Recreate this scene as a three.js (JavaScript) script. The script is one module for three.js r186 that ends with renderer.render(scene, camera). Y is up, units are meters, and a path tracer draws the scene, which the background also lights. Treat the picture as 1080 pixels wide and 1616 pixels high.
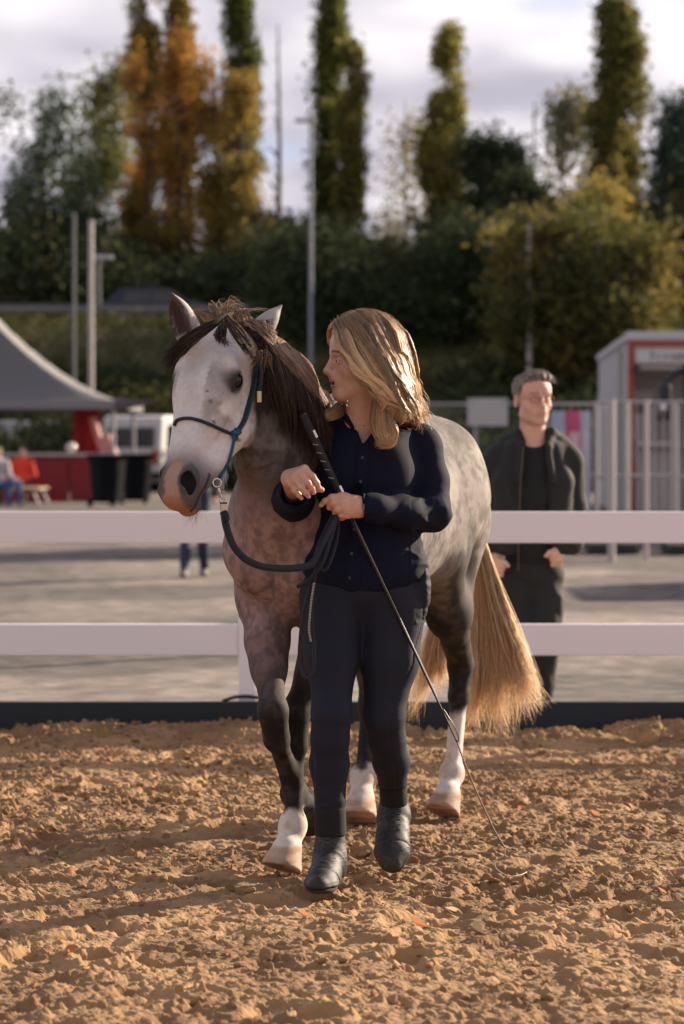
import * as THREE from 'three';
import { mergeGeometries } from 'three/addons/utils/BufferGeometryUtils.js';
import { RoundedBoxGeometry } from 'three/addons/geometries/RoundedBoxGeometry.js';
import { FontLoader } from 'three/addons/loaders/FontLoader.js';
import { TextGeometry } from 'three/addons/geometries/TextGeometry.js';

// ---------------------------------------------------------------- camera, sky, sun, exposure
const scene = new THREE.Scene();
const FPX = 4000, EYE = 1.32, HORIZON = 695;              // focal length in photo pixels, eye height, horizon row
const camera = new THREE.PerspectiveCamera(2 * Math.atan(808 / FPX) * 180 / Math.PI, 1080 / 1616, 0.1, 1500);
camera.position.set(0, EYE, 0);
camera.setViewOffset(1080, 1616, 0, 808 - HORIZON, 1080, 1616);   // a level camera with a shifted lens
camera.focus = 7.5; camera.userData.fStop = 3.5;
const EXPOSURE = 2.2;
const SUN_EL = 21 * Math.PI / 180, SUN_AZ = [0.82, -0.572];
const sunDir = new THREE.Vector3(SUN_AZ[0] * Math.cos(SUN_EL), Math.sin(SUN_EL), SUN_AZ[1] * Math.cos(SUN_EL)).normalize();
const sun = new THREE.DirectionalLight(new THREE.Color().setRGB(1.0, 0.82, 0.62), 5.0);
sun.name = 'sun'; sun.position.copy(sunDir).multiplyScalar(60).add(new THREE.Vector3(0, 0, -12)); sun.target.position.set(0, 0, -12);
sun.castShadow = true; sun.shadow.mapSize.set(4096, 4096);
Object.assign(sun.shadow.camera, { left: -30, right: 30, top: 30, bottom: -30, near: 1, far: 160 });
scene.add(sun, sun.target);

// ---------------------------------------------------------------- small maths
const V3 = THREE.Vector3;
const v3 = (x, y, z) => new V3(x, y, z);
const P = (u, v, d) => v3((u - 540) / FPX * d, EYE + (HORIZON - v) / FPX * d, -d);   // where something seen at (u, v) stands at distance d
function rng(seed) { let s = seed >>> 0; return () => { s = (s + 0x6D2B79F5) | 0; let t = Math.imul(s ^ (s >>> 15), 1 | s); t = (t + Math.imul(t ^ (t >>> 7), 61 | t)) ^ t; return ((t ^ (t >>> 14)) >>> 0) / 4294967296; }; }
const clamp = (x, a, b) => x < a ? a : x > b ? b : x;
const lerp = (a, b, t) => a + (b - a) * t;
const sstep = (a, b, x) => { const t = clamp((x - a) / (b - a), 0, 1); return t * t * (3 - 2 * t); };
const mix3 = (a, b, t) => [lerp(a[0], b[0], t), lerp(a[1], b[1], t), lerp(a[2], b[2], t)];
function h3(i, j, k) { let h = Math.imul(i, 374761393) ^ Math.imul(j, 668265263) ^ Math.imul(k, 1440662683); h = Math.imul(h ^ (h >>> 13), 1274126177); return ((h ^ (h >>> 16)) >>> 0) / 4294967296; }
function vnoise(x, y, z) {                                 // value noise, 0..1
  const i = Math.floor(x), j = Math.floor(y), k = Math.floor(z); let a = x - i, b = y - j, c = z - k;
  a = a * a * (3 - 2 * a); b = b * b * (3 - 2 * b); c = c * c * (3 - 2 * c);
  const l = (p, q, t) => p + (q - p) * t;
  return l(l(l(h3(i, j, k), h3(i + 1, j, k), a), l(h3(i, j + 1, k), h3(i + 1, j + 1, k), a), b), l(l(h3(i, j, k + 1), h3(i + 1, j, k + 1), a), l(h3(i, j + 1, k + 1), h3(i + 1, j + 1, k + 1), a), b), c);
}
function fbm(x, y, z, o = 4) { let s = 0, a = 0.5, t = 0; for (let i = 0; i < o; i++) { s += a * vnoise(x, y, z); t += a; x = x * 2.03 + 17.1; y = y * 2.03 + 3.7; z = z * 2.03 + 9.2; a *= 0.5; } return s / t; }

// ---------------------------------------------------------------- naming
const used = {};
const numbered = (n) => { const k = used[n] = (used[n] ?? -1) + 1; return k ? `${n}_${String(k).padStart(3, '0')}` : n; };
function tag(o, label, category, group, kind) {
  if (label) o.userData.label = label; if (category) o.userData.category = category;
  if (group) o.userData.group = group; if (kind) o.userData.kind = kind; return o;
}
function thing(name, label, category, pos = [0, 0, 0], group) {
  const o = new THREE.Group(); o.name = numbered(name); o.position.set(...pos); scene.add(o); return tag(o, label, category, group);
}
function put(name, geo, mat, parent, kind) {               // one named mesh; its geometry is given in the world and moved to the parent's axes
  const m = new THREE.Mesh(geo, mat); m.castShadow = m.receiveShadow = true;
  m.name = (!parent || parent === scene) ? numbered(name) : name;
  if (parent && parent !== scene) { m.position.sub(worldPos(parent)); parent.add(m); } else scene.add(m);
  if (kind) m.userData.kind = kind; return m;
}
function worldPos(o) { const p = v3(0, 0, 0); for (let q = o; q && q !== scene; q = q.parent) p.add(q.position); return p; }
const structure = (name, geo, mat, label) => tag(put(name, geo, mat, scene, 'structure'), label);

// ---------------------------------------------------------------- materials
const col = (r, g, b) => new THREE.Color().setRGB(r, g, b);
const std = (c, rough = 0.7, o = {}) => new THREE.MeshStandardMaterial({ color: col(...c), roughness: rough, ...o });
const phys = (c, rough = 0.7, o = {}) => new THREE.MeshPhysicalMaterial({ color: col(...c), roughness: rough, ...o });
function noiseTex(n, f, rep = 1, srgb = false) {            // f(x, y) in 0..1 -> [r,g,b] or number; must tile by itself
  const d = new Uint8Array(n * n * 4);
  for (let j = 0; j < n; j++) for (let i = 0; i < n; i++) { const c = f(i / n, j / n), q = (j * n + i) * 4; for (let k = 0; k < 3; k++) d[q + k] = clamp((c.length ? c[k] : c) * 255, 0, 255); d[q + 3] = 255; }
  const t = new THREE.DataTexture(d, n, n); t.wrapS = t.wrapT = THREE.RepeatWrapping; t.magFilter = THREE.LinearFilter; t.minFilter = THREE.LinearMipmapLinearFilter;
  if (srgb) t.colorSpace = THREE.SRGBColorSpace; t.repeat.set(rep, rep); t.needsUpdate = true; return t;
}
function tnoise(x, y, per, seed = 0) {                      // tiling value noise with `per` cells a side
  x *= per; y *= per; const i = Math.floor(x), j = Math.floor(y); let a = x - i, b = y - j; a = a * a * (3 - 2 * a); b = b * b * (3 - 2 * b);
  const w = (k) => ((k % per) + per) % per;
  return lerp(lerp(h3(w(i), w(j), seed), h3(w(i + 1), w(j), seed), a), lerp(h3(w(i), w(j + 1), seed), h3(w(i + 1), w(j + 1), seed), a), b);
}
function tfbm(x, y, per, o, seed = 0) { let s = 0, a = 0.5, t = 0; for (let k = 0; k < o; k++) { s += a * tnoise(x, y, per << k, seed + k); t += a; a *= 0.55; } return s / t; }

// ---------------------------------------------------------------- implicit surfaces
// A field is a list of prims, each {f(x,y,z), k, op}: joined by smooth minimum ('u'), cut away ('s') or kept within ('i').
function cone(a, b, ra, rb, k = 0.03, op = 'u') {           // tapered capsule from a to b
  const bax = b.x - a.x, bay = b.y - a.y, baz = b.z - a.z, l2 = bax * bax + bay * bay + baz * baz, rr = ra - rb, a2 = l2 - rr * rr, il2 = 1 / l2;
  const f = (x, y, z) => {
    const px = x - a.x, py = y - a.y, pz = z - a.z, yy = px * bax + py * bay + pz * baz, zz = yy - l2;
    const qx = px * l2 - bax * yy, qy = py * l2 - bay * yy, qz = pz * l2 - baz * yy, x2 = qx * qx + qy * qy + qz * qz, y2 = yy * yy * l2, z2 = zz * zz * l2;
    const kk = Math.sign(rr) * rr * rr * x2;
    if (Math.sign(zz) * a2 * z2 > kk) return Math.sqrt(x2 + z2) * il2 - rb;
    if (Math.sign(yy) * a2 * y2 < kk) return Math.sqrt(x2 + y2) * il2 - ra;
    return (Math.sqrt(x2 * a2 * il2) + yy * rr) * il2 - ra;
  };
  const R = Math.max(ra, rb), lo = a.clone().min(b).subScalar(R), hi = a.clone().max(b).addScalar(R);
  return { f, k, op, lo, hi };
}
function ell(c, r, k = 0.03, op = 'u', B = null) {          // ellipsoid; B = [ax, ay, az] unit axes
  const [rx, ry, rz] = r, ix = 1 / rx, iy = 1 / ry, iz = 1 / rz;
  const X = B ? B[0] : v3(1, 0, 0), Y = B ? B[1] : v3(0, 1, 0), Z = B ? B[2] : v3(0, 0, 1), m = Math.min(rx, ry, rz);
  const f = (x, y, z) => {
    x -= c.x; y -= c.y; z -= c.z;
    const a = (x * X.x + y * X.y + z * X.z) * ix, b = (x * Y.x + y * Y.y + z * Y.z) * iy, d = (x * Z.x + y * Z.y + z * Z.z) * iz;
    const k0 = Math.sqrt(a * a + b * b + d * d); if (k0 < 1e-6) return -m;
    const e = a * ix, g = b * iy, h = d * iz, k1 = Math.sqrt(e * e + g * g + h * h);
    return k0 * (k0 - 1) / k1;
  };
  const ex = v3(Math.hypot(X.x * rx, Y.x * ry, Z.x * rz), Math.hypot(X.y * rx, Y.y * ry, Z.y * rz), Math.hypot(X.z * rx, Y.z * ry, Z.z * rz));
  return { f, k, op, lo: c.clone().sub(ex), hi: c.clone().add(ex) };
}
const cut = (f, k = 0.01, op = 's') => ({ f, k, op, free: true });
function chain(pts, k = 0.03, op = 'u') { const o = []; for (let i = 0; i + 1 < pts.length; i++) o.push(cone(pts[i][0], pts[i + 1][0], pts[i][1], pts[i + 1][1], k, op)); return o; }
function evalPrims(L, x, y, z) {
  let d = 1e3;
  for (let i = 0; i < L.length; i++) {
    const q = L[i], p = q.f(x, y, z), k = q.k;
    if (q.op === 'u') { const h = k - Math.abs(d - p); d = d < p ? d : p; if (h > 0) d -= h * h / k * 0.25; }
    else { const s = q.op === 's' ? -p : p, h = k - Math.abs(d - s); d = d > s ? d : s; if (h > 0) d += h * h / k * 0.25; }
  }
  return d;
}
// Surface nets over blocks of 8 cells. color(x,y,z,nx,ny,nz) -> [r,g,b]; disp(x,y,z,d) is taken off the distance near the surface; uv(x,y,z,n) -> [u,v]
function meshField(prims, cell, { color, disp, uv, box } = {}) {
  const lo = v3(1e9, 1e9, 1e9), hi = v3(-1e9, -1e9, -1e9);
  for (const q of prims) if (q.op === 'u') { lo.min(q.lo); hi.max(q.hi); }
  if (box) { lo.max(box[0]); hi.min(box[1]); }
  lo.subScalar(cell * 3 + 0.012); hi.addScalar(cell * 3 + 0.012);
  const B = 8, nb = [0, 1, 2].map((i) => Math.ceil((hi.getComponent(i) - lo.getComponent(i)) / cell / B));
  const n = nb.map((q) => q * B + 1), sx = 1, sy = n[0], sz = n[0] * n[1], val = new Float32Array(n[0] * n[1] * n[2]).fill(1);
  const hd = cell * B * 0.5 * Math.sqrt(3), live = [];
  for (let bz = 0; bz < nb[2]; bz++) for (let by = 0; by < nb[1]; by++) for (let bx = 0; bx < nb[0]; bx++) {
    const x0 = lo.x + bx * B * cell, y0 = lo.y + by * B * cell, z0 = lo.z + bz * B * cell, cx = x0 + B * cell / 2, cy = y0 + B * cell / 2, cz = z0 + B * cell / 2;
    let dmin = 1e9; const ds = prims.map((q) => { const d = q.f(cx, cy, cz); if (q.op === 'u' && d < dmin) dmin = d; return d; });
    const L = prims.filter((q, i) => q.op === 'u' ? ds[i] < dmin + hd * 2.6 + q.k * 1.2 : q.op === 's' ? ds[i] < hd * 1.6 + q.k + 0.02 : true);
    const dc = evalPrims(L, cx, cy, cz);
    const sg = dc > hd * 1.7 + 0.03 ? 1 : dc < -(hd * 1.7 + 0.03) ? -1 : 0;
    if (sg === 0) live.push([bx, by, bz]);
    if (sg === 1) continue;
    for (let k = 0; k <= B; k++) for (let j = 0; j <= B; j++) for (let i = 0; i <= B; i++) {
      const q = (bx * B + i) * sx + (by * B + j) * sy + (bz * B + k) * sz;
      if (sg) { if (val[q] === 1) val[q] = -1; continue; }
      const x = lo.x + (bx * B + i) * cell, y = lo.y + (by * B + j) * cell, z = lo.z + (bz * B + k) * cell;
      let d = evalPrims(L, x, y, z); if (disp && d < 0.04 && d > -0.04) d -= disp(x, y, z, d);
      val[q] = d === 0 ? 1e-9 : d;
    }
  }
  const vid = new Map(), pos = [], idx = [];
  const vert = (i, j, k) => {
    const q = i + j * sy + k * sz; let a = vid.get(q); if (a !== undefined) return a;
    let px = 0, py = 0, pz = 0, c = 0; const c8 = [];
    for (let e = 0; e < 8; e++) c8.push(val[q + (e & 1) + ((e >> 1) & 1) * sy + ((e >> 2) & 1) * sz]);
    for (let e = 0; e < 8; e++) for (let ax = 0; ax < 3; ax++) { if (e & (1 << ax)) continue; const g = e | (1 << ax), va = c8[e], vb = c8[g]; if ((va < 0) === (vb < 0)) continue; const t = va / (va - vb); px += (e & 1) + (ax === 0 ? t : 0); py += ((e >> 1) & 1) + (ax === 1 ? t : 0); pz += ((e >> 2) & 1) + (ax === 2 ? t : 0); c++; }
    if (!c) { c = 1; px = py = pz = 0.5; }
    a = pos.length / 3; pos.push(lo.x + (i + px / c) * cell, lo.y + (j + py / c) * cell, lo.z + (k + pz / c) * cell); vid.set(q, a); return a;
  };
  const quad = (a, b, c, d, flip) => { if (flip) idx.push(a, c, b, a, d, c); else idx.push(a, b, c, a, c, d); };
  for (const [bx, by, bz] of live) for (let kk = 0; kk < B; kk++) for (let jj = 0; jj < B; jj++) for (let ii = 0; ii < B; ii++) {
    const i = bx * B + ii, j = by * B + jj, k = bz * B + kk; if (!i || !j || !k) continue;
    const q = i + j * sy + k * sz, s = val[q] < 0;
    if ((val[q + 1] < 0) !== s) quad(vert(i, j - 1, k - 1), vert(i, j, k - 1), vert(i, j, k), vert(i, j - 1, k), !s);
    if ((val[q + sy] < 0) !== s) quad(vert(i - 1, j, k - 1), vert(i - 1, j, k), vert(i, j, k), vert(i, j, k - 1), !s);
    if ((val[q + sz] < 0) !== s) quad(vert(i - 1, j - 1, k), vert(i, j - 1, k), vert(i, j, k), vert(i - 1, j, k), !s);
  }
  const g = new THREE.BufferGeometry();
  g.setAttribute('position', new THREE.Float32BufferAttribute(pos, 3)); g.setIndex(idx); g.computeVertexNormals();
  const N = g.attributes.normal, nv = pos.length / 3;
  if (color) { const c = new Float32Array(nv * 3); for (let i = 0; i < nv; i++) { const o = color(pos[i * 3], pos[i * 3 + 1], pos[i * 3 + 2], N.getX(i), N.getY(i), N.getZ(i)); c[i * 3] = o[0]; c[i * 3 + 1] = o[1]; c[i * 3 + 2] = o[2]; } g.setAttribute('color', new THREE.BufferAttribute(c, 3)); }
  if (uv) { const c = new Float32Array(nv * 2); for (let i = 0; i < nv; i++) { const o = uv(pos[i * 3], pos[i * 3 + 1], pos[i * 3 + 2]); c[i * 2] = o[0]; c[i * 2 + 1] = o[1]; } g.setAttribute('uv', new THREE.BufferAttribute(c, 2)); }
  return g;
}
// ---------------------------------------------------------------- curves, strands, ropes
function spline(pts, n) { const c = new THREE.CatmullRomCurve3(pts, false, 'centripetal'); const o = []; for (let i = 0; i <= n; i++) o.push(c.getPoint(i / n)); return o; }
class Strands {                                             // many thin tapered three-sided hairs in one geometry
  constructor() { this.p = []; this.n = []; this.c = []; this.i = []; }
  add(pts, r, color, tip = 0.15, shape) {
    const m = pts.length, base = this.p.length / 3, t = v3(), a = v3(), b = v3(), up = v3(0.31, 0.83, 0.46).normalize();
    for (let k = 0; k < m; k++) {
      t.copy(pts[Math.min(k + 1, m - 1)]).sub(pts[Math.max(k - 1, 0)]).normalize(); a.crossVectors(t, up); if (a.lengthSq() < 1e-4) a.set(1, 0, 0); a.normalize(); b.crossVectors(t, a);
      const s = k / (m - 1), rr = shape ? r * shape(s) : r * (s < 0.55 ? 1 : lerp(1, tip, (s - 0.55) / 0.45)), cc = typeof color === 'function' ? color(s) : color;
      for (let e = 0; e < 3; e++) { const w = e * 2.0944, cx = Math.cos(w), cy = Math.sin(w), nx = a.x * cx + b.x * cy, ny = a.y * cx + b.y * cy, nz = a.z * cx + b.z * cy; this.p.push(pts[k].x + nx * rr, pts[k].y + ny * rr, pts[k].z + nz * rr); this.n.push(nx, ny, nz); this.c.push(cc[0], cc[1], cc[2]); }
      if (k) for (let e = 0; e < 3; e++) { const f = (e + 1) % 3, q = base + (k - 1) * 3, w = base + k * 3; this.i.push(q + e, q + f, w + e, q + f, w + f, w + e); }
    }
  }
  build() { const g = new THREE.BufferGeometry(); g.setAttribute('position', new THREE.Float32BufferAttribute(this.p, 3)); g.setAttribute('normal', new THREE.Float32BufferAttribute(this.n, 3)); g.setAttribute('color', new THREE.Float32BufferAttribute(this.c, 3)); g.setIndex(this.i); return g; }
}
// n hairs spread between neighbouring guide curves (all guides have the same number of points)
function comb(S, guides, n, R, { r = 0.001, jitter = 0.01, seg = 10, color, len = [0.8, 1], tip = 0.15, wave = 0, coh = 0, clump = 0, field, off = [0.002, 0.01] }) {
  for (let q = 0; q < n; q++) {
    const g = R() * (guides.length - 1), i = Math.min(Math.floor(g), guides.length - 2), t = guides.length < 2 ? 0 : g - i, A = guides[i], Bq = guides[Math.min(i + 1, guides.length - 1)], L = lerp(len[0], len[1], R());
    const ox = (R() + R() - 1) * jitter, oy = (R() + R() - 1) * jitter, oz = (R() + R() - 1) * jitter, ph = coh ? R() * 1.4 + 9 * vnoise(g * coh, 3.3, 1.1) : R() * 6.28, wf = coh ? 7 + 4 * vnoise(g * coh + 9, 1, 1) : 5 + R() * 5, cid = coh ? 0 : Math.floor(g * (clump || 1)) * 1.7;
    const cp = A.map((p, k) => { const f = 0.35 + 0.65 * k / (A.length - 1), tt = clump ? lerp(t, Math.round(t * clump) / clump, 0.7 * k / (A.length - 1)) : t; return p.clone().lerp(Bq[k], tt).add(v3(ox * f, oy * f, oz * f)); });
    const pts = spline(cp, seg).slice(0, Math.max(3, Math.ceil(seg * L) + 1));
    if (wave) pts.forEach((p, k) => { const s = k / seg; p.x += wave * s * Math.sin(wf * s + ph + cid); p.z += wave * s * Math.cos(wf * 0.8 * s + ph); });
    if (field) { const o = lerp(off[0], off[1], R()), e = 0.006; for (const p of pts) { const d = evalPrims(field, p.x, p.y, p.z); if (d < o) { const gx = evalPrims(field, p.x + e, p.y, p.z) - d, gy = evalPrims(field, p.x, p.y + e, p.z) - d, gz = evalPrims(field, p.x, p.y, p.z + e) - d, l = Math.hypot(gx, gy, gz) || 1; p.x += gx / l * (o - d); p.y += gy / l * (o - d); p.z += gz / l * (o - d); } } }
    const cc = color(R(), g / Math.max(1, guides.length - 1)); S.add(pts, r * (0.7 + 0.6 * R()), cc, tip);
  }
}
function tube(pts, r, seg = 40, rad = 8, rFn) {
  const g = new THREE.TubeGeometry(new THREE.CatmullRomCurve3(pts, false, 'centripetal'), seg, r, rad, false);
  if (rFn) { const c = new THREE.CatmullRomCurve3(pts, false, 'centripetal'), a = g.attributes.position; for (let i = 0; i <= seg; i++) { const o = c.getPointAt(i / seg), s = rFn(i / seg); for (let j = 0; j <= rad; j++) { const k = i * (rad + 1) + j; a.setXYZ(k, o.x + (a.getX(k) - o.x) * s, o.y + (a.getY(k) - o.y) * s, o.z + (a.getZ(k) - o.z) * s); } } g.computeVertexNormals(); }
  return g;
}
const box = (w, h, d, x, y, z, r = 0) => { const g = r ? new RoundedBoxGeometry(w, h, d, 2, r) : new THREE.BoxGeometry(w, h, d); g.translate(x, y, z); return g; };
const cyl = (r1, r2, h, x, y, z, s = 14) => { const g = new THREE.CylinderGeometry(r1, r2, h, s); g.translate(x, y, z); return g; };
const plain = (g) => { const q = g.index ? g.toNonIndexed() : g; for (const k of Object.keys(q.attributes)) if (!['position', 'normal', 'uv'].includes(k)) q.deleteAttribute(k); return q; };
const join = (...g) => mergeGeometries(g.flat().map(plain));

// ---------------------------------------------------------------- the sky: a computed picture of air and broken cloud
{
  const W = 2048, H = 1024, data = new Float32Array(W * H * 4);
  for (let row = 0; row < H; row++) {
    const up = ((row + 0.5) / H - 0.5) * Math.PI, y = Math.sin(up), cu = Math.cos(up);
    for (let c = 0; c < W; c++) {
      const az = ((c + 0.5) / W - 0.5) * 2 * Math.PI, x = Math.cos(az) * cu, z = Math.sin(az) * cu, q = (row * W + c) * 4;
      let o;
      if (y < 0) o = [0.16, 0.145, 0.14];
      else {
        const hor = Math.exp(-y * 5), blue = mix3([0.12, 0.18, 0.32], [0.44, 0.46, 0.53], hor);
        const k = 1 / (y + 0.16);                                   // clouds in a layer
        const cx = x * k * 1.5, cz = z * k * 1.5;
        const n = fbm(cx * 1.9 + 5.2, 3.1, cz * 1.9 + 1.4, 5), n2 = fbm(cx * 4.2 + 2, y * 9, cz * 4.2 + 8, 4);
        const cov = sstep(0.36, 0.56, n * 0.75 + n2 * 0.25 + 0.30 * hor + 0.03);
        const d = sstep(0.36, 0.66, fbm(cx * 1.7 + 9.3, y * 7, cz * 1.7 + 4.5, 5));
        const cs = Math.max(0, x * sunDir.x + y * sunDir.y + z * sunDir.z);
        const cl = mix3([0.285, 0.268, 0.31], [0.60, 0.56, 0.575], 1 - d).map((v) => v * (0.86 + 0.75 * cs ** 8));
        o = mix3(blue, cl, cov * 0.94).map((v, i) => v * (1 + [0.9, 0.6, 0.3][i] * cs ** 30));
        const dim = lerp(1, 0.72, sstep(0.25, 0.8, y)); o = o.map((v) => v * dim);
      }
      data[q] = o[0]; data[q + 1] = o[1]; data[q + 2] = o[2]; data[q + 3] = 1;
    }
  }
  const t = new THREE.DataTexture(data, W, H, THREE.RGBAFormat, THREE.FloatType);
  t.mapping = THREE.EquirectangularReflectionMapping; t.magFilter = t.minFilter = THREE.LinearFilter; t.needsUpdate = true;
  scene.background = t; scene.environment = t;
}
// ================================================================ ground
const SANDTEX = noiseTex(256, (x, y) => 0.55 * tfbm(x, y, 32, 3, 5) + 0.45 * tfbm(x, y, 90, 1, 9), 1);
const ASPH = -0.10;
{ // yard behind the arena: one sheet out to the horizon
  const g = new THREE.PlaneGeometry(1400, 1400, 1, 1); g.rotateX(-Math.PI / 2); g.translate(0, ASPH - 0.006, -500);
  structure('ground', g, std([0.16, 0.15, 0.10], 1));
  const y = new THREE.PlaneGeometry(90, 64, 180, 128); y.rotateX(-Math.PI / 2); y.translate(0, ASPH, -11.9 - 32);
  const a = y.attributes.position, uv = y.attributes.uv, c = new Float32Array(a.count * 3);
  for (let i = 0; i < a.count; i++) { uv.setXY(i, a.getX(i) / 1.6, a.getZ(i) / 1.6); }
  const nr = noiseTex(512, (u, v) => { const n = tfbm(u, v, 6, 5, 3), m = tfbm(u, v, 60, 2, 8), dust = sstep(0.42, 0.7, tfbm(u, v, 4, 4, 30)); const b = 0.305 + 0.18 * (n - 0.5) + 0.24 * (m - 0.5) + 0.13 * dust; return [b * 1.05, b * 0.965, b * 0.90]; }, 0.22, true);
  const bm = SANDTEX.clone(); bm.needsUpdate = true; bm.repeat.set(2, 2);
  structure('paved_yard', y, new THREE.MeshStandardMaterial({ map: nr, bumpMap: bm, bumpScale: 0.006, roughness: 0.95 }));
}
const SZ0 = -11.62;                                         // back edge of the sand
function clodField(x, z, cell, seed, rmin, rmax, keep) {    // bumps scattered one per cell
  const i0 = Math.floor(x / cell), j0 = Math.floor(z / cell); let h = 0;
  for (let j = -1; j <= 1; j++) for (let i = -1; i <= 1; i++) {
    const a = i0 + i, b = j0 + j; if (h3(a, b, seed + 3) > keep) continue;
    const px = (a + h3(a, b, seed)) * cell, pz = (b + h3(a, b, seed + 1)) * cell, r = lerp(rmin, rmax, h3(a, b, seed + 2) ** 2), th = h3(a, b, seed + 4) * 3.14, e = 0.6 + 0.8 * h3(a, b, seed + 5);
    const dx = x - px, dz = z - pz, u = (dx * Math.cos(th) + dz * Math.sin(th)) / e, w = (-dx * Math.sin(th) + dz * Math.cos(th)) * e, d2 = (u * u + w * w) / (r * r);
    if (d2 < 1) h = Math.max(h, r * 0.8 * Math.pow(1 - d2, 0.7) * (0.6 + 0.8 * h3(a, b, seed + 6)));
  }
  return h;
}
const PRINTS = (() => { const R = rng(313), o = []; for (let i = 0; i < 46; i++) o.push([(R() * 2 - 1) * 1.5, -5.6 - 5.6 * R(), R() * 6.28, 0.8 + 0.4 * R()]); return o; })();
function printDent(x, z) {
  let h = 0;
  for (const [px, pz, th, s] of PRINTS) { const dx = x - px, dz = z - pz; if (dx * dx + dz * dz > 0.03) continue; const u = (dx * Math.cos(th) + dz * Math.sin(th)) / s, w = (-dx * Math.sin(th) + dz * Math.cos(th)) / s, r = Math.hypot(u / 0.058, w / 0.066); h += -0.022 * sstep(1.0, 0.72, r) + 0.010 * sstep(1.75, 1.15, r) * sstep(0.85, 1.1, r); }
  return h;
}
function sandHeight(x, z) {
  const wx = x + 0.030 * (vnoise(x * 38, z * 38, 1) - 0.5), wz = z + 0.030 * (vnoise(x * 38, z * 38, 7) - 0.5);
  let h = 0.026 * (fbm(x * 2.6, 0.5, z * 2.6, 3) - 0.5) + 0.010 * (fbm(x * 8, 2.5, z * 8, 3) - 0.5);
  const pit = sstep(0.54, 0.70, fbm(x * 6.2 + 3, 7.7, z * 6.2, 2)); h -= 0.020 * pit; h -= 0.013 * sstep(0.52, 0.66, fbm(x * 17, 3.7, z * 17, 2));
  const m = sstep(0.34, 0.6, fbm(x * 3.1 + 9, 4.4, z * 3.1, 3));   // churned against raked patches
  h += (0.2 + 0.9 * m) * (0.16 * clodField(wx, wz, 0.10, 10, 0.016, 0.040, 0.4) + 0.45 * clodField(wx, wz, 0.046, 40, 0.008, 0.018, 0.5) + 1.05 * clodField(wx, wz, 0.030, 55, 0.006, 0.013, 0.65)) + 1.25 * clodField(wx, wz, 0.02, 70, 0.004, 0.009, 0.65);
  h += 0.007 * (vnoise(x * 75, 3, z * 75) - 0.5) + 0.004 * (vnoise(x * 160, 3, z * 160) - 0.5);
  h += printDent(x, z);
  const edge = sstep(-11.05, SZ0, z); h = h * (1 + 0.5 * edge) + edge * (0.012 + 0.05 * Math.max(0, fbm(x * 1.9, 1, z * 2, 3) - 0.42) * 3);   // banked up against the board
  return h - 0.016;
}
{
  const xs = [], zs = []; const ramp = (o, a, b, s) => { for (let t = a; t < b; t += s) o.push(t); };
  ramp(xs, -14, -2.4, 0.4); ramp(xs, -2.4, -1.72, 0.05); ramp(xs, -1.72, 1.72, 0.0088); ramp(xs, 1.72, 2.4, 0.05); ramp(xs, 2.4, 14.1, 0.4);
  ramp(zs, -11.62, -5.45, 0.0092); ramp(zs, -5.45, -4.8, 0.05); ramp(zs, -4.8, 6, 0.4);
  const nx = xs.length, nz = zs.length, p = new Float32Array(nx * nz * 3), c = new Float32Array(nx * nz * 3), u = new Float32Array(nx * nz * 2), idx = [];
  for (let j = 0; j < nz; j++) for (let i = 0; i < nx; i++) {
    const q = j * nx + i, x = xs[i], z = zs[j]; p[q * 3] = x; p[q * 3 + 1] = sandHeight(x, z); p[q * 3 + 2] = z; u[q * 2] = x / 0.5; u[q * 2 + 1] = z / 0.5;
    const a = fbm(x * 1.6, 11, z * 1.6, 4), b = vnoise(x * 45, 5, z * 45), k = 0.82 + 0.36 * a + 0.16 * (b - 0.5);
    const cc = mix3([0.315, 0.187, 0.088], [0.195, 0.108, 0.048], sstep(0.35, 0.7, fbm(x * 5, 21, z * 5, 3)));
    c[q * 3] = cc[0] * k; c[q * 3 + 1] = cc[1] * k; c[q * 3 + 2] = cc[2] * k;
    if (i && j) idx.push(q, q - nx, q - nx - 1, q, q - nx - 1, q - 1);
  }
  const g = new THREE.BufferGeometry(); g.setAttribute('position', new THREE.BufferAttribute(p, 3)); g.setAttribute('color', new THREE.BufferAttribute(c, 3)); g.setAttribute('uv', new THREE.BufferAttribute(u, 2));
  for (let q = 0; q < idx.length; q += 3) { const t = idx[q + 1]; idx[q + 1] = idx[q + 2]; idx[q + 2] = t; }
  g.setIndex(idx); g.computeVertexNormals(); if (g.attributes.normal.getY(5) < 0) { for (let q = 0; q < idx.length; q += 3) { const t = idx[q + 1]; idx[q + 1] = idx[q + 2]; idx[q + 2] = t; } g.setIndex(idx); g.computeVertexNormals(); }
  structure('sand', g, new THREE.MeshStandardMaterial({ vertexColors: true, roughness: 1, bumpMap: SANDTEX, bumpScale: 0.005 }));
}
const SANDCOL = [0.27, 0.16, 0.075];
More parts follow.
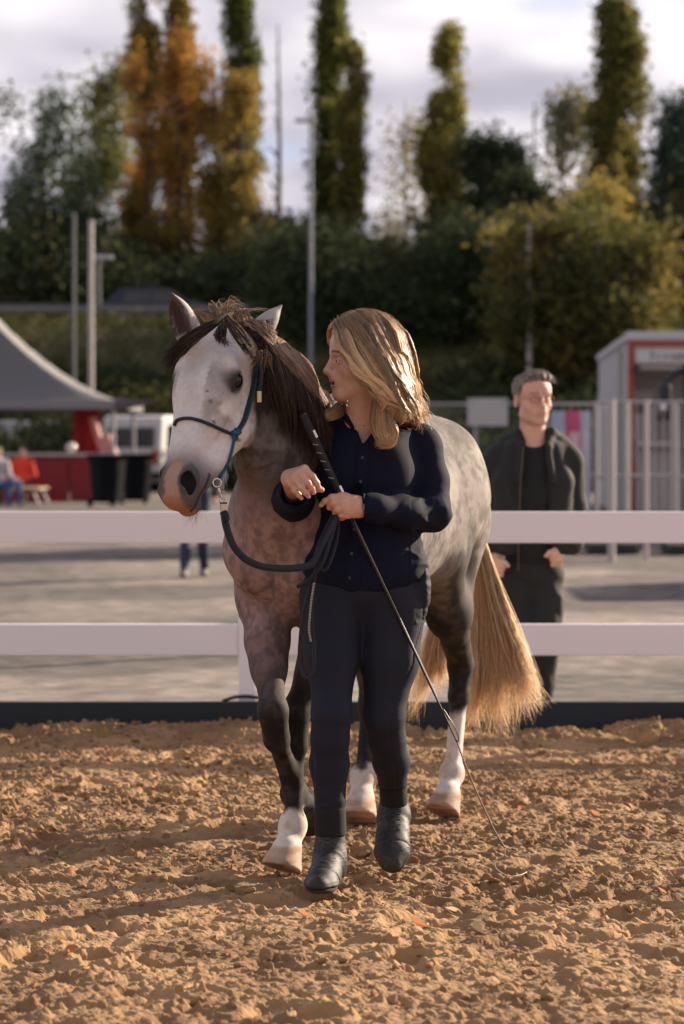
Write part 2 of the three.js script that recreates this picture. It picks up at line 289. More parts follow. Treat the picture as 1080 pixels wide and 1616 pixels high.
{ // loose crumbs of sand lying on top
  const R = rng(77), base = new THREE.IcosahedronGeometry(1, 1), a = base.attributes.position;
  for (let i = 0; i < a.count; i++) { const x = a.getX(i), y = a.getY(i), z = a.getZ(i), s = 0.7 + 0.65 * vnoise(x * 1.7 + 4, y * 1.7 + 4, z * 1.7 + 4); a.setXYZ(i, x * s, y * s * 0.75, z * s); }
  base.computeVertexNormals();
  const n = 9000, m = new THREE.InstancedMesh(base, std([1, 1, 1], 1), n), M = new THREE.Matrix4(), Q = new THREE.Quaternion(), E = new THREE.Euler(), C = new THREE.Color();
  for (let i = 0; i < n; i++) {
    let x, z; do { z = -5.5 - 6.1 * Math.sqrt(R()); x = (R() * 2 - 1) * (0.3 - z * 0.142); } while (fbm(x * 3.1 + 9, 4.4, z * 3.1, 3) < 0.3 + 0.25 * R());
    const r = 0.003 + 0.012 * R() ** 3.5; E.set(R() * 6, R() * 6, R() * 6); Q.setFromEuler(E);
    M.compose(v3(x, sandHeight(x, z) + r * 0.05, z), Q, v3(r * (0.8 + 0.9 * R()), r * 0.8, r * (0.8 + 0.9 * R()))); m.setMatrixAt(i, M);
    const k = 0.75 + 0.5 * R(); m.setColorAt(i, C.setRGB(SANDCOL[0] * k, SANDCOL[1] * k * (0.9 + 0.15 * R()), SANDCOL[2] * k));
  }
  m.name = 'sand_crumbs'; tag(m, 'loose crumbs of moist sand lying over the riding arena', 'sand', null, 'stuff'); scene.add(m);
}
{ // fallen leaves on the sand
  const R = rng(5), spots = [[754, 1460], [820, 1265], [940, 1280], [715, 1420], [660, 1440], [1046, 1400], [830, 1258], [480, 1440], [110, 1500]];
  const where = ['below the curled end of the whip lash', 'right of the hind hoof, nearer the whip', 'halfway between the whip and the right edge', 'just left of the curled lash end', 'before her raised boot', 'near the right edge', 'beside the leaf right of the hind hoof', 'before her planted boot', 'in the lower left corner'];
  spots.forEach(([u, v], i) => {
    const d = FPX * EYE / (v - HORIZON), p = P(u, v, d), sh = new THREE.Shape(), s = 0.013 + 0.012 * R(); p.y = sandHeight(p.x, p.z) + 0.012;
    sh.moveTo(0, -s); sh.quadraticCurveTo(s * 0.8, -s * 0.3, s * 0.5, s * 0.3); sh.quadraticCurveTo(s * 0.2, s, 0, s * 1.3); sh.quadraticCurveTo(-s * 0.3, s * 0.7, -s * 0.6, s * 0.2); sh.quadraticCurveTo(-s * 0.7, -s * 0.4, 0, -s);
    const g = new THREE.ExtrudeGeometry(sh, { depth: 0.0006, bevelEnabled: false, curveSegments: 5 }); const a = g.attributes.position;
    for (let q = 0; q < a.count; q++) a.setZ(q, a.getZ(q) + 9 * a.getX(q) ** 2 + 4 * a.getY(q) ** 2); g.computeVertexNormals();
    const m = put('fallen_leaf', g, phys(i % 3 ? [0.42, 0.13, 0.03] : [0.5, 0.34, 0.16], 0.9), scene); m.position.copy(p); m.rotation.set(-1.2 + R() * 0.5, R() * 0.6, R() * 6);
    tag(m, `${i % 3 ? 'small rusty orange' : 'small pale brown'} leaf lying on the sand ${where[i]}`, 'leaf', 'fallen leaves on the sand');
  });
}
// ================================================================ arena fence
const FZ = -11.73;
{
  const WHITE = phys([0.83, 0.785, 0.79], 0.45), RUB = new THREE.MeshStandardMaterial({ color: col(0.017, 0.021, 0.025), roughness: 0.8, bumpMap: SANDTEX, bumpScale: 0.002 });
  const f = thing('arena_fence', 'white two-rail plastic arena fence on a black kickboard behind the horse', 'fence', [-0.44, ASPH, FZ]);
  const posts = [-5.94, -3.19, -0.44, 2.31, 5.06];
  for (let i = 0; i + 1 < posts.length; i++) for (const yc of [0.917, 0.396]) {
    const a = posts[i] + 0.039, b = posts[i + 1] - 0.039; put('rail', box(b - a, 0.146, 0.045, (a + b) / 2, yc, FZ - 0.03, 0.006), WHITE, f);
  }
  for (const x of posts) { const p = put('post', box(0.076, 1.13, 0.09, x, 0.455, FZ - 0.03, 0.006), WHITE, f); const q = put('post_cap', join(box(0.086, 0.02, 0.1, x, 1.03, FZ - 0.03, 0.006)), WHITE, f); }
  const joints = [-8, -5.2, -2.6, -0.155, 2.3, 4.8, 8];
  for (let i = 0; i + 1 < joints.length; i++) { const a = joints[i] + 0.002, b = joints[i + 1] - 0.002; put('kickboard', box(b - a, 0.235 , 0.04, (a + b) / 2, 0.0005, FZ + 0.065, 0.004), RUB, f); }
  const cb = put('cable', tube([P(352, 1106, 11.72), P(372, 1100, 11.70), P(390, 1099, 11.70), P(408, 1101, 11.71)], 0.008, 24, 6), std([0.01, 0.01, 0.012], 0.5), scene);
  tag(cb, 'short loop of black cable at the foot of the white fence post', 'cable');
}
// ================================================================ embankment, woods and road behind the yard
const bankY = (x, z) => { const d = -z; return ASPH + 5.5 * sstep(72, 91, d) + 5 * sstep(104, 150, d) + 0.5 * (fbm(x * 0.12, 1, z * 0.12, 3) - 0.5) * sstep(70, 78, d) * (1 - sstep(88, 91, d) * (1 - sstep(101, 106, d))); };
{
  const g = new THREE.PlaneGeometry(260, 190, 130, 95); g.rotateX(-Math.PI / 2); g.translate(0, 0, -68 - 95);
  const a = g.attributes.position, c = new Float32Array(a.count * 3);
  for (let i = 0; i < a.count; i++) { const x = a.getX(i), z = a.getZ(i); a.setY(i, bankY(x, z) + 0.005); const n = fbm(x * 0.3, 2, z * 0.3, 3); const k = mix3([0.05, 0.055, 0.022], [0.10, 0.085, 0.04], n); c.set(k, i * 3); }
  g.setAttribute('color', new THREE.BufferAttribute(c, 3)); g.computeVertexNormals(); structure('embankment', g, new THREE.MeshStandardMaterial({ vertexColors: true, roughness: 1 }));
  const r = new THREE.BoxGeometry(200, 0.1, 8); r.translate(0, 5.5 + ASPH + 0.02, -96.5); structure('road', r, std([0.06, 0.06, 0.062], 0.95));
}
function leafClump(R, n, size, spread) {                    // a spray of single leaves
  const p = [], nn = [];
  for (let i = 0; i < n; i++) {
    const c = v3((R() + R() + R() - 1.5) * spread, (R() + R() + R() - 1.5) * spread, (R() + R() + R() - 1.5) * spread), a = v3(R() - 0.5, R() - 0.5, R() - 0.5).normalize(), b = v3(R() - 0.5, R() - 0.5, R() - 0.5).cross(a).normalize(), m = v3().crossVectors(b, a), s = size * (0.6 + 0.8 * R());
    const q = [c.clone().addScaledVector(a, -s * 0.6), c.clone().addScaledVector(b, s * 0.42), c.clone().addScaledVector(a, s * 0.6), c.clone().addScaledVector(b, -s * 0.42)];
    for (const k of [0, 1, 2, 0, 2, 3]) { p.push(q[k].x, q[k].y, q[k].z); nn.push(m.x, m.y, m.z); }
  }
  const g = new THREE.BufferGeometry(); g.setAttribute('position', new THREE.Float32BufferAttribute(p, 3)); g.setAttribute('normal', new THREE.Float32BufferAttribute(nn, 3)); return g;
}
const RB = rng(404), LEAF = new THREE.MeshPhysicalMaterial({ color: col(1, 1, 1), roughness: 1, transmission: 0.5, thickness: 0, ior: 1.1 });
const WOODLEAF = new THREE.MeshPhysicalMaterial({ color: col(1, 1, 1), roughness: 1, transmission: 0.2, thickness: 0, ior: 1.1 });
const FINE = leafClump(RB, 13, 0.14, 0.46), CLUMPS = [leafClump(RB, 13, 0.17, 0.55), leafClump(RB, 11, 0.2, 0.6), leafClump(RB, 9, 0.15, 0.5)];
const BARK = std([0.06, 0.048, 0.038], 0.95), PALEBARK = std([0.22, 0.20, 0.17], 0.9);
function foliage(name, pts, colorFn, parent, scale = 1, kind, clump, mat) {
  const M = new THREE.Matrix4(), q = new THREE.Quaternion(), e = new THREE.Euler(), C = new THREE.Color(), R = rng(pts.length * 7 + 1), m = new THREE.InstancedMesh(clump ?? CLUMPS[pts.length % 3], mat ?? (parent ? LEAF : WOODLEAF), pts.length), o = parent ? worldPos(parent) : v3(0, 0, 0);
  pts.forEach((p, i) => { e.set(R() * 6.3, R() * 6.3, R() * 6.3); q.setFromEuler(e); const s = scale * (0.6 + 0.7 * R()); M.compose(p.clone().sub(o), q, v3(s, s, s)); m.setMatrixAt(i, M); const c = colorFn(p, R); m.setColorAt(i, C.setRGB(c[0], c[1], c[2])); });
  m.name = parent ? name : numbered(name); m.castShadow = m.receiveShadow = true; m.userData.kind = kind ?? 'stuff'; (parent ?? scene).add(m); return m;
}
function limbs(base, top, r0, n, R, spread, rise = 0.5) {    // tapered trunk with side limbs, one geometry; returns limb ends too
  const g = [], ends = []; const mid = base.clone().lerp(top, 0.5).add(v3((R() - 0.5) * 0.4, 0, (R() - 0.5) * 0.4));
  g.push(tube([base, mid, top], r0, 10, 7, (t) => 1 - 0.85 * t));
  for (let i = 0; i < n; i++) {
    const t = 0.12 + 0.82 * R(), a = R() * 6.28, L = spread * (0.35 + 0.65 * R()) * (1.15 - 0.6 * t), s = base.clone().lerp(top, t), e = s.clone().add(v3(Math.cos(a) * L, L * rise * (0.5 + R()), Math.sin(a) * L));
    g.push(tube([s, s.clone().lerp(e, 0.5).add(v3(0, -0.08 * L, 0)), e], r0 * 0.32 * (1 - 0.6 * t), 5, 5, (q) => 1 - 0.75 * q)); ends.push([s, e]);
  }
  return [join(g), ends];
}
const px2m = (px, d) => px / FPX * d;
function tree(o) { // {u, top, d, w, kind, colors, label, n, r0, baseV}
  const R = rng(o.seed), x = (o.u - 540) / FPX * o.d, y0 = bankY(x, -o.d), top = yOfV(o.top, o.d), h = top - y0, w = px2m(o.w, o.d) / 2;
  const t = thing(o.name, o.label, 'tree', [x, y0, -o.d], o.group), base = v3(x, y0 - 0.2, -o.d), lean = v3(px2m(o.lean ?? 0, o.d), 0, 0), tip = v3(x, top - 0.3, -o.d).add(lean);
  const poplar = o.kind === 'poplar', [tg, ends] = limbs(base, tip, o.r0 ?? h * 0.011, o.limbs ?? (poplar ? 26 : 22), R, poplar ? w * 1.0 : w * 1.1, poplar ? 2.2 : 0.7);
  put('trunk', tg, o.kind === 'birch' ? PALEBARK : BARK, t);
  const pts = []; const n = o.n ?? 900, lo = o.low ?? 0.06;
  if (poplar) {
    const nb = o.branches ?? 54;
    for (let k = 0; k < nb; k++) {
      const f0 = lo + (0.93 - lo) * ((k + R()) / nb), prof = Math.pow(Math.sin(Math.PI * clamp(0.12 + 0.86 * f0, 0, 1)), 0.9) * (0.7 + 0.6 * vnoise(f0 * 7, o.seed, 2)), a = R() * 6.28, reach = w * prof * (0.15 + 1.25 * R()), rise = 0.07 + 0.09 * R(), m = Math.round(1.7 * n / nb * (0.35 + 1.1 * R()));
      const s = base.clone().lerp(tip, f0), e = base.clone().lerp(tip, Math.min(1.02, f0 + rise)).add(v3(Math.cos(a) * reach, 0, Math.sin(a) * reach));
      for (let i = 0; i < m; i++) { const t = 0.15 + 0.85 * R(), r = (0.22 + 0.16 * Math.min(w, 2)) * (1.2 - 0.6 * t); pts.push(s.clone().lerp(e, t).add(v3((R() + R() - 1) * r * 1.6, (R() + R() - 1) * r * 2.2, (R() + R() - 1) * r * 1.6))); }
    }
    for (let i = pts.length - 1; i >= 0; i--) { const p = pts[i]; if (fbm(p.x * 0.95 + o.seed, p.y * 0.50, p.z * 0.95, 2) < (o.gap ?? 0.42) + 0.075 || Math.abs(p.x - x) > w * (0.40 + 1.1 * vnoise(p.y * 0.55, o.seed * 3.1, p.x > x ? 1 : 5))) pts.splice(i, 1); }
  } else if (o.kind === 'birch') {
    for (const [s, e] of ends) { const m = Math.round(n / ends.length * (0.4 + 1.2 * R())); for (let i = 0; i < m; i++) { const f = 0.35 + 0.75 * Math.sqrt(R()); pts.push(s.clone().lerp(e, f).add(v3((R() + R() - 1) * 0.8, (R() + R() - 1) * 1.1 - 0.3, (R() + R() - 1) * 0.8))); } }
  } else {
    const blobs = []; const nb = o.blobs ?? 16; for (let k = 0; k < nb; k++) { const f = lo + (0.97 - lo) * ((k + R()) / nb), pr = Math.pow(Math.sin(Math.PI * clamp(0.2 + 0.74 * f, 0, 1)), 0.7), a = R() * 6.28; blobs.push([base.clone().lerp(tip, f).add(v3(Math.cos(a) * w * pr * 0.62, 0, Math.sin(a) * w * pr * 0.62)), w * (0.28 + 0.34 * R()) * (0.6 + 0.5 * pr)]); }
    for (let i = 0; i < n; i++) { const [c, r] = blobs[Math.floor(R() * nb)], a = R() * 6.28, z = R() * 2 - 1, q = Math.cbrt(0.25 + 0.75 * R()), s = Math.sqrt(1 - z * z); const p = c.clone().add(v3(Math.cos(a) * s * r * q, z * r * q * 0.9, Math.sin(a) * s * r * q)); if (fbm(p.x * 0.6, p.y * 0.6, p.z * 0.6 + o.seed, 2) < (o.gap ?? 0.36)) continue; pts.push(p); }
  }
  foliage('crown', pts, (p, r) => { const f = clamp((p.y - y0) / h, 0, 1), c = o.color(f, r(), p), k = 0.7 + 0.6 * r(); return [c[0] * k, c[1] * k, c[2] * k]; }, t, o.scale ?? 1, undefined, poplar ? FINE : undefined);
  return t;
}
const yOfV = (v, d) => EYE + (HORIZON - v) / FPX * d;
const olive = (f, r) => mix3([0.10, 0.112, 0.03], [0.24, 0.20, 0.05], r), deep = (f, r) => mix3([0.028, 0.042, 0.023], [0.062, 0.073, 0.030], r), bluegreen = (f, r) => mix3([0.055, 0.085, 0.055], [0.10, 0.125, 0.065], r);
const amber = (f, r, p) => { const k = sstep(0.3, 0.62, fbm(p.x * 0.22 + 3, p.y * 0.22, p.z * 0.2, 3) + 0.25 * (f - 0.55)); return mix3(mix3([0.14, 0.115, 0.03], [0.25, 0.185, 0.04], r), mix3([0.36, 0.165, 0.035], [0.44, 0.26, 0.06], r), k * sstep(0.05, 0.5, f)); };
const gold = (f, r) => mix3([0.20, 0.18, 0.045], [0.40, 0.28, 0.07], r);
// the trees that stand apart along the embankment, left to right
tree({ name: 'birch_tree', label: 'thin-leaved dark birch at the far left behind the tent', u: 66, top: 128, d: 112, w: 180, kind: 'birch', n: 1150, limbs: 44, color: bluegreen, seed: 1, r0: 0.22 });
tree({ name: 'birch_tree', label: 'airy pale green birch between the dark left birch and the orange trees', u: 150, top: 95, d: 118, w: 150, kind: 'birch', n: 1000, limbs: 34, color: (f, r) => mix3([0.1, 0.116, 0.04], [0.2, 0.2, 0.06], r), seed: 2, r0: 0.2 });
tree({ name: 'poplar_tree', label: 'poplar whose dark tip rises at the left of the orange trees', u: 228, top: -25, d: 124, w: 62, kind: 'poplar', n: 2200, color: (f, r, p) => mix3(olive(f, r), [0.26, 0.17, 0.04], 0.5), seed: 3 });
tree({ name: 'poplar_tree', label: 'poplar with a brownish tip above the middle of the orange trees', u: 284, top: -8, d: 125, w: 54, kind: 'poplar', n: 1700, gap: 0.43, color: (f, r) => mix3(olive(f, r), [0.3, 0.18, 0.04], 0.5), seed: 4 });
tree({ name: 'poplar_tree', label: 'green poplar rising behind the right side of the orange trees', u: 378, top: -40, d: 125, w: 74, kind: 'poplar', n: 2400, color: (f, r) => mix3([0.064, 0.09, 0.028], [0.14, 0.15, 0.04], r), seed: 5 });
tree({ name: 'poplar_tree', label: 'leftmost of the four orange-leaved trees, brownest at its top', u: 232, top: 84, d: 113, w: 104, kind: 'poplar', n: 1500, color: amber, seed: 6, r0: 0.26, branches: 60 });
tree({ name: 'poplar_tree', label: 'tallest and brightest orange tree of the four', u: 284, top: 50, d: 112, w: 116, kind: 'poplar', n: 1800, color: amber, seed: 61, r0: 0.3, branches: 66 });
tree({ name: 'poplar_tree', label: 'golden tree third from the left of the four orange trees', u: 338, top: 84, d: 111, w: 108, kind: 'poplar', n: 1500, color: (f, r, p) => mix3(amber(f, r, p), gold(f, r), 0.35), seed: 62, r0: 0.26, branches: 60 });
tree({ name: 'poplar_tree', label: 'yellow-green tree at the right end of the four orange trees, beside the bare mast', u: 384, top: 120, d: 110, w: 80, kind: 'poplar', n: 1000, color: (f, r, p) => mix3(amber(f, r, p), gold(f, r), 0.7), seed: 7, r0: 0.2, branches: 46 });
tree({ name: 'poplar_tree', label: 'tall narrow dark green poplar above the woman, tallest in the middle', u: 520, top: -30, d: 118, w: 74, kind: 'poplar', n: 3000, gap: 0.38, color: (f, r) => mix3([0.07, 0.1, 0.028], [0.17, 0.17, 0.04], r), seed: 8 });
tree({ name: 'poplar_tree', label: 'shorter olive poplar close against the right of the tallest poplar', u: 552, top: 70, d: 116, w: 44, kind: 'poplar', n: 1500, color: olive, seed: 9 });
tree({ name: 'birch_tree', label: 'wispy half-bare birch just right of the two middle poplars', u: 640, top: 150, d: 120, w: 110, kind: 'birch', n: 420, limbs: 30, color: (f, r) => mix3([0.18, 0.17, 0.07], [0.32, 0.26, 0.1], r), seed: 10, r0: 0.14 });
tree({ name: 'poplar_tree', label: 'yellowish poplar with a slim tip right of the wispy birch', u: 706, top: 45, d: 118, w: 50, kind: 'poplar', n: 2000, gap: 0.42, color: (f, r) => mix3([0.15, 0.16, 0.04], [0.34, 0.28, 0.06], r), seed: 11 });
tree({ name: 'poplar_tree', label: 'small yellow-green poplar leaning on the yellowish one from the left', u: 684, top: 150, d: 117, w: 46, kind: 'poplar', n: 1200, gap: 0.43, color: (f, r) => mix3([0.16, 0.16, 0.04], [0.34, 0.28, 0.06], r), seed: 12 });
tree({ name: 'dark_tree', label: 'dense dark green tree behind the pale post', u: 782, top: 222, d: 110, w: 118, kind: 'birch', n: 3000, limbs: 56, color: deep, seed: 13 });
tree({ name: 'dark_tree', label: 'low rounded dark tree between the thin dead spire and the half-bare grey tree', u: 838, top: 275, d: 106, w: 84, kind: 'birch', n: 1900, limbs: 44, color: deep, seed: 14 });
tree({ name: 'bare_tree', label: 'half-bare greyish tree left of the right-hand poplar', u: 892, top: 130, d: 120, w: 120, kind: 'birch', n: 420, limbs: 36, color: (f, r) => mix3([0.12, 0.13, 0.08], [0.22, 0.2, 0.1], r), seed: 15, r0: 0.18 });
tree({ name: 'poplar_tree', label: 'full olive poplar standing alone at the right', u: 978, top: 8, d: 112, w: 96, kind: 'poplar', n: 4200, gap: 0.36, color: olive, seed: 16, scale: 1.05 });
tree({ name: 'conifer_tree', label: 'dark blue-green tree cut by the right edge of the picture', u: 1078, top: 130, d: 108, w: 120, kind: 'birch', n: 2000, limbs: 40, color: (f, r) => mix3([0.036, 0.06, 0.048], [0.08, 0.11, 0.07], r), seed: 17, r0: 0.24 });
tree({ name: 'bush_tree', label: 'bushy olive and rust tree in front of the right-hand poplar, above the booth', u: 912, top: 368, d: 82, w: 262, kind: 'birch', n: 5200, limbs: 84, low: 0.0, color: (f, r, p) => { const k = 0.8 * sstep(0.54, 0.7, fbm(p.x * 0.5, p.y * 0.5, p.z * 0.5 + 4, 3)); return mix3(mix3([0.07, 0.08, 0.026], [0.165, 0.148, 0.042], r), [0.30, 0.16, 0.04], 0.35 * k); }, seed: 18, r0: 0.25 });
tree({ name: 'bush_tree', label: 'yellow-green slender tree between the grey bare tree and the lone poplar', u: 935, top: 275, d: 96, w: 84, kind: 'birch', n: 1300, limbs: 36, color: gold, seed: 19, r0: 0.15 });
{ // dead spires standing above the trees
  for (const [u, t, d, r, lab] of [[432, 38, 120, 0.13, 'tall bare dead trunk between the yellow-green tree and the tallest poplar'], [837, 160, 112, 0.12, 'short bare dead spire above the low rounded dark tree']]) {
    const R = rng(u), x = px2m(u - 540, d), y0 = bankY(x, -d), o = thing('dead_tree', lab, 'tree', [x, y0, -d]), [g] = limbs(v3(x, y0 - 0.2, -d), v3(x + 0.2, yOfV(t, d), -d), r * 1.5, 40, R, 0.55, 0.9); put('trunk', g, std([0.09, 0.072, 0.058], 0.95), o);
  }
}
{ // the wood and scrub that read as one dark mass
  const R = rng(909), pts = []; const put1 = (x, z, h, n, sp) => { const y0 = bankY(x, z); for (let i = 0; i < n; i++) { const f = R(); pts.push(v3(x + (R() + R() - 1) * sp, y0 + h * f * f ** 0.3, z + (R() + R() - 1) * sp)); } };
  for (let i = 0; i < 300; i++) { const d = 103 + 20 * R(), x = (R() * 2 - 1) * 26, u = x / d * FPX + 540, hh = (u > 590 && u < 700 ? 4.6 : u < 60 ? 5 : u > 180 && u < 420 ? 3.4 : u > 420 && u < 480 ? 5.0 : 5.6) * (0.6 + 0.6 * fbm(x * 0.3, 1, 5, 2)); put1(x, -d, hh, 60, 1.7); }
  foliage('woodland', pts, (p, r) => { const k = fbm(p.x * 0.25, p.y * 0.3, p.z * 0.2, 2), q = r(); return mix3(deep(0, q), [0.09, 0.068, 0.028], 0.5 * sstep(0.5, 0.7, k)); }, null, 1.5);
  tag(scene.children.at(-1), 'dark wood growing as one mass behind the road', 'woodland', null, 'stuff');
  const p2 = []; for (let i = 0; i < 420; i++) { const d = 70 + 13 * R(), x = (R() * 2 - 1) * 22, h = (0.7 + 1.5 * fbm(x * 0.4, 3, d * 0.3, 2)) * (d > 79 ? 0.35 : 1), y0 = bankY(x, -d); for (let k = 0; k < 46; k++) p2.push(v3(x + (R() + R() - 1) * 1.1, y0 + h * R(), -d + (R() + R() - 1) * 1.0)); }
  foliage('undergrowth', p2, (p, r) => { const k = sstep(0.46, 0.68, fbm(p.x * 0.4, p.y * 0.5, p.z * 0.3 + 8, 3)), q = r(); return mix3(deep(0, q), mix3([0.08, 0.085, 0.027], [0.15, 0.125, 0.038], q), 0.6 * k); }, null, 0.95);
  tag(scene.children.at(-1), 'tangled scrub and brambles covering the slope of the embankment', 'scrub', null, 'stuff');
  const p4 = []; for (let i = 0; i < 5200; i++) { const d = 81 + 10.5 * R(), x = (R() * 2 - 1) * 20; p4.push(v3(x, bankY(x, -d) + 0.12 + 0.35 * R() * fbm(x * 0.5, 4, d * 0.5, 2), -d)); }
  foliage('rough_grass', p4, (p, r) => mix3([0.05, 0.065, 0.024], [0.12, 0.105, 0.04], r()), null, 0.5);
  tag(scene.children.at(-1), 'rough unmown grass on the bank below the crash barrier', 'grass', null, 'stuff');
  const p3 = []; for (let i = 0; i < 150; i++) { const d = 86 + 5 * R(), u = 560 + 260 * R() + (i % 3 ? 0 : -140), x = px2m(u - 540, d), y0 = bankY(x, -d), h = 3.4 * sstep(0.25, 0.75, fbm(x * 0.45, 9, 2, 3)) + 0.5; for (let k = 0; k < 44; k++) p3.push(v3(x + (R() + R() - 1) * 1.3, y0 + h * R(), -d + (R() + R() - 1) * 1.1)); }
  foliage('hedge', p3, (p, r) => deep(0, r()), null, 1.1);
  tag(scene.children.at(-1), 'low dark hedge along the road behind the woman', 'hedge', null, 'stuff');
}
{ // crash barrier and cars on the raised road
  const o = thing('crash_barrier', 'grey steel crash barrier along the raised road at left', 'barrier', [-11, 5.4, -92]); const ZN = std([0.20, 0.20, 0.205], 0.5, { metalness: 0.4 });
  const sh = new THREE.Shape(); [[0, 0], [0.06, 0.05], [0, 0.12], [0, 0.18], [0.06, 0.25], [0, 0.32], [-0.012, 0.31], [0.045, 0.25], [-0.012, 0.18], [-0.012, 0.12], [0.045, 0.05], [-0.012, 0.01]].forEach(([a, b], i) => i ? sh.lineTo(a, b) : sh.moveTo(a, b));
  for (let i = 0; i < 8; i++) { const g = new THREE.ExtrudeGeometry(sh, { depth: 3.98, bevelEnabled: false }); g.rotateY(Math.PI / 2); g.translate(-26 + i * 4, 5.95, -92); put('beam', g, ZN, o); put('post', box(0.1, 1.0, 0.08, -26 + i * 4 + 0.05, 5.75, -92.1), ZN, o); }
}
function car(name, label, pos, turn, paint, van, group) {    // x is its length, nose at +x
  const o = thing(name, label, van ? 'van' : 'car', [pos.x, pos.y, pos.z], group); o.rotation.y = turn;
  const add = (n, g, m) => { const q = new THREE.Mesh(g, m); q.name = n; o.add(q); return q; };
  const H1 = van ? 2.05 : 1.46, L = van ? 4.9 : 4.3, W1 = 1.78, sh = new THREE.Shape(), pts = van ? [[-L / 2, 0.35], [-L / 2, 1.25], [-L / 2 + 0.1, H1 - 0.05], [-L / 2 + 0.3, H1], [L / 2 - 1.9, H1], [L / 2 - 1.0, 1.2], [L / 2 - 0.15, 1.02], [L / 2, 0.75], [L / 2, 0.35]] : [[-L / 2, 0.35], [-L / 2, 0.85], [-L / 2 + 0.35, 0.98], [-L / 2 + 0.75, H1 - 0.06], [-0.2, H1], [0.35, H1 - 0.06], [1.05, 0.98], [L / 2 - 0.1, 0.80], [L / 2, 0.6], [L / 2, 0.35]];
  pts.forEach(([a, b], i) => i ? sh.lineTo(a, b) : sh.moveTo(a, b)); const g = new THREE.ExtrudeGeometry(sh, { depth: W1 - 0.16, bevelEnabled: true, bevelSize: 0.06, bevelThickness: 0.08, bevelSegments: 3 }); g.translate(0, 0, -W1 / 2 + 0.08); add('body', g, phys(paint, 0.55, { clearcoat: 0.15, clearcoatRoughness: 0.2 }));
  const GL = phys([0.015, 0.018, 0.02], 0.08), dark = std([0.015, 0.015, 0.016], 0.9);
  const win = (a) => { const s = new THREE.Shape(); a.forEach(([x, y], i) => i ? s.lineTo(x, y) : s.moveTo(x, y)); return s; };
  const W2 = van ? [[[-L / 2 + 0.35, 1.2], [-L / 2 + 0.4, H1 - 0.2], [-1.0, H1 - 0.2], [-1.0, 1.2]], [[-0.9, 1.2], [-0.9, H1 - 0.2], [0.5, H1 - 0.2], [1.2, 1.2]]] : [[[-L / 2 + 0.8, 0.99], [-L / 2 + 1.0, H1 - 0.14], [-0.3, H1 - 0.1], [-0.3, 0.99]], [[-0.2, 0.99], [-0.2, H1 - 0.1], [0.25, H1 - 0.14], [0.85, 0.99]]];
  for (const w of W2) for (const s of [-1, 1]) { const q = new THREE.ExtrudeGeometry(win(w), { depth: 0.03, bevelEnabled: false }); q.translate(0, 0, s > 0 ? W1 / 2 - 0.02 + 0.004 : -W1 / 2 - 0.014); add('window', q, GL); }
  const bk = box(0.03, van ? 0.55 : 0.36, W1 - 0.4, -L / 2 + (van ? -0.065 : 0.46), van ? 1.5 : 1.18, 0, 0.01); if (!van) { bk.translate(L / 2 - 0.46, -1.18, 0); bk.rotateZ(-0.62); bk.translate(-L / 2 + 0.47, 1.2, 0); } add('rear_window', bk, GL);
  for (const s of [-1, 1]) { add('tail_light', box(0.05, van ? 0.4 : 0.16, 0.16, -L / 2 - 0.06, 0.95, s * (W1 / 2 - 0.16), 0.02), phys([0.35, 0.015, 0.015], 0.25)); add('headlight', box(0.06, 0.16, 0.3, L / 2 + 0.04, 0.72, s * (W1 / 2 - 0.25), 0.02), phys([0.6, 0.6, 0.6], 0.1)); }
  add('bumper', box(0.12, 0.22, W1, -L / 2 - 0.08, 0.45, 0, 0.04), dark);
  for (const x of [-L / 2 + 0.85, L / 2 - 0.85]) for (const s of [-1, 1]) { const w = new THREE.CylinderGeometry(0.32, 0.32, 0.2, 22); w.rotateX(Math.PI / 2); w.translate(x, 0.32, s * (W1 / 2 - 0.06)); const t = add('wheel', w, dark); const r = new THREE.CylinderGeometry(0.2, 0.2, 0.03, 14); r.rotateX(Math.PI / 2); r.translate(x, 0.32, s * (W1 / 2 + 0.05)); const q = new THREE.Mesh(r, std([0.35, 0.35, 0.36], 0.35, { metalness: 0.7 })); q.name = 'rim'; t.add(q); }
  return o;
}
car('parked_car', 'dark blue car on the raised road above the crash barrier at left', v3(px2m(252 - 540, 95), 5.48, -95), 0.02, [0.006, 0.010, 0.035], false);
car('parked_car', 'bluish car almost hidden in the hedge right of the woman', v3(px2m(768 - 540, 95), 5.48, -95), 0.0, [0.05, 0.07, 0.12], false);
car('van', 'white van parked behind the two dark wheelie bins', v3(px2m(262 - 540, 72), ASPH, -72), 1.25, [0.50, 0.485, 0.485], true);
// ---------------------------------------------------------------- masts and lamps
function mast(name, label, u, vt, d, r, colr, lamp, foot, cat) {
  const x = px2m(u - 540, d), y0 = foot ?? Math.max(ASPH, bankY(x, -d)), yt = yOfV(vt, d), o = thing(name, label, cat ?? 'lamp post', [x, y0, -d]), m = std(colr, 0.5, { metalness: 0.2 });
  put('pole', cyl(r * 0.8, r, yt - y0, x, (yt + y0) / 2, -d), m, o); put('base_plate', cyl(r * 1.7, r * 1.8, 0.25, x, y0 + 0.12, -d), m, o); put('cap', cyl(r * 0.95, r * 0.95, 0.08, x, yt + 0.03, -d), m, o);
  if (lamp) { const a = put('lamp_head', box(0.7, 0.14, 0.3, x + 0.3 * lamp, yt + 0.12, -d + 0.1, 0.05), std([0.5, 0.5, 0.5], 0.3), o); }
  return o;
}
mast('flag_pole', 'thick pale pole rising behind the grey tent', 144, 352, 66, 0.078, [0.40, 0.37, 0.355], 0, undefined, 'pole');
mast('lamp_post', 'thin grey post left of the thick pale pole', 117, 340, 76, 0.055, [0.14, 0.145, 0.155], 0);
mast('lamp_post', 'low grey lamp just right of the thick pale pole', 156, 412, 92, 0.08, [0.12, 0.125, 0.135], 0.6);
